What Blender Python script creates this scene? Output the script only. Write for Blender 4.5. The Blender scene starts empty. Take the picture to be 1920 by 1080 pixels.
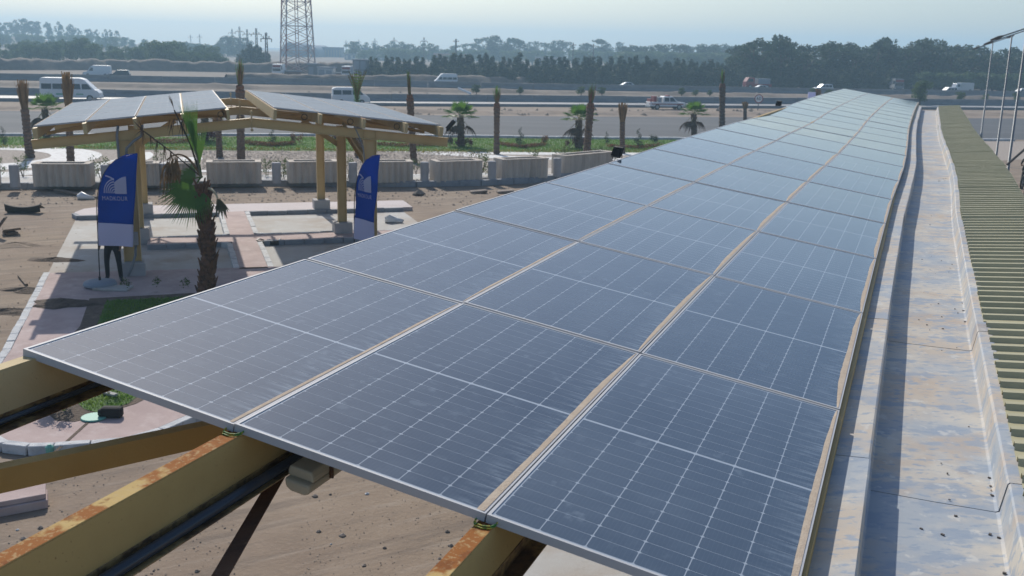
import bpy, math, random
import numpy as np
from mathutils import Vector, Matrix

random.seed(7)
RNG = np.random.default_rng(7)
S = bpy.context.scene
C = S.collection
rad = math.radians
V = Vector

# ------------------------------------------------------------------ camera, sky, sun, exposure
CAM = V((0.0, 0.0, 6.0))
FPX, PIT, ROLL = 1899.0, rad(13.2), rad(1.33)
FW = V((0, math.cos(PIT), -math.sin(PIT)))
_r = V((1, 0, 0)); _u = _r.cross(FW)
RT = (_r * math.cos(ROLL) + _u * math.sin(ROLL)).normalized()
UP = RT.cross(FW).normalized()
cd = bpy.data.cameras.new('camera'); cam = bpy.data.objects.new('camera', cd); C.objects.link(cam)
cam.matrix_world = Matrix(((RT.x, UP.x, -FW.x, CAM.x), (RT.y, UP.y, -FW.y, CAM.y), (RT.z, UP.z, -FW.z, CAM.z), (0, 0, 0, 1)))
cd.sensor_width = 36.0; cd.lens = FPX / 1920 * 36.0
cd.clip_start = 0.05; cd.clip_end = 6000
cd.dof.use_dof = True; cd.dof.focus_distance = 6.5; cd.dof.aperture_fstop = 5.6
S.camera = cam

SUN_AZ, SUN_EL = rad(-21.2), rad(36.5)
w = bpy.data.worlds.new("World"); S.world = w; w.use_nodes = True
nt = w.node_tree; nt.nodes.clear()
sky = nt.nodes.new('ShaderNodeTexSky'); sky.sky_type = 'NISHITA'; sky.sun_disc = False
sky.sun_elevation = SUN_EL; sky.sun_rotation = SUN_AZ
sky.air_density = 1.0; sky.dust_density = 1.3; sky.ozone_density = 1.0; sky.altitude = 50
bg = nt.nodes.new('ShaderNodeBackground'); bg.inputs['Strength'].default_value = 0.11
wo = nt.nodes.new('ShaderNodeOutputWorld')
tn = nt.nodes.new('ShaderNodeMix'); tn.data_type = 'RGBA'; tn.blend_type = 'MULTIPLY'; tn.inputs['Factor'].default_value = 1.0; tn.inputs['B'].default_value = (0.95, 1.0, 1.08, 1)   # cool white balance
nt.links.new(sky.outputs[0], tn.inputs['A']); nt.links.new(tn.outputs['Result'], bg.inputs[0]); nt.links.new(bg.outputs[0], wo.inputs[0])

sl = bpy.data.lights.new('sun', 'SUN'); sl.energy = 3.9; sl.angle = rad(0.6); sl.color = (1.0, 0.935, 0.83)
so = bpy.data.objects.new('sun', sl); C.objects.link(so)
sd = V((math.sin(SUN_AZ) * math.cos(SUN_EL), math.cos(SUN_AZ) * math.cos(SUN_EL), math.sin(SUN_EL)))
so.rotation_euler = (-sd).to_track_quat('-Z', 'Y').to_euler(); so.location = (0, 0, 60)

S.view_settings.view_transform = 'Standard'; S.view_settings.look = 'None'
S.view_settings.exposure = 0.0; S.view_settings.gamma = 1.0; S.view_settings.use_curve_mapping = False
S.render.engine = 'CYCLES'
S.cycles.max_bounces = 8; S.cycles.volume_bounces = 1; S.cycles.use_denoising = True
S.cycles.sample_clamp_indirect = 8.0

# ------------------------------------------------------------------ where a pixel of the 1920x1080 photograph meets the world
def ray(px, py):
    return FW + RT * ((px - 960) / FPX) + UP * ((540 - py) / FPX)
def gp(px, py, z=0.0):
    d = ray(px, py); t = (z - CAM.z) / d.z
    p = CAM + d * t
    return V((p.x, p.y, z))
def at(px, py, Y):
    """point seen at (px,py) at forward distance Y (world y)"""
    d = ray(px, py); return CAM + d * (Y / d.y)

# ------------------------------------------------------------------ object helpers
def origin_of(o):
    p = V((0, 0, 0))
    while o is not None:
        p = p + o.location; o = o.parent
    return p
def thing(name, label, cat, loc=(0, 0, 0), rz=0.0, group=None):
    o = bpy.data.objects.new(name, None); C.objects.link(o)
    o.location = loc; o.rotation_euler = (0, 0, rz); o.empty_display_size = 0.2
    o['label'] = label; o['category'] = cat
    if group: o['group'] = group
    return o
def tag(o, label, cat, group=None):
    o['label'] = label; o['category'] = cat
    if group: o['group'] = group
    return o
def copy_tree(o, parent=None):
    c = o.copy(); C.objects.link(c)
    if parent: c.parent = parent
    for ch in list(o.children): copy_tree(ch, c)
    return c

class MB:
    def __init__(s): s.v = []; s.f = []; s.m = []; s.uv = None
    def add(s, vs, fs, m=0):
        b = len(s.v); s.v += [tuple(x) for x in vs]
        for f in fs: s.f.append(tuple(b + i for i in f)); s.m.append(m)
    def quad(s, a, b, c, d, m=0): s.add((a, b, c, d), ((0, 1, 2, 3),), m)
    def obox(s, c, ax, ay, az, m=0):
        c, ax, ay, az = V(c), V(ax), V(ay), V(az)
        vs = [c + ax * i + ay * j + az * k for k in (-1, 1) for j in (-1, 1) for i in (-1, 1)]
        s.add(vs, ((0, 2, 3, 1), (4, 5, 7, 6), (0, 1, 5, 4), (2, 6, 7, 3), (0, 4, 6, 2), (1, 3, 7, 5)), m)
    def box(s, x0, x1, y0, y1, z0, z1, m=0):
        s.obox(((x0 + x1) / 2, (y0 + y1) / 2, (z0 + z1) / 2), ((x1 - x0) / 2, 0, 0), (0, (y1 - y0) / 2, 0), (0, 0, (z1 - z0) / 2), m)
    def beam(s, p0, p1, w, h, up=(0, 0, 1), m=0, off=(0, 0)):
        """rectangular bar from p0 to p1, w wide, h tall about its axis (off shifts it across / up)"""
        p0, p1 = V(p0), V(p1); d = (p1 - p0); L = d.length; d.normalize()
        sd_ = d.cross(V(up)).normalized(); u = sd_.cross(d).normalized()
        c = (p0 + p1) / 2 + sd_ * off[0] + u * off[1]
        s.obox(c, sd_ * (w / 2), d * (L / 2), u * (h / 2), m)
    def isec(s, p0, p1, w, h, t=0.012, up=(0, 0, 1), m=0):
        s.beam(p0, p1, t, h - 2 * t, up, m)
        s.beam(p0, p1, w, t, up, m, (0, h / 2 - t / 2)); s.beam(p0, p1, w, t, up, m, (0, -h / 2 + t / 2))
    def csec(s, p0, p1, w, h, t=0.006, up=(0, 0, 1), m=0, side=1):
        """C channel, web on `side`, flanges pointing to the other side"""
        s.beam(p0, p1, t, h - 2 * t, up, m, (side * (w / 2 - t / 2), 0))
        s.beam(p0, p1, w, t, up, m, (0, h / 2 - t / 2)); s.beam(p0, p1, w, t, up, m, (0, -h / 2 + t / 2))
    def tube(s, pts, rr, n=8, m=0, cap=True):
        pts = [V(p) for p in pts]
        if not hasattr(rr, '__len__'): rr = [rr] * len(pts)
        b = len(s.v); ref = None
        for i, p in enumerate(pts):
            d = (pts[min(i + 1, len(pts) - 1)] - pts[max(i - 1, 0)]).normalized()
            if ref is None:
                ref = d.cross(V((0, 0, 1)) if abs(d.z) < 0.9 else V((1, 0, 0))).normalized()
            ref = (ref - d * ref.dot(d)).normalized(); o = d.cross(ref)
            for k in range(n):
                a = 2 * math.pi * k / n
                s.v.append(tuple(p + (ref * math.cos(a) + o * math.sin(a)) * rr[i]))
        for i in range(len(pts) - 1):
            for k in range(n):
                s.f.append((b + i * n + k, b + i * n + (k + 1) % n, b + (i + 1) * n + (k + 1) % n, b + (i + 1) * n + k)); s.m.append(m)
        if cap:
            s.f.append(tuple(b + k for k in range(n))[::-1]); s.m.append(m)
            e = b + (len(pts) - 1) * n
            s.f.append(tuple(e + k for k in range(n))); s.m.append(m)
    def prism(s, poly, z0, z1, m=0, mside=None):
        """polygon (list of xy) extruded z0..z1"""
        n = len(poly); b = len(s.v)
        ar = sum(poly[i][0] * poly[(i + 1) % n][1] - poly[(i + 1) % n][0] * poly[i][1] for i in range(n))
        if ar < 0: poly = poly[::-1]
        for z in (z0, z1):
            for p in poly: s.v.append((p[0], p[1], z))
        s.f.append(tuple(range(b + n, b + 2 * n))); s.m.append(m)
        s.f.append(tuple(range(b, b + n))[::-1]); s.m.append(m)
        for i in range(n):
            s.f.append((b + i, b + (i + 1) % n, b + n + (i + 1) % n, b + n + i)); s.m.append(m if mside is None else mside)
    def side_prism(s, prof, y0, y1, m=0, inset=0.0, zc=None):
        """xz profile extruded along y"""
        n = len(prof); b = len(s.v)
        ar = sum(prof[i][0] * prof[(i + 1) % n][1] - prof[(i + 1) % n][0] * prof[i][1] for i in range(n))
        if ar < 0: prof = prof[::-1]
        for y in (y0, y1):
            for p in prof: s.v.append((p[0], y, p[1]))
        s.f.append(tuple(range(b, b + n))); s.m.append(m)
        s.f.append(tuple(range(b + n, b + 2 * n))[::-1]); s.m.append(m)
        for i in range(n):
            s.f.append((b + (i + 1) % n, b + i, b + n + i, b + n + (i + 1) % n)); s.m.append(m)
    def build(s, name, mats, parent=None, smooth=False, bevel=0.0):
        me = bpy.data.meshes.new(name)
        o0 = origin_of(parent) if parent is not None else V((0, 0, 0))
        vs = s.v if o0.length == 0 else [(x - o0.x, y - o0.y, z - o0.z) for x, y, z in s.v]
        me.from_pydata(vs, [], s.f)
        if not isinstance(mats, (list, tuple)): mats = [mats]
        for m_ in mats: me.materials.append(m_)
        if len(mats) > 1: me.polygons.foreach_set('material_index', s.m)
        if smooth: me.polygons.foreach_set('use_smooth', [True] * len(me.polygons))
        if s.uv is not None:
            ul = me.uv_layers.new(name='UVMap')
            idx = np.empty(len(me.loops), dtype=np.int32); me.loops.foreach_get('vertex_index', idx)
            ul.data.foreach_set('uv', np.array(s.uv, dtype=np.float32)[idx].ravel())
        me.update()
        o = bpy.data.objects.new(name, me); C.objects.link(o)
        if parent is not None: o.parent = parent
        if bevel > 0:
            bv = o.modifiers.new('bevel', 'BEVEL'); bv.width = bevel; bv.segments = 2; bv.limit_method = 'ANGLE'
        return o
def np_mesh(name, verts, faces, mat, parent=None, smooth=False):
    me = bpy.data.meshes.new(name)
    verts = np.asarray(verts, dtype=np.float32); faces = np.asarray(faces, dtype=np.int32)
    k = faces.shape[1]
    me.vertices.add(len(verts)); me.vertices.foreach_set('co', verts.ravel())
    me.loops.add(faces.size); me.loops.foreach_set('vertex_index', faces.ravel())
    me.polygons.add(len(faces)); me.polygons.foreach_set('loop_start', np.arange(0, faces.size, k, dtype=np.int32))
    me.polygons.foreach_set('loop_total', np.full(len(faces), k, dtype=np.int32))
    for m_ in (mat if isinstance(mat, (list, tuple)) else [mat]): me.materials.append(m_)
    me.update(calc_edges=True); me.validate()
    o = bpy.data.objects.new(name, me); C.objects.link(o)
    if parent is not None: o.parent = parent
    return o

# ------------------------------------------------------------------ materials
def srgb(r, g, b):
    f = lambda c: (c / 255 / 12.92) if c / 255 <= 0.04045 else ((c / 255 + 0.055) / 1.055) ** 2.4
    return (f(r), f(g), f(b))
DIRT_RUN = (0.35, 2.2, 1)      # streaks left by wheels, running one way across the dirt
def mat(name, base, rough=0.7, layers=(), bump=0.0, bscale=30.0, metal=0.0, spec=0.5, coords='pos', stretch=(1, 1, 1), trans=0.0, top=None, bdist=0.02, detail=6.0):
    """layers: (colour, noise scale, lo, hi, amount[, stretch]); top: a layer that only lies on upward faces"""
    m = bpy.data.materials.new(name); m.use_nodes = True; t = m.node_tree; N, L = t.nodes, t.links
    b = N['Principled BSDF']
    b.inputs['Roughness'].default_value = rough; b.inputs['Metallic'].default_value = metal
    b.inputs['Specular IOR Level'].default_value = spec
    if coords == 'pos':
        src = N.new('ShaderNodeNewGeometry').outputs['Position']
    elif coords == 'uv': src = N.new('ShaderNodeTexCoord').outputs['UV']
    else: src = N.new('ShaderNodeTexCoord').outputs['Object']
    def noise(scale, st=(1, 1, 1), det=detail):
        mp = N.new('ShaderNodeMapping'); mp.inputs['Scale'].default_value = st; L.new(src, mp.inputs[0])
        if st == DIRT_RUN: mp.vector_type = 'TEXTURE'; mp.inputs['Scale'].default_value = (6.0, 0.6, 1); mp.inputs['Rotation'].default_value = (0, 0, rad(32))
        n = N.new('ShaderNodeTexNoise'); n.inputs['Scale'].default_value = scale; n.inputs['Detail'].default_value = det
        n.inputs['Roughness'].default_value = 0.6
        L.new(mp.outputs[0], n.inputs['Vector']); return n.outputs['Fac']
    col = None
    def mixin(prev, color, fac):
        mx = N.new('ShaderNodeMix'); mx.data_type = 'RGBA'
        if prev is None: mx.inputs['A'].default_value = (*base, 1)
        else: L.new(prev, mx.inputs['A'])
        mx.inputs['B'].default_value = (*color, 1); L.new(fac, mx.inputs['Factor']); return mx.outputs['Result']
    def ramp(fac, lo, hi, amt):
        r = N.new('ShaderNodeMapRange'); r.inputs['From Min'].default_value = lo; r.inputs['From Max'].default_value = hi
        r.inputs['To Max'].default_value = amt; L.new(fac, r.inputs['Value']); return r.outputs['Result']
    for ly in layers:
        c_, sc, lo, hi, am = ly[:5]; st = ly[5] if len(ly) > 5 else stretch
        col = mixin(col, c_, ramp(noise(sc, st), lo, hi, am))
    if top:
        for c_, sc, lo, hi, am in top:
            gn = N.new('ShaderNodeNewGeometry'); sx = N.new('ShaderNodeSeparateXYZ'); L.new(gn.outputs['Normal'], sx.inputs[0])
            g = ramp(sx.outputs['Z'], 0.5, 0.8, 1.0); fn = ramp(noise(sc), lo, hi, am)
            mu = N.new('ShaderNodeMath'); mu.operation = 'MULTIPLY'; L.new(g, mu.inputs[0]); L.new(fn, mu.inputs[1])
            col = mixin(col, c_, mu.outputs[0])
    if col is None: b.inputs['Base Color'].default_value = (*base, 1)
    else: L.new(col, b.inputs['Base Color'])
    if bump > 0:
        bn = N.new('ShaderNodeBump'); bn.inputs['Strength'].default_value = bump; bn.inputs['Distance'].default_value = bdist
        L.new(noise(bscale, stretch), bn.inputs['Height']); L.new(bn.outputs[0], b.inputs['Normal'])
    if trans > 0:      # leaves let some light through
        td = N.new('ShaderNodeBsdfTranslucent'); ms = N.new('ShaderNodeMixShader'); ms.inputs[0].default_value = trans
        if col is None: td.inputs[0].default_value = (*base, 1)
        else: L.new(col, td.inputs[0])
        L.new(b.outputs[0], ms.inputs[1]); L.new(td.outputs[0], ms.inputs[2])
        L.new(ms.outputs[0], N['Material Output'].inputs[0])
    return m

M = {}
M['dirt'] = mat('dirt', (0.27, 0.205, 0.148), 0.95, [((0.19, 0.135, 0.10), 0.25, 0.4, 0.7, 0.8), ((0.36, 0.28, 0.21), 0.9, 0.5, 0.75, 0.6), ((0.17, 0.13, 0.10), 2.5, 0.56, 0.75, 0.5), ((0.38, 0.31, 0.245), 14, 0.55, 0.8, 0.4), ((0.165, 0.128, 0.10), 1.6, 0.5, 0.64, 0.75, (0.35, 2.2, 1)), ((0.33, 0.27, 0.215), 2.6, 0.54, 0.68, 0.6, (0.35, 2.2, 1))], 0.35, 14.0, bdist=0.04)
M['desert'] = mat('desert', (0.19, 0.15, 0.12), 0.95, [((0.18, 0.14, 0.11), 0.05, 0.4, 0.7, 0.9), ((0.2, 0.16, 0.12), 0.3, 0.55, 0.75, 0.6)], 0.5, 2.0)
M['sand'] = mat('sand', (0.27, 0.205, 0.155), 0.95, [((0.16, 0.125, 0.10), 0.35, 0.42, 0.66, 0.9), ((0.38, 0.30, 0.23), 1.2, 0.55, 0.75, 0.6)], 0.6, 3.0)
M['scrub'] = mat('scrub_soil', (0.185, 0.145, 0.115), 0.95, [((0.11, 0.09, 0.075), 0.18, 0.42, 0.62, 0.9), ((0.25, 0.195, 0.155), 0.6, 0.52, 0.7, 0.8), ((0.08, 0.075, 0.055), 0.9, 0.6, 0.72, 0.7)], 0.6, 3.0)
M['gravel'] = mat('gravel', (0.40, 0.34, 0.29), 0.95, [((0.22, 0.18, 0.15), 6, 0.45, 0.65, 0.8), ((0.55, 0.49, 0.44), 11, 0.52, 0.7, 0.7)], 0.9, 8.0, bdist=0.08)
M['asphalt'] = mat('asphalt', (0.075, 0.08, 0.09), 0.9, [((0.115, 0.118, 0.125), 0.12, 0.45, 0.65, 0.8, (0.25, 2.0, 1)), ((0.075, 0.08, 0.09), 0.5, 0.5, 0.7, 0.6, (0.15, 2.5, 1))], 0.4, 25)
M['glare_pale_asphalt'] = mat('glare_pale_asphalt', (0.33, 0.32, 0.31), 0.6, [((0.24, 0.24, 0.24), 0.3, 0.45, 0.7, 0.7, (0.2, 2, 1))], 0.2, 20)  # asphalt made paler: the sun's glare is put into the base colour
M['barrier'] = mat('barrier_concrete', (0.21, 0.22, 0.235), 0.9, [((0.14, 0.15, 0.16), 0.5, 0.45, 0.7, 0.8, (1, 1, 3)), ((0.28, 0.28, 0.28), 2, 0.55, 0.75, 0.5)], 0.3, 8)
M['planter'] = mat('planter_concrete', (0.60, 0.525, 0.44), 0.9, [((0.33, 0.28, 0.24), 1.2, 0.45, 0.7, 0.7, (2, 2, 0.4)), ((0.5, 0.44, 0.38), 5, 0.5, 0.7, 0.5), ((0.27, 0.2, 0.15), 2.5, 0.6, 0.8, 0.5, (2, 2, 0.2))], 0.3, 30)
M['bollard'] = mat('bollard_concrete', (0.43, 0.42, 0.42), 0.9, [((0.33, 0.32, 0.32), 2, 0.45, 0.7, 0.7)], 0.3, 30)
M['kerb'] = mat('kerb_concrete', (0.30, 0.315, 0.34), 0.85, [((0.22, 0.23, 0.26), 2.2, 0.45, 0.65, 0.8), ((0.19, 0.15, 0.12), 6, 0.6, 0.8, 0.7)], 0.5, 18)
M['kerb_white'] = mat('worn_white_kerb', (0.56, 0.57, 0.58), 0.8, [((0.38, 0.40, 0.43), 3.0, 0.45, 0.65, 0.8), ((0.3, 0.24, 0.18), 5, 0.58, 0.72, 0.8)], 0.6, 14, bdist=0.04)
M['pink'] = mat('pink_paving', (0.46, 0.35, 0.33), 0.85, [((0.35, 0.255, 0.24), 1.1, 0.42, 0.66, 0.8), ((0.56, 0.47, 0.45), 3.5, 0.5, 0.72, 0.6), ((0.22, 0.17, 0.145), 1.8, 0.62, 0.78, 0.7)], 0.35, 40)
M['palepink'] = mat('pale_pink_paving', (0.56, 0.50, 0.495), 0.85, [((0.43, 0.36, 0.33), 0.9, 0.5, 0.75, 0.7)], 0.3, 40)
M['slab'] = mat('dusty_concrete', (0.44, 0.43, 0.41), 0.85, [((0.36, 0.30, 0.245), 0.55, 0.45, 0.68, 0.9), ((0.53, 0.54, 0.54), 1.6, 0.52, 0.7, 0.6), ((0.22, 0.17, 0.13), 2.4, 0.62, 0.78, 0.7)], 0.3, 30)
M['white_path'] = mat('white_path', (0.76, 0.75, 0.73), 0.85, [((0.48, 0.45, 0.42), 3.0, 0.45, 0.7, 0.7)], 0.6, 14)
M['soil'] = mat('garden_soil', (0.11, 0.08, 0.06), 0.95, [((0.19, 0.14, 0.1), 3, 0.45, 0.7, 0.8), ((0.05, 0.04, 0.03), 8, 0.5, 0.7, 0.7)], 0.9, 16, bdist=0.05)
M['lawn'] = mat('lawn', (0.075, 0.15, 0.03), 0.9, [((0.13, 0.17, 0.04), 0.7, 0.45, 0.7, 0.8), ((0.03, 0.07, 0.018), 3, 0.5, 0.7, 0.7)], 0.7, 20, bdist=0.05)
M['blade'] = mat('grass_blade', (0.11, 0.23, 0.035), 0.8, [((0.18, 0.25, 0.05), 0.8, 0.45, 0.7, 0.8)], trans=0.5)
def steel(name, c, web_rust=0.25, toprust=0.0, ro=0.5, sp=0.4):
    top = [((0.29, 0.10, 0.022), 3.2, 0.50 - toprust * 0.10, 0.56 - toprust * 0.10, 0.95), ((0.50, 0.37, 0.19), 55, 0.54, 0.62, 0.8 * min(1, toprust)), ((0.17, 0.055, 0.016), 12, 0.56, 0.64, 0.8 * min(1, toprust))] if toprust else None
    return mat(name, c, ro, [((c[0] * 0.7, c[1] * 0.62, c[2] * 0.5), 1.2, 0.5, 0.75, 0.5), ((0.16, 0.07, 0.03), 60, 0.66, 0.74, web_rust)], 0.12, 80, top=top, spec=sp)
M['beige_steel'] = steel('beige_painted_steel', (0.47, 0.31, 0.10))
M['canopy_steel'] = steel('cream_beige_canopy_steel', (0.62, 0.45, 0.21), 0.3)
M['rust_steel'] = steel('rusty_beige_steel', (0.52, 0.37, 0.15), 0.8, 0.75, 0.85, 0.15)
M['light_steel'] = steel('pale_beige_steel', (0.56, 0.44, 0.24), 0.5, 0.2, 0.7, 0.2)
M['brown_steel'] = mat('rusty_brown_steel', (0.10, 0.045, 0.02), 0.7, [((0.05, 0.022, 0.012), 8, 0.45, 0.65, 0.8), ((0.3, 0.17, 0.07), 20, 0.64, 0.72, 0.7)], 0.3, 40)
M['rim_steel'] = mat('rust_stained_steel', (0.34, 0.22, 0.085), 0.55, [((0.10, 0.05, 0.022), 7, 0.46, 0.58, 0.9, (1, 1, 2.5)), ((0.05, 0.03, 0.02), 30, 0.5, 0.62, 0.6)], 0.3, 50)
M['alu'] = mat('anodised_aluminium', (0.50, 0.51, 0.53), 0.7, [((0.44, 0.43, 0.41), 4, 0.5, 0.75, 0.5)], 0.05, 60, metal=0.2)
M['backsheet'] = mat('white_backsheet', (0.62, 0.66, 0.72), 0.2)
M['drift'] = mat('sand_drift', (0.50, 0.41, 0.315), 0.98, [((0.41, 0.32, 0.24), 40, 0.4, 0.6, 0.6), ((0.58, 0.49, 0.39), 9, 0.5, 0.7, 0.6)], 0.5, 120, bdist=0.01)
M['sheet'] = mat('dusty_blue_grey_sheet', (0.36, 0.395, 0.43), 0.65, [((0.50, 0.425, 0.34), 1.0, 0.41, 0.57, 0.95), ((0.55, 0.51, 0.44), 2.2, 0.48, 0.62, 0.8), ((0.46, 0.36, 0.27), 1.7, 0.54, 0.66, 0.7), ((0.27, 0.325, 0.40), 4.5, 0.53, 0.60, 0.8, (0.8, 1.4, 1)), ((0.26, 0.32, 0.40), 16, 0.56, 0.62, 0.8, (0.7, 1.5, 1)), ((0.60, 0.585, 0.54), 9, 0.60, 0.66, 0.6), ((0.30, 0.17, 0.08), 1.3, 0.63, 0.74, 0.45), ((0.17, 0.12, 0.085), 22, 0.70, 0.76, 0.7)], 0.1, 12)
M['olive'] = mat('olive_sheet', (0.46, 0.42, 0.26), 0.55, [((0.36, 0.33, 0.195), 1.2, 0.45, 0.7, 0.7), ((0.36, 0.32, 0.2), 4, 0.55, 0.75, 0.6)], 0.08, 40)
M['black'] = mat('black_plastic', (0.012, 0.014, 0.016), 0.45)
M['pipe'] = mat('dark_conduit', (0.035, 0.045, 0.06), 0.2, [((0.08, 0.07, 0.06), 6, 0.55, 0.75, 0.5)])
M['grey_hose'] = mat('grey_hose', (0.22, 0.23, 0.24), 0.6)
M['box_beige'] = mat('beige_housing', (0.44, 0.40, 0.29), 0.5, [((0.33, 0.28, 0.19), 4, 0.5, 0.7, 0.6)])
M['earth_wire'] = mat('green_yellow_wire', (0.06, 0.22, 0.03), 0.5, [((0.5, 0.42, 0.04), 60, 0.48, 0.52, 1.0)])
M['trunk'] = mat('palm_trunk', (0.16, 0.105, 0.07), 0.95, [((0.08, 0.05, 0.035), 5, 0.45, 0.6, 0.9, (1, 1, 3)), ((0.26, 0.18, 0.12), 9, 0.55, 0.7, 0.6, (1, 1, 3))], 0.9, 12, stretch=(1, 1, 3), bdist=0.05)
M['stub'] = mat('cut_leaf_base', (0.19, 0.09, 0.048), 0.9, [((0.05, 0.025, 0.015), 10, 0.45, 0.65, 0.8), ((0.24, 0.13, 0.07), 14, 0.58, 0.72, 0.6)], 0.6, 30)
M['deadleaf'] = mat('dead_frond', (0.24, 0.15, 0.07), 0.9, [((0.12, 0.07, 0.035), 3, 0.45, 0.7, 0.8)], trans=0.25)
M['darkdead'] = mat('dark_dead_frond', (0.07, 0.045, 0.03), 0.9, [((0.16, 0.10, 0.05), 4, 0.5, 0.7, 0.7)], trans=0.15)
M['greydead'] = mat('grey_green_frond', (0.17, 0.17, 0.10), 0.9, [((0.25, 0.2, 0.12), 4, 0.5, 0.7, 0.8)], trans=0.2)
M['palmleaf'] = mat('palm_leaf', (0.10, 0.21, 0.03), 0.5, [((0.12, 0.24, 0.045), 3, 0.45, 0.7, 0.7), ((0.04, 0.11, 0.02), 6, 0.55, 0.7, 0.6)], trans=0.45)
M['petiole'] = mat('pale_petiole', (0.45, 0.38, 0.24), 0.7)
def leaf(name, a, b_, sc=1.5): return mat(name, a, 0.75, [(b_, sc, 0.42, 0.62, 0.9), ((a[0] * 0.5, a[1] * 0.5, a[2] * 0.5), sc * 2.5, 0.5, 0.68, 0.8)], trans=0.32)
M['leaf_round'] = leaf('grove_leaves', (0.072, 0.125, 0.042), (0.12, 0.17, 0.06), 0.4)
M['leaf_conifer'] = leaf('casuarina_leaves', (0.034, 0.066, 0.034), (0.06, 0.095, 0.042), 0.5)
M['leaf_tall'] = leaf('eucalyptus_leaves', (0.036, 0.068, 0.032), (0.06, 0.095, 0.042), 0.3)
M['leaf_shrub'] = leaf('shrub_leaves', (0.075, 0.12, 0.03), (0.13, 0.17, 0.05), 3.0)
M['leaf_dry'] = leaf('dry_scrub', (0.12, 0.13, 0.05), (0.18, 0.17, 0.08), 1.0)
M['leaf_dark'] = leaf('dark_topiary', (0.018, 0.04, 0.018), (0.03, 0.06, 0.022), 3.0)
M['leaf_red'] = leaf('red_shrub', (0.15, 0.035, 0.045), (0.09, 0.05, 0.03), 3.0)
M['leaf_yellow'] = leaf('yellow_flowers', (0.32, 0.26, 0.04), (0.12, 0.16, 0.04), 3.0)
M['leaf_rust'] = leaf('rust_flowers', (0.24, 0.10, 0.05), (0.12, 0.12, 0.04), 3.0)
M['bark'] = mat('bark', (0.10, 0.075, 0.055), 0.9, [((0.05, 0.04, 0.03), 4, 0.45, 0.65, 0.8)])
M['white_paint'] = mat('white_paint', (0.72, 0.73, 0.74), 0.35, [((0.55, 0.52, 0.48), 1.2, 0.55, 0.8, 0.4)])
M['silver_paint'] = mat('silver_paint', (0.42, 0.45, 0.48), 0.3, metal=0.3)
M['navy_paint'] = mat('dark_paint', (0.04, 0.05, 0.07), 0.25)
M['red_paint'] = mat('red_paint', (0.24, 0.035, 0.035), 0.4)  # red darkened, so the muting by distant haze is in the colour
M['green_mark'] = mat('green_marking', (0.10, 0.36, 0.22), 0.5)
M['glass_dark'] = mat('tinted_glass', (0.02, 0.028, 0.034), 0.08)
M['tyre'] = mat('tyre_rubber', (0.018, 0.018, 0.018), 0.85)
M['rim'] = mat('wheel_rim', (0.35, 0.36, 0.37), 0.4, metal=0.5)
M['lamp'] = mat('lamp_lens', (0.75, 0.72, 0.65), 0.15)
M['grey_metal'] = mat('galvanised_pole', (0.17, 0.185, 0.205), 0.5, [((0.24, 0.25, 0.26), 1.5, 0.5, 0.7, 0.6)], metal=0.2)
M['lattice'] = mat('lattice_steel', (0.42, 0.34, 0.33), 0.6, [((0.34, 0.13, 0.11), 0.12, 0.48, 0.52, 0.9)])
M['wood_pole'] = mat('dark_pole', (0.09, 0.08, 0.075), 0.8)
M['flag_blue'] = mat('blue_banner_cloth', (0.002, 0.095, 0.52), 0.75, [((0.002, 0.075, 0.42), 2.5, 0.45, 0.7, 0.5)], 0.1, 6, trans=0.5)
M['flag_white'] = mat('pale_banner_cloth', (0.66, 0.66, 0.84), 0.75, trans=0.4)
M['flag_sky'] = mat('light_blue_print', (0.06, 0.20, 0.50), 0.75)
M['trouser'] = mat('black_trousers', (0.012, 0.012, 0.013), 0.9, [((0.03, 0.03, 0.032), 8, 0.5, 0.7, 0.6)])
M['shirt'] = mat('dark_shirt', (0.02, 0.022, 0.03), 0.9)
M['skin'] = mat('skin', (0.28, 0.15, 0.095), 0.6)
M['hair'] = mat('black_hair', (0.01, 0.009, 0.008), 0.7)
M['wood'] = mat('weathered_board', (0.22, 0.16, 0.115), 0.9, [((0.10, 0.075, 0.055), 3, 0.45, 0.65, 0.8, (4, 1, 1))], 0.4, 20)
M['rock'] = mat('rock', (0.30, 0.25, 0.21), 0.95, [((0.15, 0.12, 0.10), 4, 0.45, 0.65, 0.8)], 0.6, 20)
M['darkrock'] = mat('dark_rubble', (0.12, 0.105, 0.095), 0.95, [((0.16, 0.13, 0.11), 4, 0.5, 0.7, 0.7)], 0.6, 10)
M['brick_orange'] = mat('orange_wall', (0.46, 0.24, 0.14), 0.9)
M['brick_red'] = mat('red_brown_wall', (0.23, 0.12, 0.09), 0.9, [((0.15, 0.09, 0.07), 1, 0.45, 0.7, 0.7)])
M['tent'] = mat('grey_tarpaulin', (0.26, 0.29, 0.33), 0.8)
M['tent_pale'] = mat('pale_tarpaulin', (0.58, 0.53, 0.47), 0.8)
M['house_wall'] = mat('plaster', (0.42, 0.38, 0.33), 0.9)
M['teal'] = mat('teal_plastic', (0.16, 0.42, 0.34), 0.6)

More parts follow.
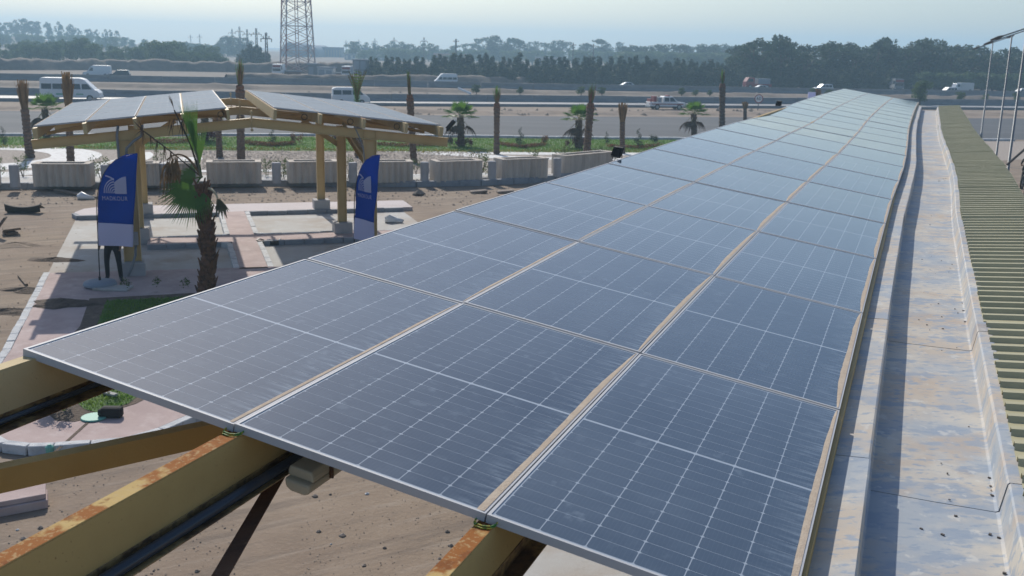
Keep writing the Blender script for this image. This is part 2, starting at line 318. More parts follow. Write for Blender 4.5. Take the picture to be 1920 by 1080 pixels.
def panel_mat(name, base, rough, dust=0.0):
    """a glossy laminate under a thin uneven film of dust; UV.x runs 0..1 across a panel, UV.y in metres along"""
    m = bpy.data.materials.new(name); m.use_nodes = True; t = m.node_tree; N, L = t.nodes, t.links
    b = N['Principled BSDF']; geo = N.new('ShaderNodeNewGeometry').outputs['Position']; uv = N.new('ShaderNodeTexCoord').outputs['UV']
    def noise(src, sc, st=(1, 1, 1), det=6):
        mp = N.new('ShaderNodeMapping'); mp.inputs['Scale'].default_value = st; L.new(src, mp.inputs[0])
        n = N.new('ShaderNodeTexNoise'); n.inputs['Scale'].default_value = sc; n.inputs['Detail'].default_value = det; n.inputs['Roughness'].default_value = 0.62
        L.new(mp.outputs[0], n.inputs['Vector']); return n.outputs['Fac']
    def rg(f, a, c, lo=0.0, hi=1.0):
        r = N.new('ShaderNodeMapRange'); r.inputs['From Min'].default_value = a; r.inputs['From Max'].default_value = c
        r.inputs['To Min'].default_value = lo; r.inputs['To Max'].default_value = hi; L.new(f, r.inputs['Value']); return r.outputs['Result']
    def ma(op, a, c):
        n = N.new('ShaderNodeMath'); n.operation = op
        for i, x in enumerate((a, c)):
            if isinstance(x, (int, float)): n.inputs[i].default_value = x
            else: L.new(x, n.inputs[i])
        return n.outputs[0]
    sx = N.new('ShaderNodeSeparateXYZ'); L.new(uv, sx.inputs[0])
    film = ma('ADD', rg(noise(geo, 0.8), 0.3, 0.72, 0.045, 0.13), rg(noise(geo, 7), 0.5, 0.8, 0.0, 0.06))
    blot = ma('MULTIPLY', rg(noise(geo, 9, (1, 1, 1), 3), 0.60, 0.68), rg(noise(geo, 0.9), 0.42, 0.6))      # dried puddle blotches
    film = ma('ADD', film, ma('MULTIPLY', blot, 0.14))
    # smeared fringe next to the sand along the low edge
    fr = ma('MULTIPLY', rg(sx.outputs['X'], 0.84, 0.965), rg(noise(uv, 9, (0.6, 3.5, 1)), 0.47, 0.66))
    film = ma('ADD', film, ma('MULTIPLY', fr, 0.42))
    clean = ma('MULTIPLY', rg(sx.outputs['X'], 0.70, 0.88), rg(noise(uv, 3, (1, 1.2, 1)), 0.45, 0.62))
    film = ma('MULTIPLY', film, ma('SUBTRACT', 1.0, ma('MULTIPLY', clean, 0.35)))
    at_ = N.new('ShaderNodeAttribute'); at_.attribute_type = 'OBJECT'; at_.attribute_name = 'dust'      # each panel carries its own amount of dust
    film = ma('ADD', film, at_.outputs['Fac'])
    if name == 'dark_blue_cell':      # hair-thin contact wires along each cell
        fb_ = ma('ABSOLUTE', ma('SUBTRACT', ma('FRACT', ma('MULTIPLY', sx.outputs['X'], 66.0), 0.0), 0.5), 0.0)
        film = ma('ADD', film, ma('MULTIPLY', ma('LESS_THAN', fb_, 0.06), 0.05))
    if dust: film = ma('ADD', film, dust)
    mx = N.new('ShaderNodeMix'); mx.data_type = 'RGBA'; mx.inputs['A'].default_value = (*base, 1); mx.inputs['B'].default_value = (0.355, 0.43, 0.50, 1)
    L.new(film, mx.inputs['Factor']); L.new(mx.outputs['Result'], b.inputs['Base Color'])
    b.inputs['Roughness'].default_value = rough
    b.inputs['IOR'].default_value = 1.5
    if dust: b.inputs['Specular IOR Level'].default_value = 0.12
    return m
M['cell'] = panel_mat('dark_blue_cell', (0.018, 0.042, 0.082), 0.055)
M['cell_dusty'] = panel_mat('dust_covered_cell', (0.03, 0.045, 0.07), 0.8, 0.52)
M['laminate_dusty'] = panel_mat('dust_covered_laminate', (0.34, 0.36, 0.38), 0.8, 0.52)
M['laminate'] = panel_mat('white_laminate', (0.38, 0.43, 0.49), 0.055)

# ================================================================== SETTING
def structure(mb, name, mats, **k):
    o = mb.build(name, mats, **k); o['kind'] = 'structure'; return o
LAYER = [0.0]
def sheet(name, pts, m, z):
    mb = MB(); mb.v = [(p[0], p[1], z) for p in pts]; n = len(pts)
    ar = sum(pts[i][0] * pts[(i + 1) % n][1] - pts[(i + 1) % n][0] * pts[i][1] for i in range(n))
    mb.f = [tuple(range(n)) if ar > 0 else tuple(range(n))[::-1]]; mb.m = [0]
    return structure(mb, name, M[m])
def extend(pl, d=500.0):
    a, b_ = V(pl[0]), V(pl[1]); c_, e = V(pl[-2]), V(pl[-1])
    return [a + (a - b_).normalized() * d] + [V(p) for p in pl] + [e + (e - c_).normalized() * d]
def band(name, near, far, m, z, d=500.0):
    n_ = extend([gp(*p) for p in near], d); f_ = extend([gp(*p) for p in far], d)
    mb = MB(); k = 40
    def res(pl, t):
        # resample by fraction of length
        ls = [0]
        for i in range(1, len(pl)): ls.append(ls[-1] + (pl[i] - pl[i - 1]).length)
        x = t * ls[-1]
        for i in range(1, len(pl)):
            if x <= ls[i] + 1e-6: return pl[i - 1].lerp(pl[i], (x - ls[i - 1]) / max(ls[i] - ls[i - 1], 1e-6))
        return pl[-1]
    for i in range(k + 1):
        for pl in (n_, f_):
            p = res(pl, i / k); mb.v.append((p.x, p.y, z))
    for i in range(k): mb.f.append((2 * i, 2 * i + 2, 2 * i + 3, 2 * i + 1)); mb.m.append(0)
    return structure(mb, name, M[m])

mb = MB(); mb.quad((-1300, -120, 0), (1300, -120, 0), (1300, 2100, 0), (-1300, 2100, 0))
structure(mb, 'ground', M['dirt'])
# --- bands from the planters to the far trees
L_road_near = [(0, 252), (640, 252), (1120, 259), (1900, 262)]
L_road_far = [(0, 208), (900, 218), (1110, 218.5), (1860, 222)]
L_low = [(0, 198), (760, 204), (1000, 204), (1860, 209)]
L_low_b = [(0, 190), (760, 199), (1000, 200), (1860, 206)]
L_b6 = [(0, 178), (640, 189), (1000, 191), (1850, 198)]
L_b8 = [(0, 150), (500, 158), (1000, 168), (1850, 181)]
L_far = [(0, 140), (500, 149), (1000, 160), (1850, 172)]
band('gravel_ground', [(0, 356), (500, 350), (780, 352), (1000, 345), (1900, 300)], [(0, 257), (640, 257), (1120, 262), (1900, 265)], 'gravel', 0.004, 60)
band('lawn', [(-260, 277), (0, 279), (480, 283), (1120, 287), (1330, 286)], [(-260, 257), (0, 257), (640, 257), (1120, 261.5), (1330, 263)], 'lawn', 0.008, 0.5)
band('highway', L_road_near, L_road_far, 'asphalt', 0.004)
band('sand_median', L_road_far, L_low, 'sand', 0.008)
band('service_road', [(0, 187.5), (760, 198.5), (1000, 199), (1860, 205)], L_b6, 'glare_pale_asphalt', 0.012)
band('sand_strip', [(0, 169), (500, 178), (1000, 183), (1850, 190)], [(0, 152), (500, 160), (1000, 170), (1850, 182)], 'scrub', 0.016)
band('far_road', L_b8, L_far, 'asphalt', 0.012)
band('desert', L_far, [(0, 105), (500, 108), (1000, 115), (1850, 130)], 'desert', 0.004, 200)

# ------------------------------------------------------------------ local frame of the far canopy
L1 = gp(250, 525)
CA = rad(18.3)
n2 = V((math.cos(CA), math.sin(CA), 0)); a2 = V((-n2.y, n2.x, 0))
def loc2(p, r, z=0.0): return L1 + n2 * p + a2 * r + V((0, 0, z))

# --- concrete parking bays, raised pink walkways and their kerbs
def poly2(pts): return [loc2(*p) for p in pts]
sheet('parking_bay', poly2([(-2.15, 0.0), (9.2, 0.0), (9.2, 10.0), (-2.2, 10.0)]), 'slab', 0.006)
sheet('concrete_slab', [gp(960, 1200), gp(1700, 1200), V((7.5, 15, 0)), V((1.0, 15.6, 0)), V((-0.15, 11.2, 0))], 'slab', 0.006)
WZ = 0.14
def walkway(name, pts, m):
    mb = MB(); mb.prism([(p.x, p.y) for p in pts], 0.0, WZ, 0); return structure(mb, name, M[m])
walkway('walkway', poly2([(-2.15, 10.05), (9.6, 10.05), (9.6, 11.8), (-1.5, 12.0), (-2.05, 11.6), (-2.3, 10.8)]), 'palepink')
walkway('walkway', poly2([(0.25, 4.20), (9.2, 4.20), (9.2, 5.25), (0.25, 5.25)]), 'pink')
walkway('walkway', poly2([(2.68, 0.15), (3.42, 0.15), (3.42, 4.197), (2.68, 4.197)]), 'pink')
walkway('walkway', poly2([(2.68, 5.253), (3.42, 5.253), (3.42, 10.047), (2.68, 10.047)]), 'pink')

# island with the pink top around the near planting bed
isl = [gp(85, 520), gp(5, 668), gp(-60, 760), gp(-60, 815), gp(0, 850), gp(50, 856), gp(100, 855), gp(170, 850), gp(240, 843), gp(310, 822), gp(370, 795), gp(470, 752), V((-2.6, 17.6, 0)), V((-1.5, 20.2, 0)), V((0.2, 25.5, 0)), loc2(9.2, 0.0)]
bed = [gp(168, 560, WZ), gp(150, 612, WZ), gp(75, 690, WZ), gp(88, 775, WZ), gp(105, 789, WZ), gp(140, 791, WZ), gp(172, 783, WZ), gp(255, 757, WZ), gp(330, 720, WZ), V((-3.6, 18.2, 0)), V((-3.0, 20.5, 0)), loc2(7.0, -2.35), loc2(4.0, -2.35)]
def inset(poly, d):
    n = len(poly); out = []; cx = sum((V(p) for p in poly), V((0, 0, 0))) / n
    for i in range(n):
        a, b_, c_ = V(poly[i - 1]), V(poly[i]), V(poly[(i + 1) % n])
        e1, e2 = (b_ - a).normalized(), (c_ - b_).normalized()
        nn = (V((-e1.y, e1.x, 0)) + V((-e2.y, e2.x, 0))).normalized()
        if nn.dot(cx - b_) < 0: nn = -nn
        out.append(b_ + nn * d)
    return out
isl_in = inset(isl, 0.17)
mb = MB(); n_ = len(isl_in)
mb.prism([(p.x, p.y) for p in isl_in], 0.0, WZ, 0)
structure(mb, 'walkway', M['pink'])
sheet('planting_bed', bed, 'soil', WZ + 0.006)
lawnbed = [gp(200, 565, WZ), gp(182, 612, WZ), gp(112, 705, WZ), gp(136, 748, WZ), gp(158, 768, WZ), gp(184, 775, WZ), gp(242, 757, WZ), gp(305, 705, WZ), V((-3.9, 18.6, 0)), loc2(6.6, -2.9), loc2(4.0, -2.8)]
sheet('lawn', lawnbed, 'lawn', WZ + 0.012)
# control joint in the paving: a dark gap of soil with raised lips
mb = MB(); a_, b_ = gp(103, 848, WZ), gp(172, 786, WZ); mb.beam(a_ + V((0, 0, 0.004)), b_ + V((0, 0, 0.004)), 0.05, 0.004); structure(mb, 'paving_joint', M['soil'])

def kerb_row(label, pts, m, step=0.62, wdt=0.16, h=0.155, closed=False, base=0.0):
    """a row of single kerb stones along a polyline"""
    root = bpy.data.objects.new('kerb', None); C.objects.link(root); root.location = pts[0]; root['kind'] = 'structure'
    pl = [V(p) for p in pts] + ([V(pts[0])] if closed else [])
    for i in range(len(pl) - 1):
        a, b_ = pl[i], pl[i + 1]; L = (b_ - a).length; k = max(1, round(L / step)); d = (b_ - a) / k
        for j in range(k):
            mb = MB(); g = 0.006 / d.length
            p0 = a + d * (j + g); p1 = a + d * (j + 1 - g)
            dz = random.uniform(-0.012, 0.008); jt = random.uniform(-0.008, 0.008)
            s_ = V((-d.y, d.x, 0)).normalized() * jt
            zz = V((0, 0, base + (h + dz) / 2))
            mb.beam(p0 + s_ + zz, p1 + s_ + zz, wdt, h + dz)
            mb.build('kerb_stone', M[m], root, bevel=0.015)
    return root
off = lambda a, b_, r: loc2(a, b_)
kerb_row('', [p for p in inset(isl, 0.085)[:13]], 'kerb_white', 0.55)
kerb_row('', poly2([(-2.3, 10.6), (-2.1, 9.96), (2.6, 9.96)]), 'kerb', 0.7)
kerb_row('', poly2([(3.5, 9.96), (9.2, 9.96)]), 'kerb', 0.7)
kerb_row('', poly2([(0.25, 4.11), (2.4, 4.11)]), 'kerb', 0.6); kerb_row('', poly2([(2.4, 4.05), (2.6, 3.85), (2.6, 0.3)]), 'kerb_white', 0.6)
kerb_row('', poly2([(3.5, 0.3), (3.5, 4.0)]), 'kerb_white', 0.6); kerb_row('', poly2([(3.62, 4.11), (9.1, 4.11)]), 'kerb', 0.6)
kerb_row('', poly2([(2.6, 9.85), (2.6, 5.5), (2.4, 5.33), (0.25, 5.33)]), 'kerb_white', 0.6)
kerb_row('', poly2([(9.1, 5.33), (3.7, 5.33), (3.5, 5.5), (3.5, 9.85)]), 'kerb_white', 0.6)
kpl = [gp(-260, 360), gp(0, 355), gp(260, 352), gp(500, 348), gp(780, 350), gp(900, 348), gp(960, 345), gp(1040, 338), gp(1100, 330), gp(1180, 318)]
kerb_row('', kpl, 'kerb', 1.0, 0.3, 0.26)
kpl2 = [gp(-200, 254.5), gp(0, 254.5), gp(640, 254.5), gp(1120, 260.5), gp(1500, 263), gp(1900, 264)]
kerb_row('', kpl2, 'kerb_white', 3.0, 0.45, 0.16)

# --- white paths of the far garden
def ring(cx, cy, r0, r1, a0, a1, z=0.012, k=40):
    mb = MB()
    for i in range(k + 1):
        a = rad(a0 + (a1 - a0) * i / k)
        for r in (r0, r1): mb.v.append((cx + r * math.cos(a), cy + r * math.sin(a), z))
    for i in range(k): mb.f.append((2 * i, 2 * i + 1, 2 * i + 3, 2 * i + 2)); mb.m.append(0)
    return structure(mb, 'garden_path', M['white_path'])
ring(-28.2, 52.3, 3.9, 6.4, -180, 180); ring(-28.2, 52.3, 7.4, 9.0, -100, 30); ring(-28.2, 52.3, 10.2, 11.7, -80, 12)
sheet('garden_path', [gp(700, 284), gp(830, 284.5), gp(1250, 287), gp(1250, 292), gp(940, 290)], 'white_path', 0.012)
sheet('garden_path', [gp(780, 288), gp(950, 299), gp(1240, 302), gp(1240, 297), gp(1000, 295), gp(850, 287.5)], 'white_path', 0.016)
for x0, x1, y0, y1 in ((-80, 560, 324, 328), (-80, 1000, 332, 337)):
    sheet('garden_path', [gp(x0, y0), gp(x1, y0 - 6), gp(x1, y1 - 6), gp(x0, y1)], 'white_path', 0.020)

# --- concrete barriers, each of separate segments
def barrier(label, pl, h, wtop, wbot, seg, m='barrier', d=160):
    pts = extend([gp(*p) for p in pl], d)
    t = thing('concrete_barrier', label, 'barrier', pts[1])
    for i in range(len(pts) - 1):
        a, b_ = pts[i], pts[i + 1]; L = (b_ - a).length; k = max(1, round(L / seg)); dv = (b_ - a) / k; s_ = V((-dv.y, dv.x, 0)).normalized()
        for j in range(k):
            p0, p1 = a + dv * j, a + dv * (j + 1) - dv.normalized() * 0.05
            hh = h + random.uniform(-0.04, 0.04); mb = MB()
            prof = [(-wbot / 2, 0), (wbot / 2, 0), (wbot / 2, 0.12), (wtop / 2, hh * 0.45), (wtop / 2, hh), (-wtop / 2, hh), (-wtop / 2, hh * 0.45), (-wbot / 2, 0.12)]
            vs = [p + s_ * q[0] + V((0, 0, q[1])) for p in (p0, p1) for q in prof]; n = 8
            mb.add(vs, [tuple(range(n)), tuple(range(2 * n - 1, n - 1, -1))] + [((q + 1) % n, q, n + q, n + (q + 1) % n) for q in range(n)])
            mb.build('barrier_segment', M[m], t)
    return t
barrier('low concrete barrier between the sandy median and the pale road', L_low_b, 0.32, 0.5, 0.6, 8.0)
barrier('grey concrete barrier on the far side of the pale road, nearest of the two walls', L_b6, 0.82, 0.25, 0.6, 6.0)
barrier('hazy concrete barrier in front of the farthest road', L_b8, 0.98, 0.3, 0.6, 8.0)

# --- sand berm beyond the far road
def ridge(name, pl, hmin, hmax, width, m, k=160, d=120, seed=1):
    rng = np.random.default_rng(seed); pts = extend([gp(*p) for p in pl], d); mb = MB()
    ls = [0]
    for i in range(1, len(pts)): ls.append(ls[-1] + (pts[i] - pts[i - 1]).length)
    def P_(x):
        for i in range(1, len(pts)):
            if x <= ls[i] + 1e-6: return pts[i - 1].lerp(pts[i], (x - ls[i - 1]) / (ls[i] - ls[i - 1])), (pts[i] - pts[i - 1]).normalized()
        return pts[-1], (pts[-1] - pts[-2]).normalized()
    ph = rng.uniform(0, 6.28, 6)
    prof = [(-1, -0.02), (-0.7, 0.3), (-0.35, 0.8), (0, 1.0), (0.4, 0.75), (1, -0.02)]; n = len(prof)
    for i in range(k + 1):
        x = ls[-1] * i / k; p, dr = P_(x); s_ = V((-dr.y, dr.x, 0))
        nz = 0.5 + 0.10 * math.sin(x * 0.043 + ph[0]) + 0.10 * math.sin(x * 0.171 + ph[1]) + 0.10 * math.sin(x * 0.47 + ph[2]) + 0.08 * math.sin(x * 1.3 + ph[3]) + rng.uniform(-0.12, 0.12)
        h = hmin + (hmax - hmin) * max(0, min(1.2, nz))
        for (u, z) in prof:
            q = p + s_ * (u * width * (1 + 0.15 * math.sin(x * 0.5 + u * 3)))
            mb.v.append((q.x, q.y, z * h + (rng.uniform(-0.1, 0.1) * h if 0 < z < 1 else 0)))
    for i in range(k):
        for j in range(n - 1): mb.f.append((i * n + j, (i + 1) * n + j, (i + 1) * n + j + 1, i * n + j + 1)); mb.m.append(0)
    return structure(mb, name, M[m], smooth=True)
ridge('sand_berm', [(-100, 131), (200, 131), (430, 135)], 1.7, 2.9, 2.6, 'scrub', d=30, seed=2)
ridge('sand_berm', [(640, 153), (1000, 155), (1330, 159), (1640, 166)], 0.7, 1.6, 2.0, 'scrub', d=20, seed=3)
ridge('sand_berm', [(1560, 160), (1640, 162), (1700, 164)], 0.8, 2.4, 2.6, 'scrub', k=60, d=10, seed=4)
ridge('sand_berm', [(0, 203), (500, 208), (900, 212), (1400, 214), (1860, 216)], 0.08, 0.42, 2.4, 'sand', k=300, d=40, seed=6)
ridge('sand_berm', [(0, 160), (500, 167), (1000, 175), (1400, 180), (1850, 186)], 0.15, 0.8, 2.6, 'scrub', k=200, d=60, seed=7)
# --- hill on the left horizon
mb = MB(); K = 48
for i in range(K + 1):
    u = i / K; x = -560 + 460 * u
    hh = 13.5 * (1 - max(0, (u - 0.25) / 0.75)) ** 1.3
    for (yy, f) in ((430, 0.0), (500, 0.35), (580, 0.8), (640, 1.0), (760, 0.9), (900, 0.0)):
        mb.v.append((x * (yy / 640.0), yy, hh * f - 0.05 + (0.5 * math.sin(x * 0.07 + yy) * f)))
for i in range(K):
    for j in range(5): mb.f.append((i * 6 + j, (i + 1) * 6 + j, (i + 1) * 6 + j + 1, i * 6 + j + 1)); mb.m.append(0)
structure(mb, 'hill', M['desert'], smooth=True)

# --- haze: one closed box around the camera and everything built
mb = MB(); mb.box(-1400, 1400, -150, 2200, -1.0, 48)
hz = mb.build('haze', [])
hm = bpy.data.materials.new('haze_air'); hm.use_nodes = True; hn = hm.node_tree; hn.nodes.clear()
pv = hn.nodes.new('ShaderNodeVolumePrincipled'); pv.inputs['Density'].default_value = 0.00092; pv.inputs['Color'].default_value = (0.52, 0.79, 1.0, 1)
pv.inputs['Anisotropy'].default_value = 0.22
ho = hn.nodes.new('ShaderNodeOutputMaterial'); hn.links.new(pv.outputs[0], ho.inputs['Volume'])
hz.data.materials.append(hm); hz['kind'] = 'stuff'

# ================================================================== THE NEAR CARPORT
HEAD, TILT = 0.37506, 0.14827
ORG = V((-0.60145, 3.68923, 6.0 - 1.60652))
ZJ = [0, 0, .004, -.001, -.006, -.008, .004, .005, .003, -.025, -.046, -.043, -.029, -.02, -.016, -.016, -.019, -.025, -.033, -.042, -.053, -.065]
DT = [.4, .18, .14, -.05, -.18, .06, .3, .26, .06, -.39, -.76, -.54, -.15, .04, .11, .1, .07, .05, .03, .04, .08, .13]
LAT = [-.007, -.019, -.026, -.029, -.026, -.02, .017, .045, .043, .024, .003, -.02, -.037, -.039, -.033, -.025, -.015, -.005, .008, .026, .051, .081]
PW, PL = 1.142, 2.308
NROW = 21
aA = V((math.sin(HEAD), math.cos(HEAD), 0)); nA = V((math.cos(HEAD), -math.sin(HEAD), 0))
LP = {}
_s = 0.0
for j in range(NROW + 1):
    if j: _s += math.sqrt(PL ** 2 - (ZJ[j] - ZJ[j - 1]) ** 2)
    tl = TILT + rad(DT[j])
    cv = nA * math.cos(tl) - V((0, 0, math.sin(tl)))
    for i in range(4): LP[i, j] = ORG + aA * _s + cv * (PW * (i - 1.5)) + V((0, 0, ZJ[j])) + nA * LAT[j]
S0 = ORG.dot(aA)
def edge3(s):
    """right-hand (low) edge of the panels at distance s along the carport, smoothly interpolated"""
    x = (s - S0) / 2.3077
    if x < 0: return LP[3, 0] + (LP[3, 1] - LP[3, 0]) * x
    j = min(int(x), NROW - 1); t = x - j
    p1, p2 = LP[3, j], LP[3, j + 1]; p0 = LP[3, max(j - 1, 0)] if j else p1 * 2 - p2; p3 = LP[3, min(j + 2, NROW)] if j < NROW - 1 else p2 * 2 - p1
    return 0.5 * ((2 * p1) + (p2 - p0) * t + (2 * p0 - 5 * p1 + 4 * p2 - p3) * t * t + (-p0 + 3 * p1 - 3 * p2 + p3) * t ** 3)

cp = thing('solar_carport', 'long carport roof of dusty blue solar panels running from the foreground into the distance', 'carport', (LP[0, 0].x, LP[0, 0].y, 0))

FR = 0.012     # visible width of the aluminium frame
CG = 0.0039    # gap between cells
def bil(c, u, v):
    return (c[0] * (1 - u) + c[1] * u) * (1 - v) + (c[3] * (1 - u) + c[2] * u) * v
cell_proto = None
for j in range(NROW):
    for i in range(3):
        c4 = [LP[i, j], LP[i + 1, j], LP[i + 1, j + 1], LP[i, j + 1]]
        gx = 0.0035 / PW; gy = 0.016 / PL
        jit = random.uniform(-0.003, 0.003)
        c4 = [bil([LP[i, j], LP[i + 1, j], LP[i + 1, j + 1], LP[i, j + 1]], u, v) for u, v in ((gx, gy), (1 - gx, gy), (1 - gx, 1 - gy), (gx, 1 - gy))]
        nrm = (c4[1] - c4[0]).cross(c4[3] - c4[0]).normalized()
        c4 = [q + nrm * jit for q in c4]
        wU = (c4[1] - c4[0]).length; wV = (c4[3] - c4[0]).length
        def pt(x, y, h=0.0): return bil(c4, x / wU, y / wV) + nrm * h
        # the panel itself: glass over a white back sheet
        mb = MB(); mb.uv = []
        k = 6
        for vv in range(k + 1):
            for uu in range(2):
                mb.v.append(tuple(pt(FR + uu * (wU - 2 * FR), FR + vv / k * (wV - 2 * FR), -0.0040))); mb.uv.append((uu, j * 3.1 + i * 0.7 + vv / k * wV))
        for vv in range(k): mb.f.append((2 * vv, 2 * vv + 1, 2 * vv + 3, 2 * vv + 2)); mb.m.append(0)
        b = len(mb.v)
        for (x, y) in ((FR, FR), (wU - FR, FR), (wU - FR, wV - FR), (FR, wV - FR)): mb.v.append(tuple(pt(x, y, -0.010))); mb.uv.append((0.3, 0))
        mb.f.append((b + 3, b + 2, b + 1, b)); mb.m.append(0)
        dv_ = random.uniform(-0.02, 0.05); pan = mb.build('solar_panel', M['laminate'], cp); pan['dust'] = dv_
        # frame
        mb = MB(); hh = 0.035
        for (a_, b_) in (((0, 0), (wU, FR)), ((0, wV - FR), (wU, wV)), ((0, FR), (FR, wV - FR)), ((wU - FR, FR), (wU, wV - FR))):
            vs = [pt(x, y, h) for h in (-hh, 0.0) for (x, y) in ((a_[0], a_[1]), (b_[0], a_[1]), (b_[0], b_[1]), (a_[0], b_[1]))]
            mb.add(vs, ((3, 2, 1, 0), (4, 5, 6, 7), (0, 1, 5, 4), (1, 2, 6, 5), (2, 3, 7, 6), (3, 0, 4, 7)))
        mb.build('panel_frame', M['alu'], pan)
        # cells: 6 across, 24 half cells along, a wider gap in the middle
        mx_, my_, mid = FR + 0.008, FR + 0.014, 0.016
        cw = (wU - 2 * mx_) / 6; ch = (wV - 2 * my_ - mid) / 24
        ch_ = 0.008
        single = (j == 0 and i in (1, 2))
        allb = MB(); allb.uv = []
        for r in range(24):
            y0 = my_ + r * ch + (mid if r >= 12 else 0)
            for q in range(6):
                x0 = mx_ + q * cw
                xa, xb, ya, yb = x0 + CG / 2, x0 + cw - CG / 2, y0 + 0.0012, y0 + ch - 0.0012
                o8 = [(xa + ch_, ya), (xb - ch_, ya), (xb, ya + ch_ * .7), (xb, yb - ch_ * .7), (xb - ch_, yb), (xa + ch_, yb), (xa, yb - ch_ * .7), (xa, ya + ch_ * .7)]
                vs = [tuple(pt(x, y, -0.0037)) for x, y in o8]; uvs = [(x / wU, j * 3.1 + i * 0.7 + y) for x, y in o8]
                if single:
                    sb = MB(); sb.v = vs; sb.uv = uvs; sb.f = [tuple(range(8))]; sb.m = [0]
                    sb.build('solar_cell', M['cell'], pan)['dust'] = dv_
                else:
                    b = len(allb.v); allb.v += vs; allb.uv += uvs; allb.f.append(tuple(range(b, b + 8))); allb.m.append(0)
        if not single:
            o = allb.build('solar_cells', M['cell'], pan); o['kind'] = 'stuff'; o['dust'] = dv_
        # sand blown against the low edge: thin ends, wider middle
        wmax = random.uniform(0.010, 0.016) if i == 0 else random.uniform(0.022, 0.034)
        if i == 2: wmax *= 0.78
        mb = MB(); K = 34 if j < 6 else 12; y_a, y_b = FR + (0.0 if j == 0 else 0.002), wV - FR
        peak = random.uniform(0.4, 0.7)
        for v_ in range(K + 1):
            y = y_a + (y_b - y_a) * v_ / K; f = v_ / K
            pr_ = (max(0.0, min(1, f / 0.22)) ** 0.6) * (max(0.0, min(1, (1 - f) / 0.22)) ** 0.6) if j else (max(0.0, min(1, (1 - f) / 0.25)) ** 0.6)
            ww = 0.004 + wmax * pr_ * (1 + 0.12 * math.sin(f * 9 + i * 2 + j) + (random.uniform(-.07, .07) if j < 6 else 0))
            mb.v.append(tuple(pt(wU - FR - ww, y, -0.0022))); mb.v.append(tuple(pt(wU - FR - ww * 0.45, y, 0.0008))); mb.v.append(tuple(pt(wU - FR + 0.002, y, 0.0022)))
        for v_ in range(K):
            for q in range(2): mb.f.append((3 * v_ + q, 3 * v_ + q + 1, 3 * v_ + 4 + q, 3 * v_ + 3 + q)); mb.m.append(0)
        mb.build('dust_drift', M['drift'], pan, smooth=True)

# --- steel under the panels: purlins under each panel seam, running on past the last panel towards the camera
def col(i, s, dz=0.0):
    """point on panel seam i at distance s along"""
    x = (s - S0) / 2.3077; j = max(0, min(int(math.floor(x)), NROW - 1)); t = x - j
    p = LP[i, j].lerp(LP[i, j + 1], t) if 0 <= t <= 1 else LP[i, j] + (LP[i, j + 1] - LP[i, j]) * t
    return p + V((0, 0, dz))
SLOPE_UP = V((0, 0, 1)) * math.cos(TILT) + nA * math.sin(TILT)
PH = 0.25
for i in range(4):
    for (s0_, s1_, mm) in ((0.4, S0 + 0.35, 'rust_steel' if i in (1, 2) else 'light_steel'), (S0 + 0.35, S0 + 12, 'beige_steel'), (S0 + 12, S0 + 30, 'beige_steel'), (S0 + 30, S0 + 48.4, 'beige_steel')):
        if i == 3 and s1_ < S0 + 1: s0_ = S0 + 0.02
        ofs = 0.035 if i == 0 else (-0.03 if i == 3 else 0.0)
        p0 = col(i, s0_, -0.038 - PH / 2) + nA * ofs; p1 = col(i, s1_, -0.038 - PH / 2) + nA * ofs
        mb = MB(); up = V((0, 0, 1)); W_ = 0.075
        d = (p1 - p0).normalized(); sd_ = d.cross(up).normalized(); u_ = sd_.cross(d)
        mb.csec(p0, p1, W_, PH, 0.006, up, 0, side=1)
        mb.beam(p0, p1, 0.075, 0.006, up, 1, (W_ / 2 + 0.0375, -PH / 2 + 0.003))       # bottom lip carrying dust and rust
        mb.beam(p0, p1, 0.004, 0.05, up, 1, (W_ / 2 + 0.0021, -PH / 2 + 0.032))
        mb.build('purlin', [M[mm], M['rim_steel']], cp, bevel=0.004)
for i in (0, 1):
    p0 = col(i, 0.4, -0.038 - PH + 0.030) + nA * (0.075 if i else 0.09); p1 = col(i, S0 + 6, -0.038 - PH + 0.030) + nA * (0.075 if i else 0.09)
    mb = MB(); mb.tube([p0, p0.lerp(p1, .5), p1], 0.023 if i else 0.013, 14)
    mb.build('conduit', M['pipe'], cp, smooth=True)
# roof-plane braces between the purlins
def under(u, s, dz=0.0):
    e = edge3(s); return V((0, 0, 0)) + aA * s + nA * (e.dot(nA) + u) + V((0, 0, e.z - 0.149 * u - 0.038 - PH + dz))
mb = MB(); mb.csec(under(-3.75, 1.3, -0.055), under(-1.75, 6.1, -0.055), 0.07, 0.105, 0.006, side=1); mb.build('brace', [M['beige_steel']], cp)
mb = MB(); q0, q1 = under(-2.24, 3.5, -0.03), under(-1.20, 0.5, -0.03)
mb.beam(q0, q1, 0.062, 0.006, (0, 0, 1)); mb.beam(q0, q1, 0.006, 0.055, (0, 0, 1), 0, (0.03, -0.03)); mb.build('brace', M['brown_steel'], cp)
# rafters, columns and footings that carry it
for sr in (6.2, 12.2, 18.2, 24.2, 30.2, 36.2, 42.2, 48.0):
    mb = MB(); mb.isec(under(-3.55, sr, -0.12), under(-0.15, sr, -0.12), 0.12, 0.2, up=(0, 0, 1)); mb.build('rafter', M['beige_steel'], cp)
    pz = under(-0.6, sr, -0.2); mb = MB(); mb.isec(V((pz.x, pz.y, 0.3)), pz, 0.16, 0.2, up=aA); mb.build('column', M['beige_steel'], cp)
    mb = MB(); mb.box(pz.x - 0.3, pz.x + 0.3, pz.y - 0.3, pz.y + 0.3, 0, 0.32); mb.build('footing', M['slab'], cp, bevel=0.02)
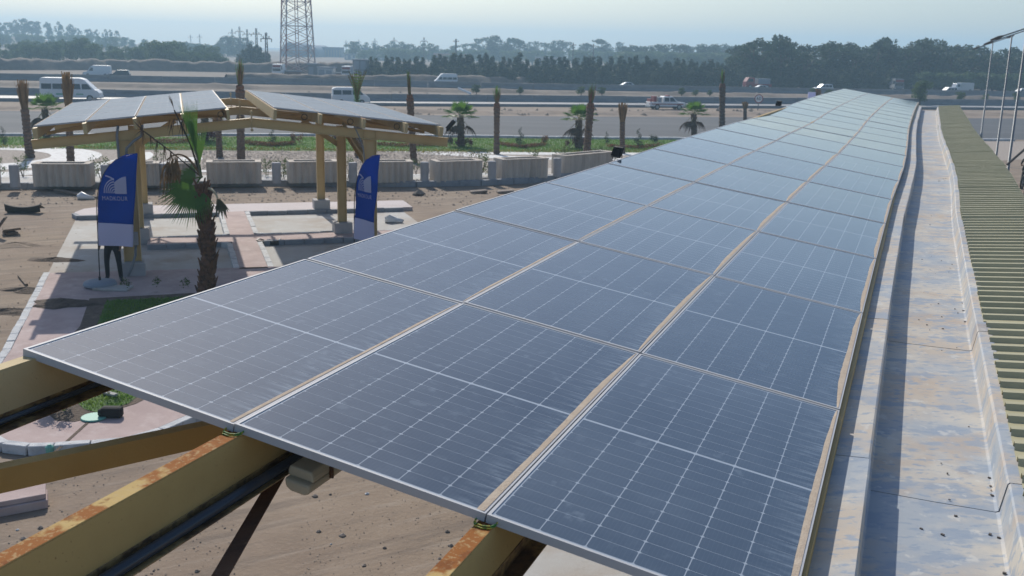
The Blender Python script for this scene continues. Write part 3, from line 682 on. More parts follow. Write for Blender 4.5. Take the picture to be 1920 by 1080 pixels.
# earthing loops on the purlin ends
for i in (1, 2):
    c_ = col(i, S0 - 0.012, -0.030); mb = MB()
    pts = [c_ + nA * x + aA * y + V((0, 0, z)) for x, y, z in ((-0.040, 0.05, 0.006), (-0.042, 0.012, -0.001), (-0.030, -0.010, -0.003), (0.0, -0.018, -0.004), (0.032, -0.012, -0.003), (0.046, 0.01, 0.0), (0.04, 0.05, 0.004))]
    sm = []
    for k in range(len(pts) - 1):
        for t in (0, .33, .66): sm.append(pts[k].lerp(pts[k + 1], t))
    mb.tube(sm + [pts[-1]], 0.0028, 8); mb.build('earth_wire', M['earth_wire'], cp, smooth=True)
    mb = MB(); mb.tube([p + V((0.004, 0.006, 0.006)) for p in sm + [pts[-1]]], 0.0028, 8); mb.build('earth_wire', M['earth_wire'], cp, smooth=True)

# weatherproof batten light hanging under the panels
lt = thing('batten_light', 'beige weatherproof batten light with a metal clip, under the nearest panel', 'lamp', under(-2.02, 3.6, 0.12))
def lp_(x, s, z): return under(-2.03 + x, 3.33 + s, 0.095 + z)
mb = MB()
prof = [(-0.052, 0.035), (-0.062, 0.012), (-0.062, -0.012), (0.062, -0.012), (0.062, 0.012), (0.052, 0.035)]
for s_ in (0.03, 1.23):
    for x, z in prof: mb.v.append(tuple(lp_(x, s_, z)))
n_ = len(prof); mb.f = [tuple(range(n_)), tuple(range(2 * n_ - 1, n_ - 1, -1))] + [((k + 1) % n_, k, n_ + k, n_ + (k + 1) % n_) for k in range(n_)]; mb.m = [0] * len(mb.f)
mb.build('housing', M['box_beige'], lt, bevel=0.008)
mb = MB(); prof = [(-0.064, -0.012), (-0.058, -0.05), (-0.035, -0.066), (0.035, -0.066), (0.058, -0.05), (0.064, -0.012)]
for s_ in (0.0, 1.26):
    for x, z in prof: mb.v.append(tuple(lp_(x, s_, z)))
mb.f = [tuple(range(n_)), tuple(range(2 * n_ - 1, n_ - 1, -1))] + [((k + 1) % n_, k, n_ + k, n_ + (k + 1) % n_) for k in range(n_)]; mb.m = [0] * len(mb.f)
mb.build('diffuser', M['box_beige'], lt, bevel=0.012)
for s_ in (0.16, 0.62, 1.1):
    mb = MB(); mb.beam(lp_(0.069, s_, -0.035), lp_(0.069, s_, 0.015), 0.02, 0.008, aA); mb.beam(lp_(0.073, s_ - .004, -0.012), lp_(0.073, s_ - .004, 0.004), 0.012, 0.012, aA)
    mb.build('clip', M['brown_steel'], lt)
# floodlights on the high edge of the roof and on the other canopy
def floodlight(p, yaw, label, tilt=0.5, sc=1.0):
    t = thing('floodlight', label, 'floodlight', p, 0, 'black floodlights on the roof edges')
    R_ = Matrix.Rotation(yaw, 3, 'Z') @ Matrix.Rotation(tilt, 3, 'X')
    ex, ey, ez = R_ @ V((1, 0, 0)), R_ @ V((0, 1, 0)), R_ @ V((0, 0, 1)); p = V(p)
    c_ = p + V((0, 0, 0.19 * sc))
    mb = MB(); mb.obox(c_, ex * 0.19 * sc, ey * 0.03 * sc, ez * 0.15 * sc); 
    for k in range(-3, 4): mb.obox(c_ + ey * 0.05 * sc + ex * (k * 0.05 * sc), ex * 0.008 * sc, ey * 0.02 * sc, ez * 0.12 * sc)
    mb.build('housing', M['black'], t, bevel=0.008)
    mb = MB(); mb.obox(c_ - ey * 0.031 * sc, ex * 0.165 * sc, ey * 0.003 * sc, ez * 0.125 * sc); mb.build('lens', M['glass_dark'], t)
    mb = MB()
    for sg in (-1, 1): mb.beam(p + ex * (sg * 0.21 * sc), c_ + ex * (sg * 0.21 * sc), 0.03 * sc, 0.008 * sc, ey)
    mb.beam(p - ex * 0.21 * sc, p + ex * 0.21 * sc, 0.03 * sc, 0.008 * sc); mb.build('bracket', M['black'], t)
    return t
def edge0(s): return col(0, s)
floodlight(edge0(13.4) + V((-0.14, 0.06, -0.05)), HEAD + rad(100), 'black floodlight on the high edge of the long carport, in front of the lawn', 0.4, 0.5)
floodlight(edge0(30.5) + V((-0.2, 0.05, -0.02)), HEAD + rad(100), 'small black floodlight on the long carport edge, in front of the sandy median', 0.4, 0.5)

# --- valley gutter beside the panels
gt = thing('rain_gutter', 'wide dusty blue-grey sheet metal gutter along the low edge of the panels', 'gutter', edge3(5) * 1.0 - V((0, 0, 0.3)))
GP = [(-0.10, -0.105), (0.176, -0.088), (0.186, -0.094), (0.190, -0.245), (0.20, -0.257), (0.50, -0.262), (0.775, -0.262), (0.79, -0.256), (0.812, -0.112), (0.820, -0.102), (0.905, -0.098)]
seams = [5.1 + 2.97 * k for k in range(-2, 16)]
for k in range(len(seams) - 1):
    s0_, s1_ = seams[k] + 0.009, min(seams[k + 1] - 0.009, 48.9)
    mb = MB(); K = 8; n_ = len(GP); dz0 = random.uniform(-0.003, 0.003); dx0 = random.uniform(-0.006, 0.006)
    wob = [random.uniform(-0.006, 0.006) for _ in GP]
    for q in range(K + 1):
        t = q / K; s_ = s0_ + (s1_ - s0_) * t; e = edge3(s_)
        lift = 0.004 * t + dz0
        for kk, (u, z) in enumerate(GP):
            g_ = e + nA * (u + dx0 + wob[kk] * (1 - abs(2 * t - 1)) * 0.6) + V((0, 0, z + lift + wob[kk] * math.sin(math.pi * t) * 0.7))
            g_ = g_ + aA * (s_ - g_.dot(aA)); mb.v.append(tuple(g_))
    for q in range(K):
        for kk in range(n_ - 1): mb.f.append((q * n_ + kk, q * n_ + kk + 1, (q + 1) * n_ + kk + 1, (q + 1) * n_ + kk)); mb.m.append(0)
    o = mb.build('gutter_section', M['sheet'], gt)
    sm = o.modifiers.new('thickness', 'SOLIDIFY'); sm.thickness = 0.008; sm.offset = -1
# black strip under each seam, painting in the shade of the open gap
for k in range(1, len(seams) - 1):
    mb = MB(); s_ = seams[k]
    for ds in (-0.03, 0.03):
        e = edge3(s_)
        for (u, z) in GP:
            g_ = e + nA * u + V((0, 0, z - 0.011)); g_ = g_ + aA * (s_ + ds - g_.dot(aA)); mb.v.append(tuple(g_))
    n_ = len(GP)
    for kk in range(n_ - 1): mb.f.append((kk, kk + 1, n_ + kk + 1, n_ + kk)); mb.m.append(0)
    mb.build('seam_gap_shade', M['black'], gt)
# bits of grit lying in the gutter
mb = MB()
for _ in range(60):
    s_ = random.choice((2.6, 4.4, 5.4, 8.6, 9.4, 11.6, 15.0, 20.0)) + random.gauss(0, 0.35); u = min(0.77, max(0.22, random.gauss(0.66, 0.12))); e = edge3(s_); r_ = random.uniform(0.002, 0.0055)
    c_ = e + nA * u + V((0, 0, -0.258 + r_ * 0.3)); c_ = c_ + aA * (s_ - c_.dot(aA)); an = random.uniform(0, 3)
    mb.obox(c_, V((math.cos(an), math.sin(an), 0)) * r_ * 1.5, V((-math.sin(an), math.cos(an), 0)) * r_, V((0, 0, r_ * 0.6)))
o = mb.build('grit', M['darkrock']); o['kind'] = 'stuff'

# --- olive trapezoidal roof sheets beside the gutter
rf = thing('corrugated_roof', 'strip of olive green corrugated roof sheets beside the gutter', 'roof', edge3(5) + nA * 1.3)
RIB = 0.222
RP = [(0.0, 0.0), (0.060, 0.0), (0.078, 0.034), (0.125, 0.034), (0.143, 0.0), (0.222, 0.0)]
NR = int((48.9 - 0.6) / RIB)
r0_ = 0
while r0_ < NR:
    cnt = 5; mb = MB(); jz = random.uniform(-0.008, 0.008); jx = random.uniform(-0.008, 0.008)
    prof = []
    for q in range(cnt):
        for (s_, z) in RP[:-1]: prof.append((0.6 + (r0_ + q) * RIB + s_, z))
    prof.append((0.6 + (r0_ + cnt) * RIB, 0.0))
    for (s_, z) in prof:
        e = edge3(min(s_, 48.95))
        for u in (0.868, 1.13, 1.42, 1.71):
            g_ = e + nA * (u + jx) + V((0, 0, -0.094 + (u - 0.868) * 0.085 + z + jz)); g_ = g_ + aA * (s_ - g_.dot(aA)); mb.v.append(tuple(g_))
    for q in range(len(prof) - 1):
        for kk in range(3): mb.f.append((4 * q + kk, 4 * q + kk + 1, 4 * q + 5 + kk, 4 * q + 4 + kk)); mb.m.append(0)
    o = mb.build('roof_sheet', M['olive'], rf)
    sm = o.modifiers.new('thickness', 'SOLIDIFY'); sm.thickness = 0.004; sm.offset = -1
    r0_ += cnt
mb = MB()
for s_ in np.arange(1, 48.5, 3.0):
    e0_, e1_ = edge3(s_), edge3(min(s_ + 3.0, 48.9))
    mb.beam(e0_ + nA * 1.6 + V((0, 0, -0.15)), e1_ + nA * 1.6 + V((0, 0, -0.15)), 0.06, 0.14)
mb.build('edge_beam', M['beige_steel'], rf)
for s_ in (6.2, 18.2, 30.2, 42.2):
    e = edge3(s_) + nA * 1.45; mb = MB(); mb.isec(V((e.x, e.y, 0)), e + V((0, 0, -0.16)), 0.14, 0.16, up=aA); mb.build('column', M['beige_steel'], rf)

# ================================================================== THE FAR CANOPY
sc_ = thing('solar_canopy', 'smaller beige steel canopy with two tilted wings of solar panels, left of the carport', 'canopy', loc2(3.1, 5))
def cz(p):           # underside of purlins / top of the rafters
    return 4.20 - 0.102 * abs(p - 3.12)
FRAMES = (0.1, 5.2, 10.3)
for r in FRAMES:
    for sg in (-1, 1):
        mb = MB(); d_ = 5.25
        mb.isec(loc2(3.12 + sg * 0.012, r, 4.13 - 0.11), loc2(3.12 + sg * d_, r, 4.13 - 0.11 - 0.102 * d_), 0.13, 0.24, 0.014); mb.build('rafter', M['canopy_steel'], sc_)
    mb = MB(); mb.obox(loc2(3.12, r, 4.06), n2 * 0.012, a2 * 0.075, V((0, 0, 0.27)))
    for zz in (3.83, 4.29):
        for q in (-0.05, 0.05): mb.tube([loc2(3.08, r + q, zz), loc2(3.16, r + q, zz)], 0.013, 6)
    mb.build('ridge_plate', M['light_steel'], sc_)
    for p in (0.02, 6.2):
        front = r < 1 
        mb = MB(); wp = (0.42 if p < 1 else 0.34) if front else 0.28
        ztop = 3.90 - 0.102 * 3.1 - 0.02
        mb.isec(loc2(p, r, 0.42), loc2(p, r, ztop), 0.17 if not front else 0.2, wp, 0.016, up=n2)
        mb.build('post', M['canopy_steel'], sc_)
        if front:     # stiffener plates where post meets rafter
            mb = MB(); 
            for q in (-wp / 2 + 0.01, wp / 2 - 0.01): mb.obox(loc2(p + q, r, ztop + 0.13), n2 * 0.006, a2 * 0.064, V((0, 0, 0.11)))
            mb.obox(loc2(p, r, ztop + 0.008), n2 * (wp / 2 + 0.04), a2 * 0.1, V((0, 0, 0.008))); mb.build('stiffener', M['canopy_steel'], sc_)
        mb = MB(); c_ = loc2(p, r); mb.obox(c_ + V((0, 0, 0.24)), n2 * 0.29, a2 * 0.29, V((0, 0, 0.24))); mb.build('footing', M['bollard'], sc_, bevel=0.02)
    # knee braces from the posts
for p, sg in ((6.2, -1), (0.02, 1)):
    for r in (5.2,):
        mb = MB(); mb.csec(loc2(p, r, 2.9), loc2(p + sg * 1.2, r, 3.72), 0.08, 0.16); mb.build('knee_brace', M['canopy_steel'], sc_)
mb = MB(); mb.csec(loc2(6.1, 0.3, 3.0), loc2(6.1, 4.2, 3.62), 0.10, 0.24); mb.build('knee_brace', M['canopy_steel'], sc_)
for sg, ps in ((-1, (-1.95, -0.85, 0.3, 1.42, 2.5)), (1, (3.66, 4.8, 5.93, 7.05, 8.0))):
    for p in ps:
        zc = cz(p) - 0.0; up_ = (V((0, 0, 1)) + n2 * (0.102 * sg)).normalized()
        mb = MB(); p0, p1 = loc2(p, -0.66, zc + 0.13), loc2(p, 10.5, zc + 0.13)
        mb.csec(p0, p1, 0.085, 0.255, 0.006, up_, 0, side=-sg)
        mb.build('purlin', M['light_steel'] if sg > 0 else M['canopy_steel'], sc_)
        mb = MB(); mb.obox(p0 + V((0, 0, 0)) - a2 * 0.006, n2 * (0.034 if abs(p - 3.12) < 4.8 else 0.05), a2 * 0.005, up_ * 0.125); mb.build('end_plate', M['light_steel'], sc_)
    # roof-plane braces
    for r in (1.4, 5.9):
        b0, b1 = (ps[0], ps[2]), (ps[4], ps[2])
        for (pa, pb) in (b0, b1):
            mb = MB(); mb.csec(loc2(pa, r, cz(pa) - 0.04), loc2(pb, r + 4.2, cz(pb) - 0.04), 0.06, 0.08); mb.build('brace', M['canopy_steel'], sc_)
    for k in range(4):
        for q in range(4):
            pa, pb = ps[k], ps[k + 1]
            if k == 0 and sg < 0: pa -= 0.08
            if k == 3 and sg > 0: pb += 0.10
            r0_, r1_ = -0.22 + q * 2.53, -0.22 + (q + 1) * 2.53 - 0.02
            g_ = 0.012
            cs = [loc2(pa + g_, r0_, cz(pa + g_) + 0.298), loc2(pb - g_, r0_, cz(pb - g_) + 0.298), loc2(pb - g_, r1_, cz(pb - g_) + 0.298), loc2(pa + g_, r1_, cz(pa + g_) + 0.298)]
            mb = MB(); mb.uv = []
            fr = 0.012
            def P4(u, v, h): return bil(cs, u, v) + V((0, 0, h))
            for (u, v) in ((fr, fr / 2), (1 - fr, fr / 2), (1 - fr, 1 - fr / 2), (fr, 1 - fr / 2)):
                mb.v.append(tuple(P4(u, v, -0.003))); mb.uv.append((u, v * 2.5))
            mb.f.append((0, 1, 2, 3)); mb.m.append(0)
            for (u, v) in ((fr, fr / 2), (1 - fr, fr / 2), (1 - fr, 1 - fr / 2), (fr, 1 - fr / 2)):
                mb.v.append(tuple(P4(u, v, -0.012))); mb.uv.append((u, v * 2.5))
            mb.f.append((7, 6, 5, 4)); mb.m.append(0)
            pan = mb.build('solar_panel', M['laminate_dusty'], sc_)
            mb = MB()
            for (u0, v0, u1, v1) in ((0, 0, 1, fr / 2), (0, 1 - fr / 2, 1, 1), (0, fr / 2, fr, 1 - fr / 2), (1 - fr, fr / 2, 1, 1 - fr / 2)):
                vs = [P4(u, v, h) for h in (-0.038, 0) for (u, v) in ((u0, v0), (u1, v0), (u1, v1), (u0, v1))]
                mb.add(vs, ((3, 2, 1, 0), (4, 5, 6, 7), (0, 1, 5, 4), (1, 2, 6, 5), (2, 3, 7, 6), (3, 0, 4, 7)))
            mb.build('panel_frame', M['alu'], pan)
            mb = MB(); mb.uv = []
            for rr in range(12):
                for qq in range(6):
                    b = len(mb.v); u0, u1 = 0.02 + qq * 0.16 + 0.002, 0.02 + (qq + 1) * 0.16 - 0.002; v0, v1 = 0.012 + rr * 0.0813 + 0.0008, 0.012 + (rr + 1) * 0.0813 - 0.0008
                    for (u, v) in ((u0, v0), (u1, v0), (u1, v1), (u0, v1)): mb.v.append(tuple(P4(u, v, -0.0015))); mb.uv.append((u, v * 2.5))
                    mb.f.append((b, b + 1, b + 2, b + 3)); mb.m.append(0)
            o = mb.build('solar_cells', M['cell_dusty'], pan); o['kind'] = 'stuff'
            mb = MB(); e_ = (0, 0.028) if sg < 0 else (0.972, 1.0)
            vs = [P4(u, v, h) for h in (0.0006,) for (u, v) in ((e_[0], 0), (e_[1], 0), (e_[1], 1), (e_[0], 1))]
            mb.quad(*vs); mb.build('dust_drift', M['drift'], pan)
# conduit, sockets and cables on the canopy
mb = MB(); mb.tube([loc2(-0.12, -0.1, 3.95), loc2(-0.16, -0.16, 3.72), loc2(-0.15, -0.16, 3.4), loc2(-0.13, -0.15, 2.4), loc2(-0.1, -0.15, 1.3)], 0.035, 8)
mb.tube([loc2(0.45, -0.35, 3.98), loc2(0.42, -0.2, 3.72), loc2(0.2, -0.16, 3.56), loc2(0.05, -0.15, 3.4), loc2(0.02, -0.15, 3.2)], 0.035, 8); mb.build('hose', M['grey_hose'], sc_, smooth=True)
mb = MB(); mb.tube([loc2(0.12, -0.16, 0.95), loc2(0.10, -0.25, 0.7), loc2(0.0, -0.34, 0.4), loc2(-0.1, -0.42, 0.2)], 0.035, 8); mb.build('hose', M['grey_hose'], sc_, smooth=True)
mb = MB(); mb.obox(loc2(0.02, -0.20, 1.12), n2 * 0.17, a2 * 0.07, V((0, 0, 0.16))); mb.obox(loc2(0.02, -0.275, 1.12), n2 * 0.155, a2 * 0.006, V((0, 0, 0.145))); mb.build('junction_box', M['bollard'], sc_, bevel=0.01)
mb = MB(); mb.tube([loc2(5.75, -0.15, 3.95), loc2(5.86, -0.16, 3.7), loc2(5.98, -0.15, 3.4), loc2(6.02, -0.14, 3.0)], 0.018, 6); mb.build('cable', M['grey_hose'], sc_)
for p in (2.35, 4.45, 5.65, 6.9):
    mb = MB(); cpt = loc2(p, -0.12, cz(p) + 0.12); mb.tube([cpt + n2 * (0.075 * math.cos(t)) + V((0, 0, 0.075 * math.sin(t))) for t in np.linspace(0, 6.28, 13)], 0.010, 6); mb.build('cable_loop', M['black'], sc_)
floodlight(loc2(8.4, -0.2, 3.75), CA + rad(70), 'black floodlight on the right-hand end of the smaller canopy', 0.7, 1.15)

# ================================================================== FLAGS
def feather_flag(base, u, v_, scale, label, lean=0.0):
    """banner in the plane of u (to its right) and v_ (up); base = foot of the pole"""
    t = thing('feather_flag', label, 'flag', base, 0, 'blue feather flags')
    base = V(base); u = V(u); wv = V((u.y, -u.x, 0)).normalized()      # towards the camera
    up = (V((0, 0, 1)) + u * lean).normalized()
    def q(x, z, h=0.0): return base + u * (x * scale) + up * (z * scale) + wv * h
    Hp, z0 = 3.28, 1.02
    # left edge = pole line (bends right near the top), right edge
    def left(z):
        f = max(0.0, (z - 1.75) / (Hp - 1.75)); return 0.02 + 1.0 * (1 - math.sqrt(max(0.0, 1 - min(f, 1.0) ** 2.4)))
    def right(z): return 0.84 + 0.20 * (z - z0) / (Hp - z0)
    mb = MB(); pts = [q(0, 0.06), q(0, 0.6), q(0.005, 1.2)] + [q(left(z) - 0.012, z) for z in np.linspace(1.5, Hp, 12)]
    mb.tube(pts, [0.014] * 3 + list(np.linspace(0.013, 0.005, 12)), 8); mb.build('pole', M['black'], t, smooth=True)
    def ripple(x, z): return 0.026 * math.sin(x * 5.0 + z * 2.0) + 0.016 * math.sin(z * 6.0 - x * 3)
    zsplit = 1.58
    for (za, zb, mm, nm) in ((z0, zsplit, 'flag_white', 'banner_foot'), (zsplit, Hp, 'flag_blue', 'banner')):
        mb = MB(); K, J = 40, 14
        for k in range(K + 1):
            z = za + (zb - za) * k / K
            for jx in range(J + 1):
                x = left(z) + (right(z) - left(z)) * jx / J; zz = z - (0.02 * (jx / J))
                mb.v.append(tuple(q(x, zz, ripple(x, z))))
        for k in range(K):
            for jx in range(J): b = k * (J + 1) + jx; mb.f.append((b, b + 1, b + J + 2, b + J + 1)); mb.m.append(0)
        o = mb.build(nm, M[mm], t, smooth=True)
        sm = o.modifiers.new('thickness', 'SOLIDIFY'); sm.thickness = 0.003
        if nm == 'banner': ban = o
    # the emblem: an open book shape, arcs on its left leaf, solid right leaf
    ex0, ez0, ew, eh = 0.20, 2.30, 0.56, 0.44
    def e_(x, z): X, Z = ex0 + x * ew, ez0 + z * eh; return q(X, Z, ripple(X, Z) + 0.016)
    def topl(x): return 0.78 + 0.22 * math.cos((x / 0.5) * math.pi / 2) if x <= 0.5 else 0.78 + 0.22 * math.sin((x - 0.5) / 0.5 * math.pi / 2)
    mb = MB(); K = 16
    for k in range(K):                # right leaf
        xs = [0.5 + 0.5 * (k + t) / K for t in (0, 1)]
        lo = [max(0.0, 0.74 - 0.74 * ((1 - (x - 0.5) / 0.5) ** 0.0) if False else 0.0) for x in xs]
        hi = [0.62 + 0.33 * math.sin((x - 0.5) / 0.5 * math.pi / 2) for x in xs]
        l0 = [0.0 for x in xs]
        mb.quad(e_(xs[0], l0[0]), e_(xs[1], l0[1]), e_(xs[1], hi[1]), e_(xs[0], hi[0]))
    for k in range(K):                # cap above both leaves
        xs = [0.12 + 0.88 * (k + t) / K for t in (0, 1)]
        f = lambda x: (1.0 - 0.18 * (max(0, (x - 0.12)) / 0.38) ** 2) if x < 0.5 else (0.82 + 0.18 * ((x - 0.5) / 0.5) ** 0.5)
        g = lambda x: f(x) - (0.10 + 0.05 * math.sin((x - 0.12) / 0.88 * math.pi))
        if xs[1] <= 0.52: mb.quad(e_(xs[0], g(xs[0]) + 0.04), e_(xs[1], g(xs[1]) + 0.04), e_(xs[1], f(xs[1])), e_(xs[0], f(xs[0])))
    mb.build('emblem', M['flag_white'], ban)
    mb = MB()
    for n_ in range(6):               # concentric arcs of the left leaf
        r0, r1 = 0.50 - n_ * 0.085, 0.50 - n_ * 0.085 - 0.04
        for k in range(10):
            a0, a1 = rad(90 + 90 * k / 10), rad(90 + 90 * (k + 1) / 10)
            def c_(r, a): return e_(0.5 + r * math.cos(a) * 0.98, 0.02 + r * 1.65 * math.sin(a) * 0.97)
            mb.quad(c_(r1, a0), c_(r0, a0), c_(r0, a1), c_(r1, a1))
    mb.build('emblem_arcs', M['flag_white'], ban)
    # the word below it
    fc = bpy.data.curves.new('lettering', 'FONT'); fc.body = 'MADKOUR'; fc.size = 1.0; fc.extrude = 0.0; fc.space_character = 1.12
    fo = bpy.data.objects.new('lettering_src', fc); C.objects.link(fo)
    dg = bpy.context.evaluated_depsgraph_get(); me = bpy.data.meshes.new_from_object(fo.evaluated_get(dg)); bpy.data.objects.remove(fo)
    xs = [v.co.x for v in me.vertices]; x0, x1 = min(xs), max(xs)
    o0 = origin_of(ban)
    for v in me.vertices:
        X = 0.155 + (v.co.x - x0) / (x1 - x0) * 0.62; Z = 2.135 + v.co.y * 0.145
        v.co = q(X, Z, ripple(X, Z) + 0.016) - o0
    me.materials.append(M['flag_white']); lo = bpy.data.objects.new('lettering', me); C.objects.link(lo); lo.parent = ban
    # foot: round water weight on a cross
    mb = MB(); mb.tube([base + V((0, 0, 0.015)), base + V((0, 0, 0.05)), base + V((0, 0, 0.13)), base + V((0, 0, 0.16))], [0.36, 0.40, 0.36, 0.22], 24); mb.build('weight', M['tent'], t, smooth=True)
    mb = MB(); mb.tube([base + V((0, 0, 0.02)), base + V((0, 0, 0.25))], 0.03, 8); mb.build('socket', M['black'], t)
    return t
fr_u = RT.copy(); fr_u.z = 0; fr_u.normalize()
fb = gp(188, 537, 0.14)
feather_flag(fb, fr_u, None, 1.0, 'blue feather flag with its foot in sight and a person in black trousers behind it', 0.02)
fb2 = gp(664, 519, 0.14); fwd2 = V((-fr_u.y, fr_u.x, 0))
feather_flag(fb2, (fr_u * 0.70 + fwd2 * -0.714).normalized(), None, 1.0, 'narrow-looking blue feather flag in front of the thick right-hand canopy post', 0.02)

# ================================================================== PEOPLE
def skinned(name, joints, bones, mats, assign, parent, root=0, subdiv=2):
    me = bpy.data.meshes.new(name); me.from_pydata([j[0] for j in joints], bones, []); o = bpy.data.objects.new(name, me); C.objects.link(o)
    sk = o.modifiers.new('skin', 'SKIN'); sk.use_smooth_shade = True
    for v, j in zip(me.skin_vertices[0].data, joints): v.radius = j[1] if hasattr(j[1], '__len__') else (j[1], j[1])
    me.skin_vertices[0].data[root].use_root = True
    ss = o.modifiers.new('sub', 'SUBSURF'); ss.levels = subdiv; ss.render_levels = subdiv
    dg = bpy.context.evaluated_depsgraph_get(); m2 = bpy.data.meshes.new_from_object(o.evaluated_get(dg))
    bpy.data.objects.remove(o)
    for m_ in mats: m2.materials.append(m_)
    for p in m2.polygons: p.material_index = assign(p.center); p.use_smooth = True
    ob = bpy.data.objects.new(name, m2); C.objects.link(ob); ob.parent = parent
    return ob
def hand(joints, bones, wrist_i, palm_dir, side, size=1.0):
    """palm and five unequal bent fingers from the wrist joint"""
    w_ = V(joints[wrist_i][0]); pd = V(palm_dir).normalized(); sd_ = V(side).normalized(); nn = pd.cross(sd_).normalized()
    pm = len(joints); joints.append((w_ + pd * 0.055 * size, (0.034 * size, 0.018 * size))); bones.append((wrist_i, pm))
    for k, (ofs, ln) in enumerate(((-0.030, 0.062), (-0.010, 0.072), (0.010, 0.068), (0.029, 0.054))):
        a = w_ + pd * 0.095 * size + sd_ * ofs * size; m_ = a + pd * (ln * 0.5) * size + nn * 0.006; e_ = a + pd * (ln * 0.9) * size + nn * 0.024
        b = len(joints); joints += [(a, 0.0095 * size), (m_, 0.0085 * size), (e_, 0.0075 * size)]; bones += [(pm, b), (b, b + 1), (b + 1, b + 2)]
    b = len(joints); joints += [(w_ + pd * 0.045 * size - sd_ * 0.038 * size, 0.011 * size), (w_ + pd * 0.085 * size - sd_ * 0.052 * size + nn * 0.012, 0.009 * size)]
    bones += [(pm, b), (b, b + 1)]
def head_parts(t, c, fwd, hair_m='hair'):
    """hair cap, ears, eyes, nose and mouth on a head centred at c (relative to t) looking along fwd"""
    c, f = V(c), V(fwd).normalized(); s_ = V((-f.y, f.x, 0)); up = V((0, 0, 1))
    rows = []; mb = MB(); K, J = 7, 14
    for k in range(K + 1):
        th = math.pi * 0.56 * k / K
        for j in range(J):
            a = 2 * math.pi * j / J; x, y = math.cos(a), math.sin(a)
            th2 = th * (0.62 if x > 0.35 else 1.0)
            rr = 1.0
            mb.v.append(tuple(c + (f * (0.102 * math.sin(th2) * x - 0.012) + s_ * (0.086 * math.sin(th2) * y)) * rr + up * (0.118 * math.cos(th2) + 0.012)))
    for k in range(K):
        for j in range(J): mb.f.append((k * J + j, k * J + (j + 1) % J, (k + 1) * J + (j + 1) % J, (k + 1) * J + j)); mb.m.append(0)
    me = bpy.data.meshes.new('hair'); me.from_pydata(mb.v, [], mb.f); me.materials.append(M[hair_m]); h = bpy.data.objects.new('hair', me); C.objects.link(h); h.parent = t
    mb = MB()
    for sg in (-1, 1): mb.tube([c + f * 0.082 + s_ * (0.032 * sg) + up * 0.008, c + f * 0.092 + s_ * (0.032 * sg) + up * 0.008], 0.011, 8)
    me = bpy.data.meshes.new('eyes'); me.from_pydata(mb.v, [], mb.f); me.materials.append(M['hair']); h = bpy.data.objects.new('eyes', me); C.objects.link(h); h.parent = t

# the person standing behind the first flag (only the legs show below the banner)
pf = gp(214, 528, 0.14); pf = pf + a2 * 0.12
per = thing('person', 'person in black trousers standing behind the blue flag, only the legs showing', 'person', pf)
ux, uy, uz = fr_u, V((-fr_u.y, fr_u.x, 0)), V((0, 0, 1))
def b_(x, y, z): return tuple(ux * x + uy * y + uz * z)
J = [(b_(0, 0, 0.95), (0.155, 0.115)),                                                             # 0 pelvis
     (b_(0, 0, 1.12), (0.140, 0.105)), (b_(0, 0, 1.32), (0.165, 0.110)), (b_(0, 0, 1.47), (0.10, 0.08)), (b_(0, 0, 1.55), (0.055, 0.055)), (b_(0, -0.02, 1.66), (0.082, 0.092)), (b_(0, -0.01, 1.74), (0.068, 0.078)),
     (b_(-0.11, 0, 0.86), (0.095, 0.10)), (b_(-0.155, -0.01, 0.49), (0.064, 0.068)), (b_(-0.165, 0.02, 0.10), (0.052, 0.054)), (b_(-0.175, -0.07, 0.045), (0.048, 0.042)), (b_(-0.185, -0.17, 0.035), (0.042, 0.032)),
     (b_(0.11, 0, 0.86), (0.095, 0.10)), (b_(0.15, -0.01, 0.49), (0.064, 0.068)), (b_(0.165, 0.02, 0.10), (0.052, 0.054)), (b_(0.20, -0.06, 0.045), (0.048, 0.042)), (b_(0.25, -0.15, 0.035), (0.042, 0.032)),
     (b_(-0.19, 0, 1.42), 0.062), (b_(-0.25, -0.02, 1.15), 0.046), (b_(-0.25, -0.14, 0.95), 0.032),
     (b_(0.19, 0, 1.42), 0.062), (b_(0.26, -0.02, 1.15), 0.046), (b_(0.26, -0.12, 0.94), 0.032)]
B = [(0, 1), (1, 2), (2, 3), (3, 4), (4, 5), (5, 6), (0, 7), (7, 8), (8, 9), (9, 10), (10, 11), (0, 12), (12, 13), (13, 14), (14, 15), (15, 16), (3, 17), (17, 18), (18, 19), (3, 20), (20, 21), (21, 22)]
hand(J, B, 19, b_(0, -0.35, -0.94), b_(0, -0.9, 0.3)); hand(J, B, 22, b_(0, -0.35, -0.94), b_(0, -0.9, 0.3))
def asg(c):
    x = V(c).dot(ux)
    if c.z < 0.095: return 3
    if c.z < 0.98 and abs(x) < 0.235: return 0
    if c.z > 1.53 or (abs(x) > 0.2 and c.z < 1.1): return 2
    return 1
skinned('body', J, B, [M['trouser'], M['shirt'], M['skin'], M['black']], asg, per)
head_parts(per, b_(0, -0.02, 1.68), -uy)

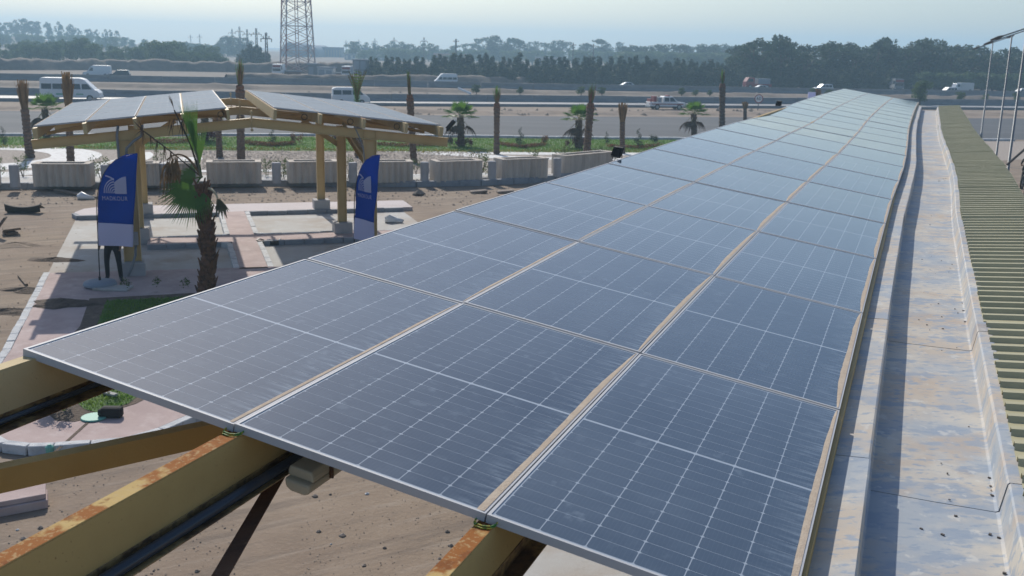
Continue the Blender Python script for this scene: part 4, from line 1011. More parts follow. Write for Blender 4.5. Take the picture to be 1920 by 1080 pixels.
# motorcyclist waiting at the right-hand edge
mc = gp(1921, 352); mdir = V((0.62, 0.78, 0)).normalized(); ms = V((-mdir.y, mdir.x, 0))
mo = thing('motorcycle', 'dark motorcycle carrying a rider beyond the olive roof at the right edge', 'motorcycle', mc)
def mq(x, y, z): return mc + mdir * x + ms * y + V((0, 0, z))
for x in (-0.62, 0.62):
    mb = MB(); K = 20
    for k in range(K + 1):
        pass
    ring_ = [mq(x + 0.29 * math.cos(2 * math.pi * k / K), 0, 0.30 + 0.29 * math.sin(2 * math.pi * k / K)) for k in range(K + 1)]
    mb.tube(ring_, 0.045, 8, cap=False); wh = mb.build('wheel', M['tyre'], mo, smooth=True)
    mb = MB(); mb.tube([mq(x, -0.05, 0.30), mq(x, 0.05, 0.30)], 0.05, 10)
    for k in range(5): a = 2 * math.pi * k / 5; mb.beam(mq(x, 0, 0.3), mq(x + 0.25 * math.cos(a), 0, 0.3 + 0.25 * math.sin(a)), 0.02, 0.02, ms)
    mb.build('rim', M['rim'], wh)
mb = MB(); mb.tube([mq(0.62, 0, 0.3), mq(0.45, 0, 0.75), mq(0.38, 0, 0.98)], 0.035, 8); mb.tube([mq(-0.62, 0, 0.3), mq(-0.15, 0, 0.42), mq(0.2, 0, 0.38), mq(0.42, 0, 0.75)], 0.04, 8); mb.build('frame', M['black'], mo)
mb = MB(); mb.tube([mq(-0.02, 0, 0.78), mq(0.12, 0, 0.84), mq(0.32, 0, 0.82), mq(0.42, 0, 0.74)], [0.08, 0.13, 0.12, 0.06], 10); mb.build('tank', M['red_paint'], mo, smooth=True)
mb = MB(); mb.tube([mq(-0.65, 0, 0.82), mq(-0.4, 0, 0.76), mq(0.0, 0, 0.76)], [0.07, 0.12, 0.10], 10); mb.build('saddle', M['black'], mo, smooth=True)
mb = MB(); mb.tube([mq(0.12, -0.0, 0.35), mq(0.12, 0, 0.62)], [0.15, 0.12], 10); mb.build('engine', M['rim'], mo)
mb = MB(); mb.tube([mq(0.30, -0.36, 1.06), mq(0.38, -0.1, 1.0), mq(0.38, 0.1, 1.0), mq(0.30, 0.36, 1.06)], 0.016, 6); mb.build('handlebar', M['black'], mo)
mb = MB(); mb.tube([mq(0.46, 0, 0.9), mq(0.54, 0, 0.9)], 0.085, 12); mb.build('headlight', M['lamp'], mo)
rd = thing('person', 'dark-clothed rider sitting on the motorcycle at the right edge', 'person', mc)
def r_(x, y, z): return tuple(mdir * x + ms * y + V((0, 0, z)))
J = [(r_(-0.2, 0, 0.92), (0.15, 0.12)), (r_(-0.14, 0, 1.12), (0.135, 0.11)), (r_(-0.06, 0, 1.30), (0.155, 0.11)), (r_(-0.01, 0, 1.43), (0.1, 0.08)), (r_(0.02, 0, 1.50), (0.055, 0.055)), (r_(0.05, 0, 1.61), (0.08, 0.09)), (r_(0.04, 0, 1.69), (0.066, 0.076)),
     (r_(-0.08, 0.14, 0.88), (0.09, 0.09)), (r_(0.28, 0.20, 0.80), (0.064, 0.066)), (r_(0.10, 0.20, 0.42), (0.052, 0.054)), (r_(0.10, 0.2, 0.30), (0.045, 0.04)), (r_(0.22, 0.2, 0.27), (0.04, 0.03)),
     (r_(-0.08, -0.14, 0.88), (0.09, 0.09)), (r_(0.28, -0.20, 0.80), (0.064, 0.066)), (r_(0.10, -0.20, 0.42), (0.052, 0.054)), (r_(0.10, -0.2, 0.30), (0.045, 0.04)), (r_(0.22, -0.2, 0.27), (0.04, 0.03)),
     (r_(-0.02, 0.19, 1.38), 0.06), (r_(0.12, 0.30, 1.18), 0.045), (r_(0.27, 0.33, 1.09), 0.032),
     (r_(-0.02, -0.19, 1.38), 0.06), (r_(0.12, -0.30, 1.18), 0.045), (r_(0.27, -0.33, 1.09), 0.032)]
B = [(0, 1), (1, 2), (2, 3), (3, 4), (4, 5), (5, 6), (0, 7), (7, 8), (8, 9), (9, 10), (10, 11), (0, 12), (12, 13), (13, 14), (14, 15), (15, 16), (3, 17), (17, 18), (18, 19), (3, 20), (20, 21), (21, 22)]
hand(J, B, 19, mdir * 0.7 - V((0, 0, 0.5)), ms); hand(J, B, 22, mdir * 0.7 - V((0, 0, 0.5)), ms)
skinned('body', J, B, [M['trouser'], M['shirt'], M['skin'], M['black']], lambda c: 3 if c.z < 0.34 else (0 if c.z < 0.97 else (2 if c.z > 1.49 or V(c).dot(mdir) > 0.17 and c.z < 1.2 else 1)), rd)
head_parts(rd, r_(0.05, 0, 1.62), mdir)

# ================================================================== PLANTS
def leaves_np(centers, normals, size, rng, asp=0.55):
    """one quad per centre, roughly facing its normal"""
    n = len(centers); t = np.cross(normals, rng.normal(size=(n, 3))); t /= np.linalg.norm(t, axis=1, keepdims=True) + 1e-9
    b = np.cross(normals, t); b /= np.linalg.norm(b, axis=1, keepdims=True) + 1e-9
    s_ = size * rng.uniform(0.6, 1.35, (n, 1)); t = t * s_; b = b * s_ * asp
    v = np.stack([centers - t, centers - b * 0.9, centers + t, centers + b * 0.9], 1).reshape(-1, 3)
    return v, np.arange(4 * n).reshape(-1, 4)
def clumps_pts(clumps, per, rng, shell=0.45):
    P_, N_ = [], []
    for (c_, r_) in clumps:
        k = max(6, int(per * (np.prod(r_) ** (2 / 3)))); d = rng.normal(size=(k, 3)); d /= np.linalg.norm(d, axis=1, keepdims=True)
        rr = rng.uniform(shell, 1.0, (k, 1)) ** 0.6
        P_.append(np.array(c_) + d * rr * np.array(r_)); N_.append(d + rng.normal(scale=0.7, size=(k, 3)))
    N_ = np.concatenate(N_); N_ /= np.linalg.norm(N_, axis=1, keepdims=True)
    return np.concatenate(P_), N_
def tree_proto(kind, rng, name='tree'):
    t = bpy.data.objects.new(name, None); C.objects.link(t); mb = MB(); cl = []
    if kind == 'round':
        H = 1.0; mb.tube([(0, 0, 0), (0.02, 0, 0.2), (0.0, 0.02, 0.5)], [0.035, 0.028, 0.015], 6)
        for a in range(4): an = a * 1.6 + rng.uniform(0, 1); mb.tube([(0, 0, 0.22), (0.12 * math.cos(an), 0.12 * math.sin(an), 0.4), (0.24 * math.cos(an), 0.24 * math.sin(an), 0.55)], [0.018, 0.012, 0.006], 5)
        for _ in range(17):
            a, r_ = rng.uniform(0, 6.28), rng.uniform(0, 0.36); z = rng.uniform(0.28, 0.9) - 0.5 * r_ * r_
            s_ = rng.uniform(0.11, 0.21); cl.append(((r_ * math.cos(a), r_ * math.sin(a), z), (s_, s_, s_ * 0.85)))
        cl.append(((0, 0, 0.45), (0.32, 0.32, 0.26)))
        cl += [((rng.uniform(-.2, .2), rng.uniform(-.2, .2), rng.uniform(.75, .9)), (.16, .16, .13)) for _ in range(4)]
        p, n = clumps_pts(cl, 3200, rng); sz, m_ = 0.042, 'leaf_round'
    elif kind == 'conifer':
        mb.tube([(0, 0, 0), (0.01, 0, 0.5), (0.0, 0, 0.98)], [0.02, 0.014, 0.003], 5)
        lean = rng.uniform(-0.06, 0.06)
        for k in range(26):
            z = 0.06 + 0.9 * k / 26; r_ = 0.26 * (1 - z) ** 0.75 + 0.02; a = rng.uniform(0, 6.28); q = r_ * rng.uniform(0.2, 0.95)
            s_ = 0.05 + 0.13 * (1 - z); cl.append(((q * math.cos(a) + lean * z, q * math.sin(a), z), (s_, s_, s_ * 1.35)))
        for k in range(5): cl.append(((lean * 0.9 + rng.uniform(-.05, .05), rng.uniform(-.05, .05), rng.uniform(0.8, 1.0)), (0.018, 0.018, 0.07)))
        p, n = clumps_pts(cl, 5200, rng, 0.2); sz, m_ = 0.034, 'leaf_conifer'
    else:        # tall: open crown in separate tufts
        mb.tube([(0, 0, 0), (0.015, 0.01, 0.35), (-0.01, 0.0, 0.85)], [0.022, 0.017, 0.006], 6)
        for a in range(6): an = a * 1.1 + rng.uniform(0, 1); z0 = rng.uniform(0.3, 0.6); mb.tube([(0, 0, z0), (0.10 * math.cos(an), 0.10 * math.sin(an), z0 + 0.16), (0.2 * math.cos(an), 0.2 * math.sin(an), z0 + 0.28)], [0.011, 0.007, 0.003], 5)
        for _ in range(20):
            z = rng.uniform(0.12, 0.95); r_ = rng.uniform(0.02, 0.24) * (1.15 - abs(z - 0.55)); a = rng.uniform(0, 6.28); s_ = rng.uniform(0.06, 0.15) * (1.1 - 0.4 * z)
            cl.append(((r_ * math.cos(a), r_ * math.sin(a), z), (s_, s_, s_ * rng.uniform(0.8, 1.3))))
        cl.append(((rng.uniform(-.05, .05), 0, 0.9), (0.12, 0.12, 0.10)))
        p, n = clumps_pts(cl, 5200, rng, 0.25); sz, m_ = 0.036, 'leaf_tall'
    v, f = leaves_np(p, n, sz, rng)
    mb.build('trunk', M['bark'], t, smooth=True)
    np_mesh('crown', v, f, M[m_], t)
    return t
protos = {k: [tree_proto(k, np.random.default_rng(10 + i + 100 * q), {'round': 'grove_tree', 'conifer': 'casuarina_tree', 'tall': 'tall_tree'}[k]) for i in range(4)] for q, k in enumerate(('round', 'conifer', 'tall'))}
used_proto = set()
def plant_tree(kind, pos, h, wide, label, group, cat='tree'):
    p = random.choice(protos[kind])
    if p.name in used_proto: o = copy_tree(p)
    else: used_proto.add(p.name); o = p
    o.location = pos; o.rotation_euler = (random.uniform(-.03, .03), random.uniform(-.03, .03), random.uniform(0, 6.28)); o.scale = (h * wide, h * wide, h)
    tag(o, label, cat, group); return o
def interp(pl, x):
    for i in range(1, len(pl)):
        if x <= pl[i][0]: t = (x - pl[i - 1][0]) / (pl[i][0] - pl[i - 1][0]); return pl[i - 1][1] + (pl[i][1] - pl[i - 1][1]) * t
    return pl[-1][1]
def hz_at(px): return 95 + (px - 960) * 0.0232
MARKS = [(60, 'at the left edge'), (110, 'above the left end of the minibus'), (150, 'above the front of the minibus'), (210, 'above the pale box van'), (245, 'above the dark estate car'), (300, 'right of the dark estate car'), (350, 'above the left canopy wing'), (400, 'above the peak of the left canopy wing'), (440, 'left of the palm with tied fronds'), (480, 'right of the palm with tied fronds'), (520, 'beside the lattice tower'),
         (700, 'near the concrete block tower'), (745, 'right of the concrete block tower'), (790, 'above the thin crooked palm'), (860, 'above the pale minibus'), (910, 'right of the pale minibus'), (960, 'above the brown brush palm'), (1010, 'right of the brown brush palm'), (1060, 'above the spiral topiary'), (1095, 'left of the leaning palm tip'), (1140, 'right of the leaning palm tip'), (1200, 'above the silver car'), (1250, 'above the white pickup'), (1300, 'right of the white pickup'), (1340, 'left of the tall slim palm'),
         (1380, 'behind the tall slim palm'), (1420, 'left of the dark red truck'), (1460, 'above the dark red truck'), (1520, 'right of the dark red truck'), (1580, 'above the grey off-road car'), (1630, 'above the far left carport corner'), (1700, 'above the far end of the carport'), (1750, 'behind the dark round bush'), (1800, 'above the white car'), (1850, 'left of the farthest lamp post'), (1885, 'behind the middle lamp post'), (9999, 'at the right edge')]
def stand(kind, xs, base, top, Y, wide, label, group, jy=12, jt=5, zoff=0.0):
    """trees whose feet stand at forward distance Y under pixel column x, tall enough to reach `top`"""
    for x in xs:
        yy = Y + random.uniform(-jy, jy); b_ = at(x, interp(base, x), yy); z0 = zoff if not callable(zoff) else zoff(x, yy)
        tp = at(x, interp(top, x) + random.uniform(-jt, jt), yy)
        pl = next((q for x1, q in MARKS if x < x1), MARKS[-1][1])
        plant_tree(kind, (b_.x, yy, z0), max(1.0, tp.z - z0), wide * random.uniform(0.85, 1.2), label + ' ' + pl, group + ', ' + pl)
fr = lambda a, b_, k, j=0.4: [a + (b_ - a) * (i + random.uniform(-j, j)) / (k - 1) for i in range(k)]
# the green grove at left, two rows deep
G1 = 'bushy trees of the grove left of the tower'
stand('round', fr(-60, 425, 26), [(0, 122), (430, 127)], [(-60, 84), (40, 88), (130, 82), (150, 74), (200, 90), (230, 92), (270, 88), (300, 76), (350, 88), (400, 98), (425, 106)], 258, 1.0, 'bushy green grove tree behind the far road', G1, 8, 7)
stand('round', fr(-60, 405, 24), [(0, 118), (430, 122)], [(-60, 74), (20, 78), (70, 76), (130, 74), (190, 84), (240, 86), (290, 78), (310, 72), (350, 82), (405, 86)], 285, 0.98, 'bushy green grove tree behind the far road', G1, 9, 4)
stand('round', fr(300, 425, 10), [(0, 125), (430, 127)], [(300, 92), (350, 98), (400, 102), (425, 112)], 250, 1.05, 'bushy green grove tree behind the far road', G1, 4, 4)
stand('conifer', (455, 467, 480, 492, 503), [(450, 126), (510, 130)], [(450, 94), (470, 82), (490, 86), (510, 104)], 262, 1.5, 'dark tree of a small clump', 'dark trees just left of the lattice tower', 4, 3)
stand('tall', fr(405, 462, 6), [(400, 110), (470, 110)], [(405, 84), (430, 68), (462, 74)], 480, 1.6, 'hazy blue tree behind the power pylons', 'hazy trees behind the pylons', 14, 4)
# slope and ridge at far left
def hillz(x, y):
    X = at(x, 80, y).x / (y / 640.0); u = (X + 560) / 460
    f = np.interp(y, [430, 500, 580, 640, 760, 900], [0, .35, .8, 1, .9, 0])
    return max(0.0, 13.5 * (1 - max(0, (u - 0.25) / 0.75)) ** 1.3 * f - 0.5) if 0 <= u <= 1 else 0.0
G2 = 'hazy trees on the slope at the left horizon'
stand('round', fr(-50, 430, 30), [(0, 90), (430, 95)], [(-50, 62), (100, 66), (200, 68), (280, 76), (430, 84)], 520, 1.2, 'hazy blue-green tree on the left slope', G2, 35, 3, hillz)
G3 = 'hazy palms and trees along the ridge at far left'
stand('tall', fr(-40, 70, 12), [(0, 60), (300, 70)], [(-40, 42), (10, 40), (40, 36), (70, 40)], 640, 1.15, 'hazy tree on the far left ridge', G3, 10, 3, hillz)
stand('tall', fr(75, 215, 14), [(0, 60), (300, 70)], [(75, 44), (110, 42), (150, 52), (200, 54), (215, 56)], 640, 0.9, 'hazy tree on the far left ridge', G3, 10, 3, hillz)
# long line of young casuarinas in the middle
G4 = 'dark casuarinas in the long row behind the far road'
tops = [(690, 118), (720, 112), (760, 118), (800, 114), (850, 110), (900, 108), (940, 116), (975, 108), (1000, 118), (1040, 112), (1080, 118), (1150, 108), (1165, 120), (1200, 112), (1240, 124), (1270, 112), (1300, 118), (1340, 120)]
stand('conifer', fr(694, 1345, 52), [(690, 148), (1340, 158)], [(a, b_ - 7) for a, b_ in tops], 206, 1.25, 'dark young casuarina of the long row', G4, 3, 5)
stand('conifer', fr(690, 1345, 48), [(690, 146), (1340, 156)], [(690, 119), (1340, 124)], 200, 1.7, 'dark young casuarina of the long row', G4, 3, 3)
# hazy skyline trees
G5 = 'hazy blue trees along the middle skyline'
sk_ = [(655, 80), (670, 84), (700, 84), (730, 78), (760, 75), (780, 82), (815, 86), (840, 92), (870, 74), (890, 84), (900, 74), (935, 70), (960, 72), (985, 80), (1010, 78), (1040, 78), (1070, 86), (1090, 82), (1130, 76), (1160, 84), (1180, 92), (1250, 88), (1330, 88)]
stand('tall', fr(658, 1180, 40), [(650, 105), (1330, 115)], sk_, 520, 1.6, 'hazy blue skyline tree', G5, 40, 6)
stand('round', fr(655, 1180, 26), [(650, 105), (1330, 115)], [(650, 90), (1180, 96)], 470, 1.8, 'hazy blue skyline tree', G5, 30, 3)
stand('tall', fr(1165, 1380, 26), [(650, 112), (1380, 125)], [(1160, 88), (1200, 86), (1260, 86), (1330, 84), (1380, 84)], 420, 1.5, 'hazy blue skyline tree', G5, 30, 4)
stand('round', fr(1180, 1390, 16), [(650, 115), (1390, 125)], [(1180, 96), (1390, 100)], 380, 1.7, 'hazy blue skyline tree', G5, 20, 3)
# dark wood at right
G6 = 'tall dark trees of the wood at upper right'
tr = [(1360, 94), (1385, 84), (1415, 70), (1430, 82), (1455, 67), (1475, 76), (1500, 88), (1520, 84), (1550, 80), (1585, 80), (1600, 90), (1620, 86), (1645, 70), (1665, 78), (1680, 92), (1700, 80), (1725, 68), (1740, 74), (1760, 84), (1790, 88), (1806, 82), (1840, 92), (1900, 92), (1960, 92)]
stand('tall', fr(1375, 1960, 44), [(1330, 160), (1960, 168)], tr, 232, 1.2, 'tall dark tree of the right-hand wood', G6, 10, 5)
stand('tall', fr(1375, 1960, 34), [(1330, 160), (1960, 168)], [(a, b_ + 10) for a, b_ in tr], 214, 1.5, 'tall dark tree of the right-hand wood', G6, 5, 8)
stand('conifer', fr(1345, 1700, 26), [(1330, 158), (1960, 166)], [(1345, 122), (1500, 128), (1700, 132)], 206, 1.7, 'tall dark tree of the right-hand wood', G6, 3, 6)
stand('round', fr(1735, 1960, 14), [(1330, 160), (1960, 168)], [(1735, 136), (1960, 138)], 205, 1.6, 'low green bush before the wood', 'green bushes in front of the wood on the right', 3, 3)
for i, (x, y, Y, h) in enumerate(((1728, 168, 140, 3.3), (1800, 186, 150, 1.7), (1848, 188, 152, 1.4), (1905, 186, 156, 1.5))):
    p = at(x, y, Y); plant_tree('round', (p.x, Y, 0), h, 0.9, ['dark round bush beyond the far end of the carport roof', 'olive bush on the sand strip, left of the lamp posts', 'low olive bush on the sand strip, between the lamp posts', 'low olive bush on the sand strip at the right edge'][i], None, 'bush')
for i, x in enumerate((890, 975, 1095, 1135, 1290, 1318, 1345, 1370, 1545, 1575)):
    p = gp(x, interp([(800, 180), (1600, 186)], x)); o = plant_tree('round', (p.x, p.y + 6, 0), random.uniform(0.7, 1.5), 1.3, 'dusty scrub bush on the sand strip between the two barriers', 'scrub bushes between the barriers', 'bush')

# ---------------- palms
def fan_leaf(mb, base, d, up, petl, R_, nb, spread=150, fold=0.0, m=0, mp=1, droop=0.15, pr=0.012):
    base, d = V(base), V(d).normalized(); s_ = d.cross(V(up)).normalized(); u = s_.cross(d).normalized()
    tip = base + d * petl + V((0, 0, -droop * petl * 0.3)); mb.tube([base, base.lerp(tip, .5) + u * 0.03 * petl, tip], [pr * 1.4, pr, pr * 0.8], 5, mp, False)
    for k in range(nb):
        a = rad(-spread / 2 + spread * k / (nb - 1)); dd = (d * math.cos(a) + s_ * math.sin(a)).normalized(); L = R_ * (0.72 + 0.28 * math.cos(a)) * random.uniform(0.9, 1.05)
        ww = L * math.radians(spread / nb) * 0.33; sv = dd.cross(u).normalized()
        m1 = tip + dd * L * 0.55 + u * (fold * L * 0.2 * abs(math.sin(a))) + V((0, 0, -droop * L * 0.12)); e = tip + dd * L + V((0, 0, -droop * L * random.uniform(0.4, 0.8)))
        b0, b1 = m1 + sv * ww + u * ww * 0.5, m1 - sv * ww + u * ww * 0.5
        mb.add([tip, b0, m1, b1, e], [(0, 1, 2), (0, 2, 3), (1, 4, 2), (2, 4, 3)], m)
def palm_trunk(t, pts, radii, n=10, rings=14, m='trunk'):
    mb = MB(); fine, rr = [], []
    pts = [V(p) for p in pts]
    for i in range(len(pts) - 1):
        for k in range(rings):
            f = k / rings; fine.append(pts[i].lerp(pts[i + 1], f)); r_ = radii[i] + (radii[i + 1] - radii[i]) * f; rr.append(r_ * (1.10 if k % 2 else 0.92) * random.uniform(0.96, 1.04))
    fine.append(pts[-1]); rr.append(radii[-1]); mb.tube(fine, rr, n); return mb.build('trunk', M[m], t, smooth=False)
def stubs(t, pts, radii, count, m='stub', ln=0.14):
    mb = MB(); pts = [V(p) for p in pts]
    for _ in range(count):
        f = random.uniform(0, 0.999) * (len(pts) - 1); i = int(f); p = pts[i].lerp(pts[i + 1], f - i); r_ = radii[i] + (radii[i + 1] - radii[i]) * (f - i)
        a = random.uniform(0, 6.28); d = V((math.cos(a), math.sin(a), 0)); s_ = V((-d.y, d.x, 0)); l_ = ln * random.uniform(0.6, 1.3)
        b0 = p + d * r_ * 0.8; e = b0 + d * l_ * 0.55 + V((0, 0, l_)); wv_ = 0.05 * random.uniform(0.7, 1.2)
        mb.add([b0 - s_ * wv_, b0 + s_ * wv_, e + s_ * wv_ * 0.45, e - s_ * wv_ * 0.45, b0 - s_ * wv_ * .8 - V((0, 0, .05)) + d * 0.04, b0 + s_ * wv_ * .8 - V((0, 0, .05)) + d * 0.04, e + d * .02], [(0, 1, 2, 3), (4, 6, 5), (0, 4, 5, 1), (1, 5, 6, 2), (0, 3, 6, 4), (2, 6, 3)])
    o = mb.build('leaf_bases', M[m], t); o['kind'] = 'stuff'; return o
def far_palm(b_, top, kind, label, group=None, rb=0.19, green=True):
    base = gp(*b_); N_ = V((base.x, base.y, 0)).normalized(); d = ray(*top); tp = CAM + d * (((base - CAM).dot(N_)) / d.dot(N_))
    H = tp.z; t = thing('palm_tree', label, 'palm', base, 0, group)
    if kind == 'tied':        # bare trunk, fronds tied up in a brush
        hc = base.lerp(tp, 0.66); palm_trunk(t, [base, base.lerp(tp, 0.35), hc], [rb, rb * 0.88, rb * 1.02], 9, 12)
        palm_trunk(t, [hc, base.lerp(tp, 0.73)], [rb * 1.12, rb * 0.75], 9, 4, 'stub')
        mb = MB(); mg = MB(); base_c = base.lerp(tp, 0.70); ax = (tp - base_c); 
        for k in range(70):
            a = random.uniform(0, 6.28); sp = random.uniform(0.0, 0.30) * (1 if not green == 'narrow' else 0.45); d_ = V((math.cos(a), math.sin(a), 0)); L = random.uniform(0.55, 1.0)
            e = base_c + ax * L + d_ * sp; m1 = base_c + ax * L * 0.5 + d_ * sp * 0.6; s_ = V((-d_.y, d_.x, 0)) * 0.035; b0 = base_c + d_ * 0.07
            tgt = mg if (green and L > 0.75 and random.random() < (0.75 if green == True else 0.5)) else mb
            tgt.add([b0 - s_, b0 + s_, m1 + s_ * 0.9, m1 - s_ * 0.9, e], [(0, 1, 2, 3), (3, 2, 4)])
        mb.build('dry_fronds', M['deadleaf'] if green != 'brown' else M['stub'], t)
        if mg.v: mg.build('fronds', M['palmleaf'], t)
    elif kind == 'cut':       # trunk with a short brown tuft
        hc = base.lerp(tp, 0.62); palm_trunk(t, [base, base.lerp(tp, 0.3), hc], [rb, rb * 0.85, rb * 0.85], 9, 12)
        mb = MB(); ax = tp - hc
        for k in range(80):
            a = random.uniform(0, 6.28); sp = random.uniform(0.02, 0.36); d_ = V((math.cos(a), math.sin(a), 0)); L = random.uniform(0.6, 1.0); s_ = V((-d_.y, d_.x, 0)) * 0.05
            b0 = hc + d_ * 0.13 - V((0, 0, 0.1)); e = hc + ax * L + d_ * sp
            mb.add([b0 - s_, b0 + s_, e + s_ * 0.6, e - s_ * 0.6], [(0, 1, 2, 3)])
        mb.build('dry_fronds', M['deadleaf'], t)
    elif kind == 'feather':   # upright green feather fronds
        hc = base.lerp(tp, 0.60); palm_trunk(t, [base, hc], [rb, rb], 9, 16); mb = MB(); mg = MB(); ax = tp - hc; hh = ax.length
        for k in range(26):
            a = 6.28 * k / 26 + random.uniform(-.1, .1); sp = random.uniform(0.15, 0.75); d_ = V((math.cos(a), math.sin(a), 0)); prv = hc
            L = random.uniform(0.8, 1.03)
            for q in range(1, 7):
                f = q / 6; p = hc + ax * (L * f) + d_ * (sp * f ** 1.6); tg = (p - prv).normalized(); s_ = tg.cross(V((d_.x, d_.y, 0.3))).normalized()
                mb.beam(prv, p, 0.02, 0.02, d_)
                for sg in (-1, 1):
                    for h_ in (0.0, 0.5):
                        c_ = prv.lerp(p, h_); e = c_ + (s_ * sg * 0.8 + tg * 0.8) * (0.26 * hh / 2 * (1.1 - f * 0.6)); mg.add([c_, c_ + tg * 0.05, e], [(0, 1, 2)])
                prv = p
        mb.build('frond_stems', M['deadleaf'], t); mg.build('fronds', M['palmleaf'], t)
    else:                     # fan palm
        hc = base.lerp(tp, 0.66); palm_trunk(t, [base, hc], [rb * 1.1, rb * 0.95], 9, 14); stubs(t, [base, hc], [rb, rb * 0.9], 60, 'trunk')
        H2 = (tp - hc).length
        for k in range(20):
            a = 6.28 * k / 20 * 2.4; el = [1.2, 0.85, 0.5, 0.15, -0.6][k % 5]; dd = V((math.cos(a) * math.cos(el), math.sin(a) * math.cos(el), math.sin(el)))
            mb = MB(); dead = k % 5 == 4
            fan_leaf(mb, hc, dd, (0, 0, 1) if abs(el) < 1 else (math.cos(a), math.sin(a), 0), max(H2 * 0.6, 0.62), max(H2 * 0.75, 0.75), 15, 165, 0.2, 0, 1, 0.3 if not dead else 0.9, 0.018)
            mb.build('frond', [M['darkdead' if dead else 'palmleaf'], M['petiole']], t)
    return t
far_palm((57, 296), (40, 148), 'cut', 'leftmost tall bare palm trunk with a frayed brown top, in the white ring', rb=0.24)
far_palm((133, 308), (125, 133), 'cut', 'tall bare palm trunk with a brown top behind the left end of the small canopy', rb=0.20)
far_palm((88, 258), (82, 178), 'fan', 'small green palm between the two bare trunks at far left', rb=0.2)
far_palm((412, 296), (408, 214), 'cut', 'short palm trunk ending under the left wing of the small canopy', rb=0.19)
far_palm((452, 308), (449, 103), 'tied', 'tall palm with green tied-up fronds rising between the wings of the small canopy', rb=0.22)
far_palm((384, 264), (384, 200), 'fan', 'small fan palm seen under the left wing of the small canopy', rb=0.22)
far_palm((673, 295), (668, 132), 'feather', 'palm with a spray of green feather fronds above the right wing of the small canopy', rb=0.24)
far_palm((776, 306), (765, 128), 'tied', 'thin crooked brown palm with a narrow tip, just right of the green feather palm', rb=0.19, green='narrow')
far_palm((865, 275), (862, 192), 'fan', 'small fan palm with drooping lower fronds, right of the end of the small canopy', rb=0.22)
far_palm((931, 289), (932, 157), 'tied', 'bare palm with a wide brown brush of tied fronds, in the middle of the lawn', rb=0.19, green=True)
far_palm((1085, 278), (1086, 198), 'fan', 'small fan palm with red shrubs at its foot, next to the leaning trunk', rb=0.22)
far_palm((1099, 299), (1111, 153), 'tied', 'tall leaning palm trunk ending in a brown point', rb=0.23, green='brown')
far_palm((1167, 288), (1167, 192), 'cut', 'bare palm trunk with a square brown top, right of the leaning trunk', rb=0.19)
far_palm((1302, 256), (1300, 194), 'fan', 'small fan palm with two upright fronds beyond the edge of the long carport', rb=0.2)
far_palm((1354, 238), (1355, 126), 'tied', 'tall palm with a slim green brush of fronds beyond the edge of the long carport', rb=0.27)
far_palm((1397, 226), (1397, 190), 'cut', 'short brown palm stump right of the tall slim palm', rb=0.2)

# the big fan palm in front of the flag
fp = loc2(1.72, -3.05, 0.14)
fpt = thing('fan_palm', 'shaggy fan palm with thick brown trunk and drooping dead leaves before the small canopy', 'palm', fp)
Dp = (fp - CAM).dot(FW)
def fpx(px, py, dd=0.0):
    """point beside the palm seen at px,py"""
    d = ray(px, py); return CAM + d * ((Dp + dd) / d.dot(FW))
crown = fpx(379, 345)
tp_pts = [fp, fpx(391, 480), fpx(385, 410), crown]; tr_r = [0.19, 0.165, 0.15, 0.11]
palm_trunk(fpt, tp_pts, tr_r, 14, 14, 'stub'); stubs(fpt, tp_pts, tr_r, 170, 'stub', 0.17)
c0 = fpx(377, 332)
mb = MB(); fan_leaf(mb, c0, (fpx(348, 378) - c0) + V((0, -0.25, 0.0)), (0, -0.9, 0.4), 0.24, 0.98, 40, 155, 0.12, 0, 1, 0.22, 0.02); mb.build('leaf', [M['palmleaf'], M['palmleaf']], fpt)
mb = MB(); fan_leaf(mb, c0 + V((0, 0.1, 0)), (fpx(345, 345) - c0) + V((0, 0.2, 0.1)), (0, -0.8, 0.6), 0.2, 0.85, 30, 140, 0.15, 0, 1, 0.3, 0.02); mb.build('leaf', [M['palmleaf'], M['palmleaf']], fpt)
mb = MB(); fan_leaf(mb, c0, (fpx(366, 270) - c0), (0, -1, 0.1), 0.62, 1.22, 22, 24, 0.3, 0, 1, -0.02, 0.02); mb.build('leaf', [M['palmleaf'], M['greydead']], fpt)
mb = MB(); fan_leaf(mb, c0 + V((0, -.05, 0)), (fpx(362, 258) - c0), RT + V((0, -0.6, 0)), 0.7, 1.05, 18, 22, 0.3, 0, 1, -0.02, 0.02); mb.build('leaf', [M['palmleaf'], M['greydead']], fpt)
mb = MB(); fan_leaf(mb, c0 + V((0, 0, .05)), (fpx(372, 285) - c0), (0.3, -1, 0.1), 0.25, 0.95, 20, 34, 0.2, 0, 1, 0.0, 0.02); mb.build('leaf', [M['palmleaf'], M['palmleaf']], fpt)
mb = MB(); fan_leaf(mb, c0, (fpx(338, 232) - c0), RT + V((0, 0.4, 0)), 1.75, 0.42, 22, 60, 0.5, 0, 1, 0.1, 0.022)
for k in range(14):       # shreds hanging from its tip
    b0 = fpx(332 + random.uniform(-14, 16), 225 + random.uniform(-8, 14)); e = b0 + V((random.uniform(-.12, .04), 0, -random.uniform(0.2, 0.55))); mb.add([b0 - RT * .015, b0 + RT * .015, e], [(0, 1, 2)])
mb.build('dead_leaf', [M['darkdead'], M['darkdead']], fpt)
def arch(p0, mid, p1, k=10): return [V(p0) * (1 - t) ** 2 + V(mid) * (2 * t * (1 - t)) + V(p1) * t * t for t in np.linspace(0, 1, k)]
mb = MB(); pts = arch(c0, fpx(345, 268, -.2), fpx(313, 300, -.2)); mb.tube(pts, [0.028] * 5 + [0.02] * 5, 6, 0)
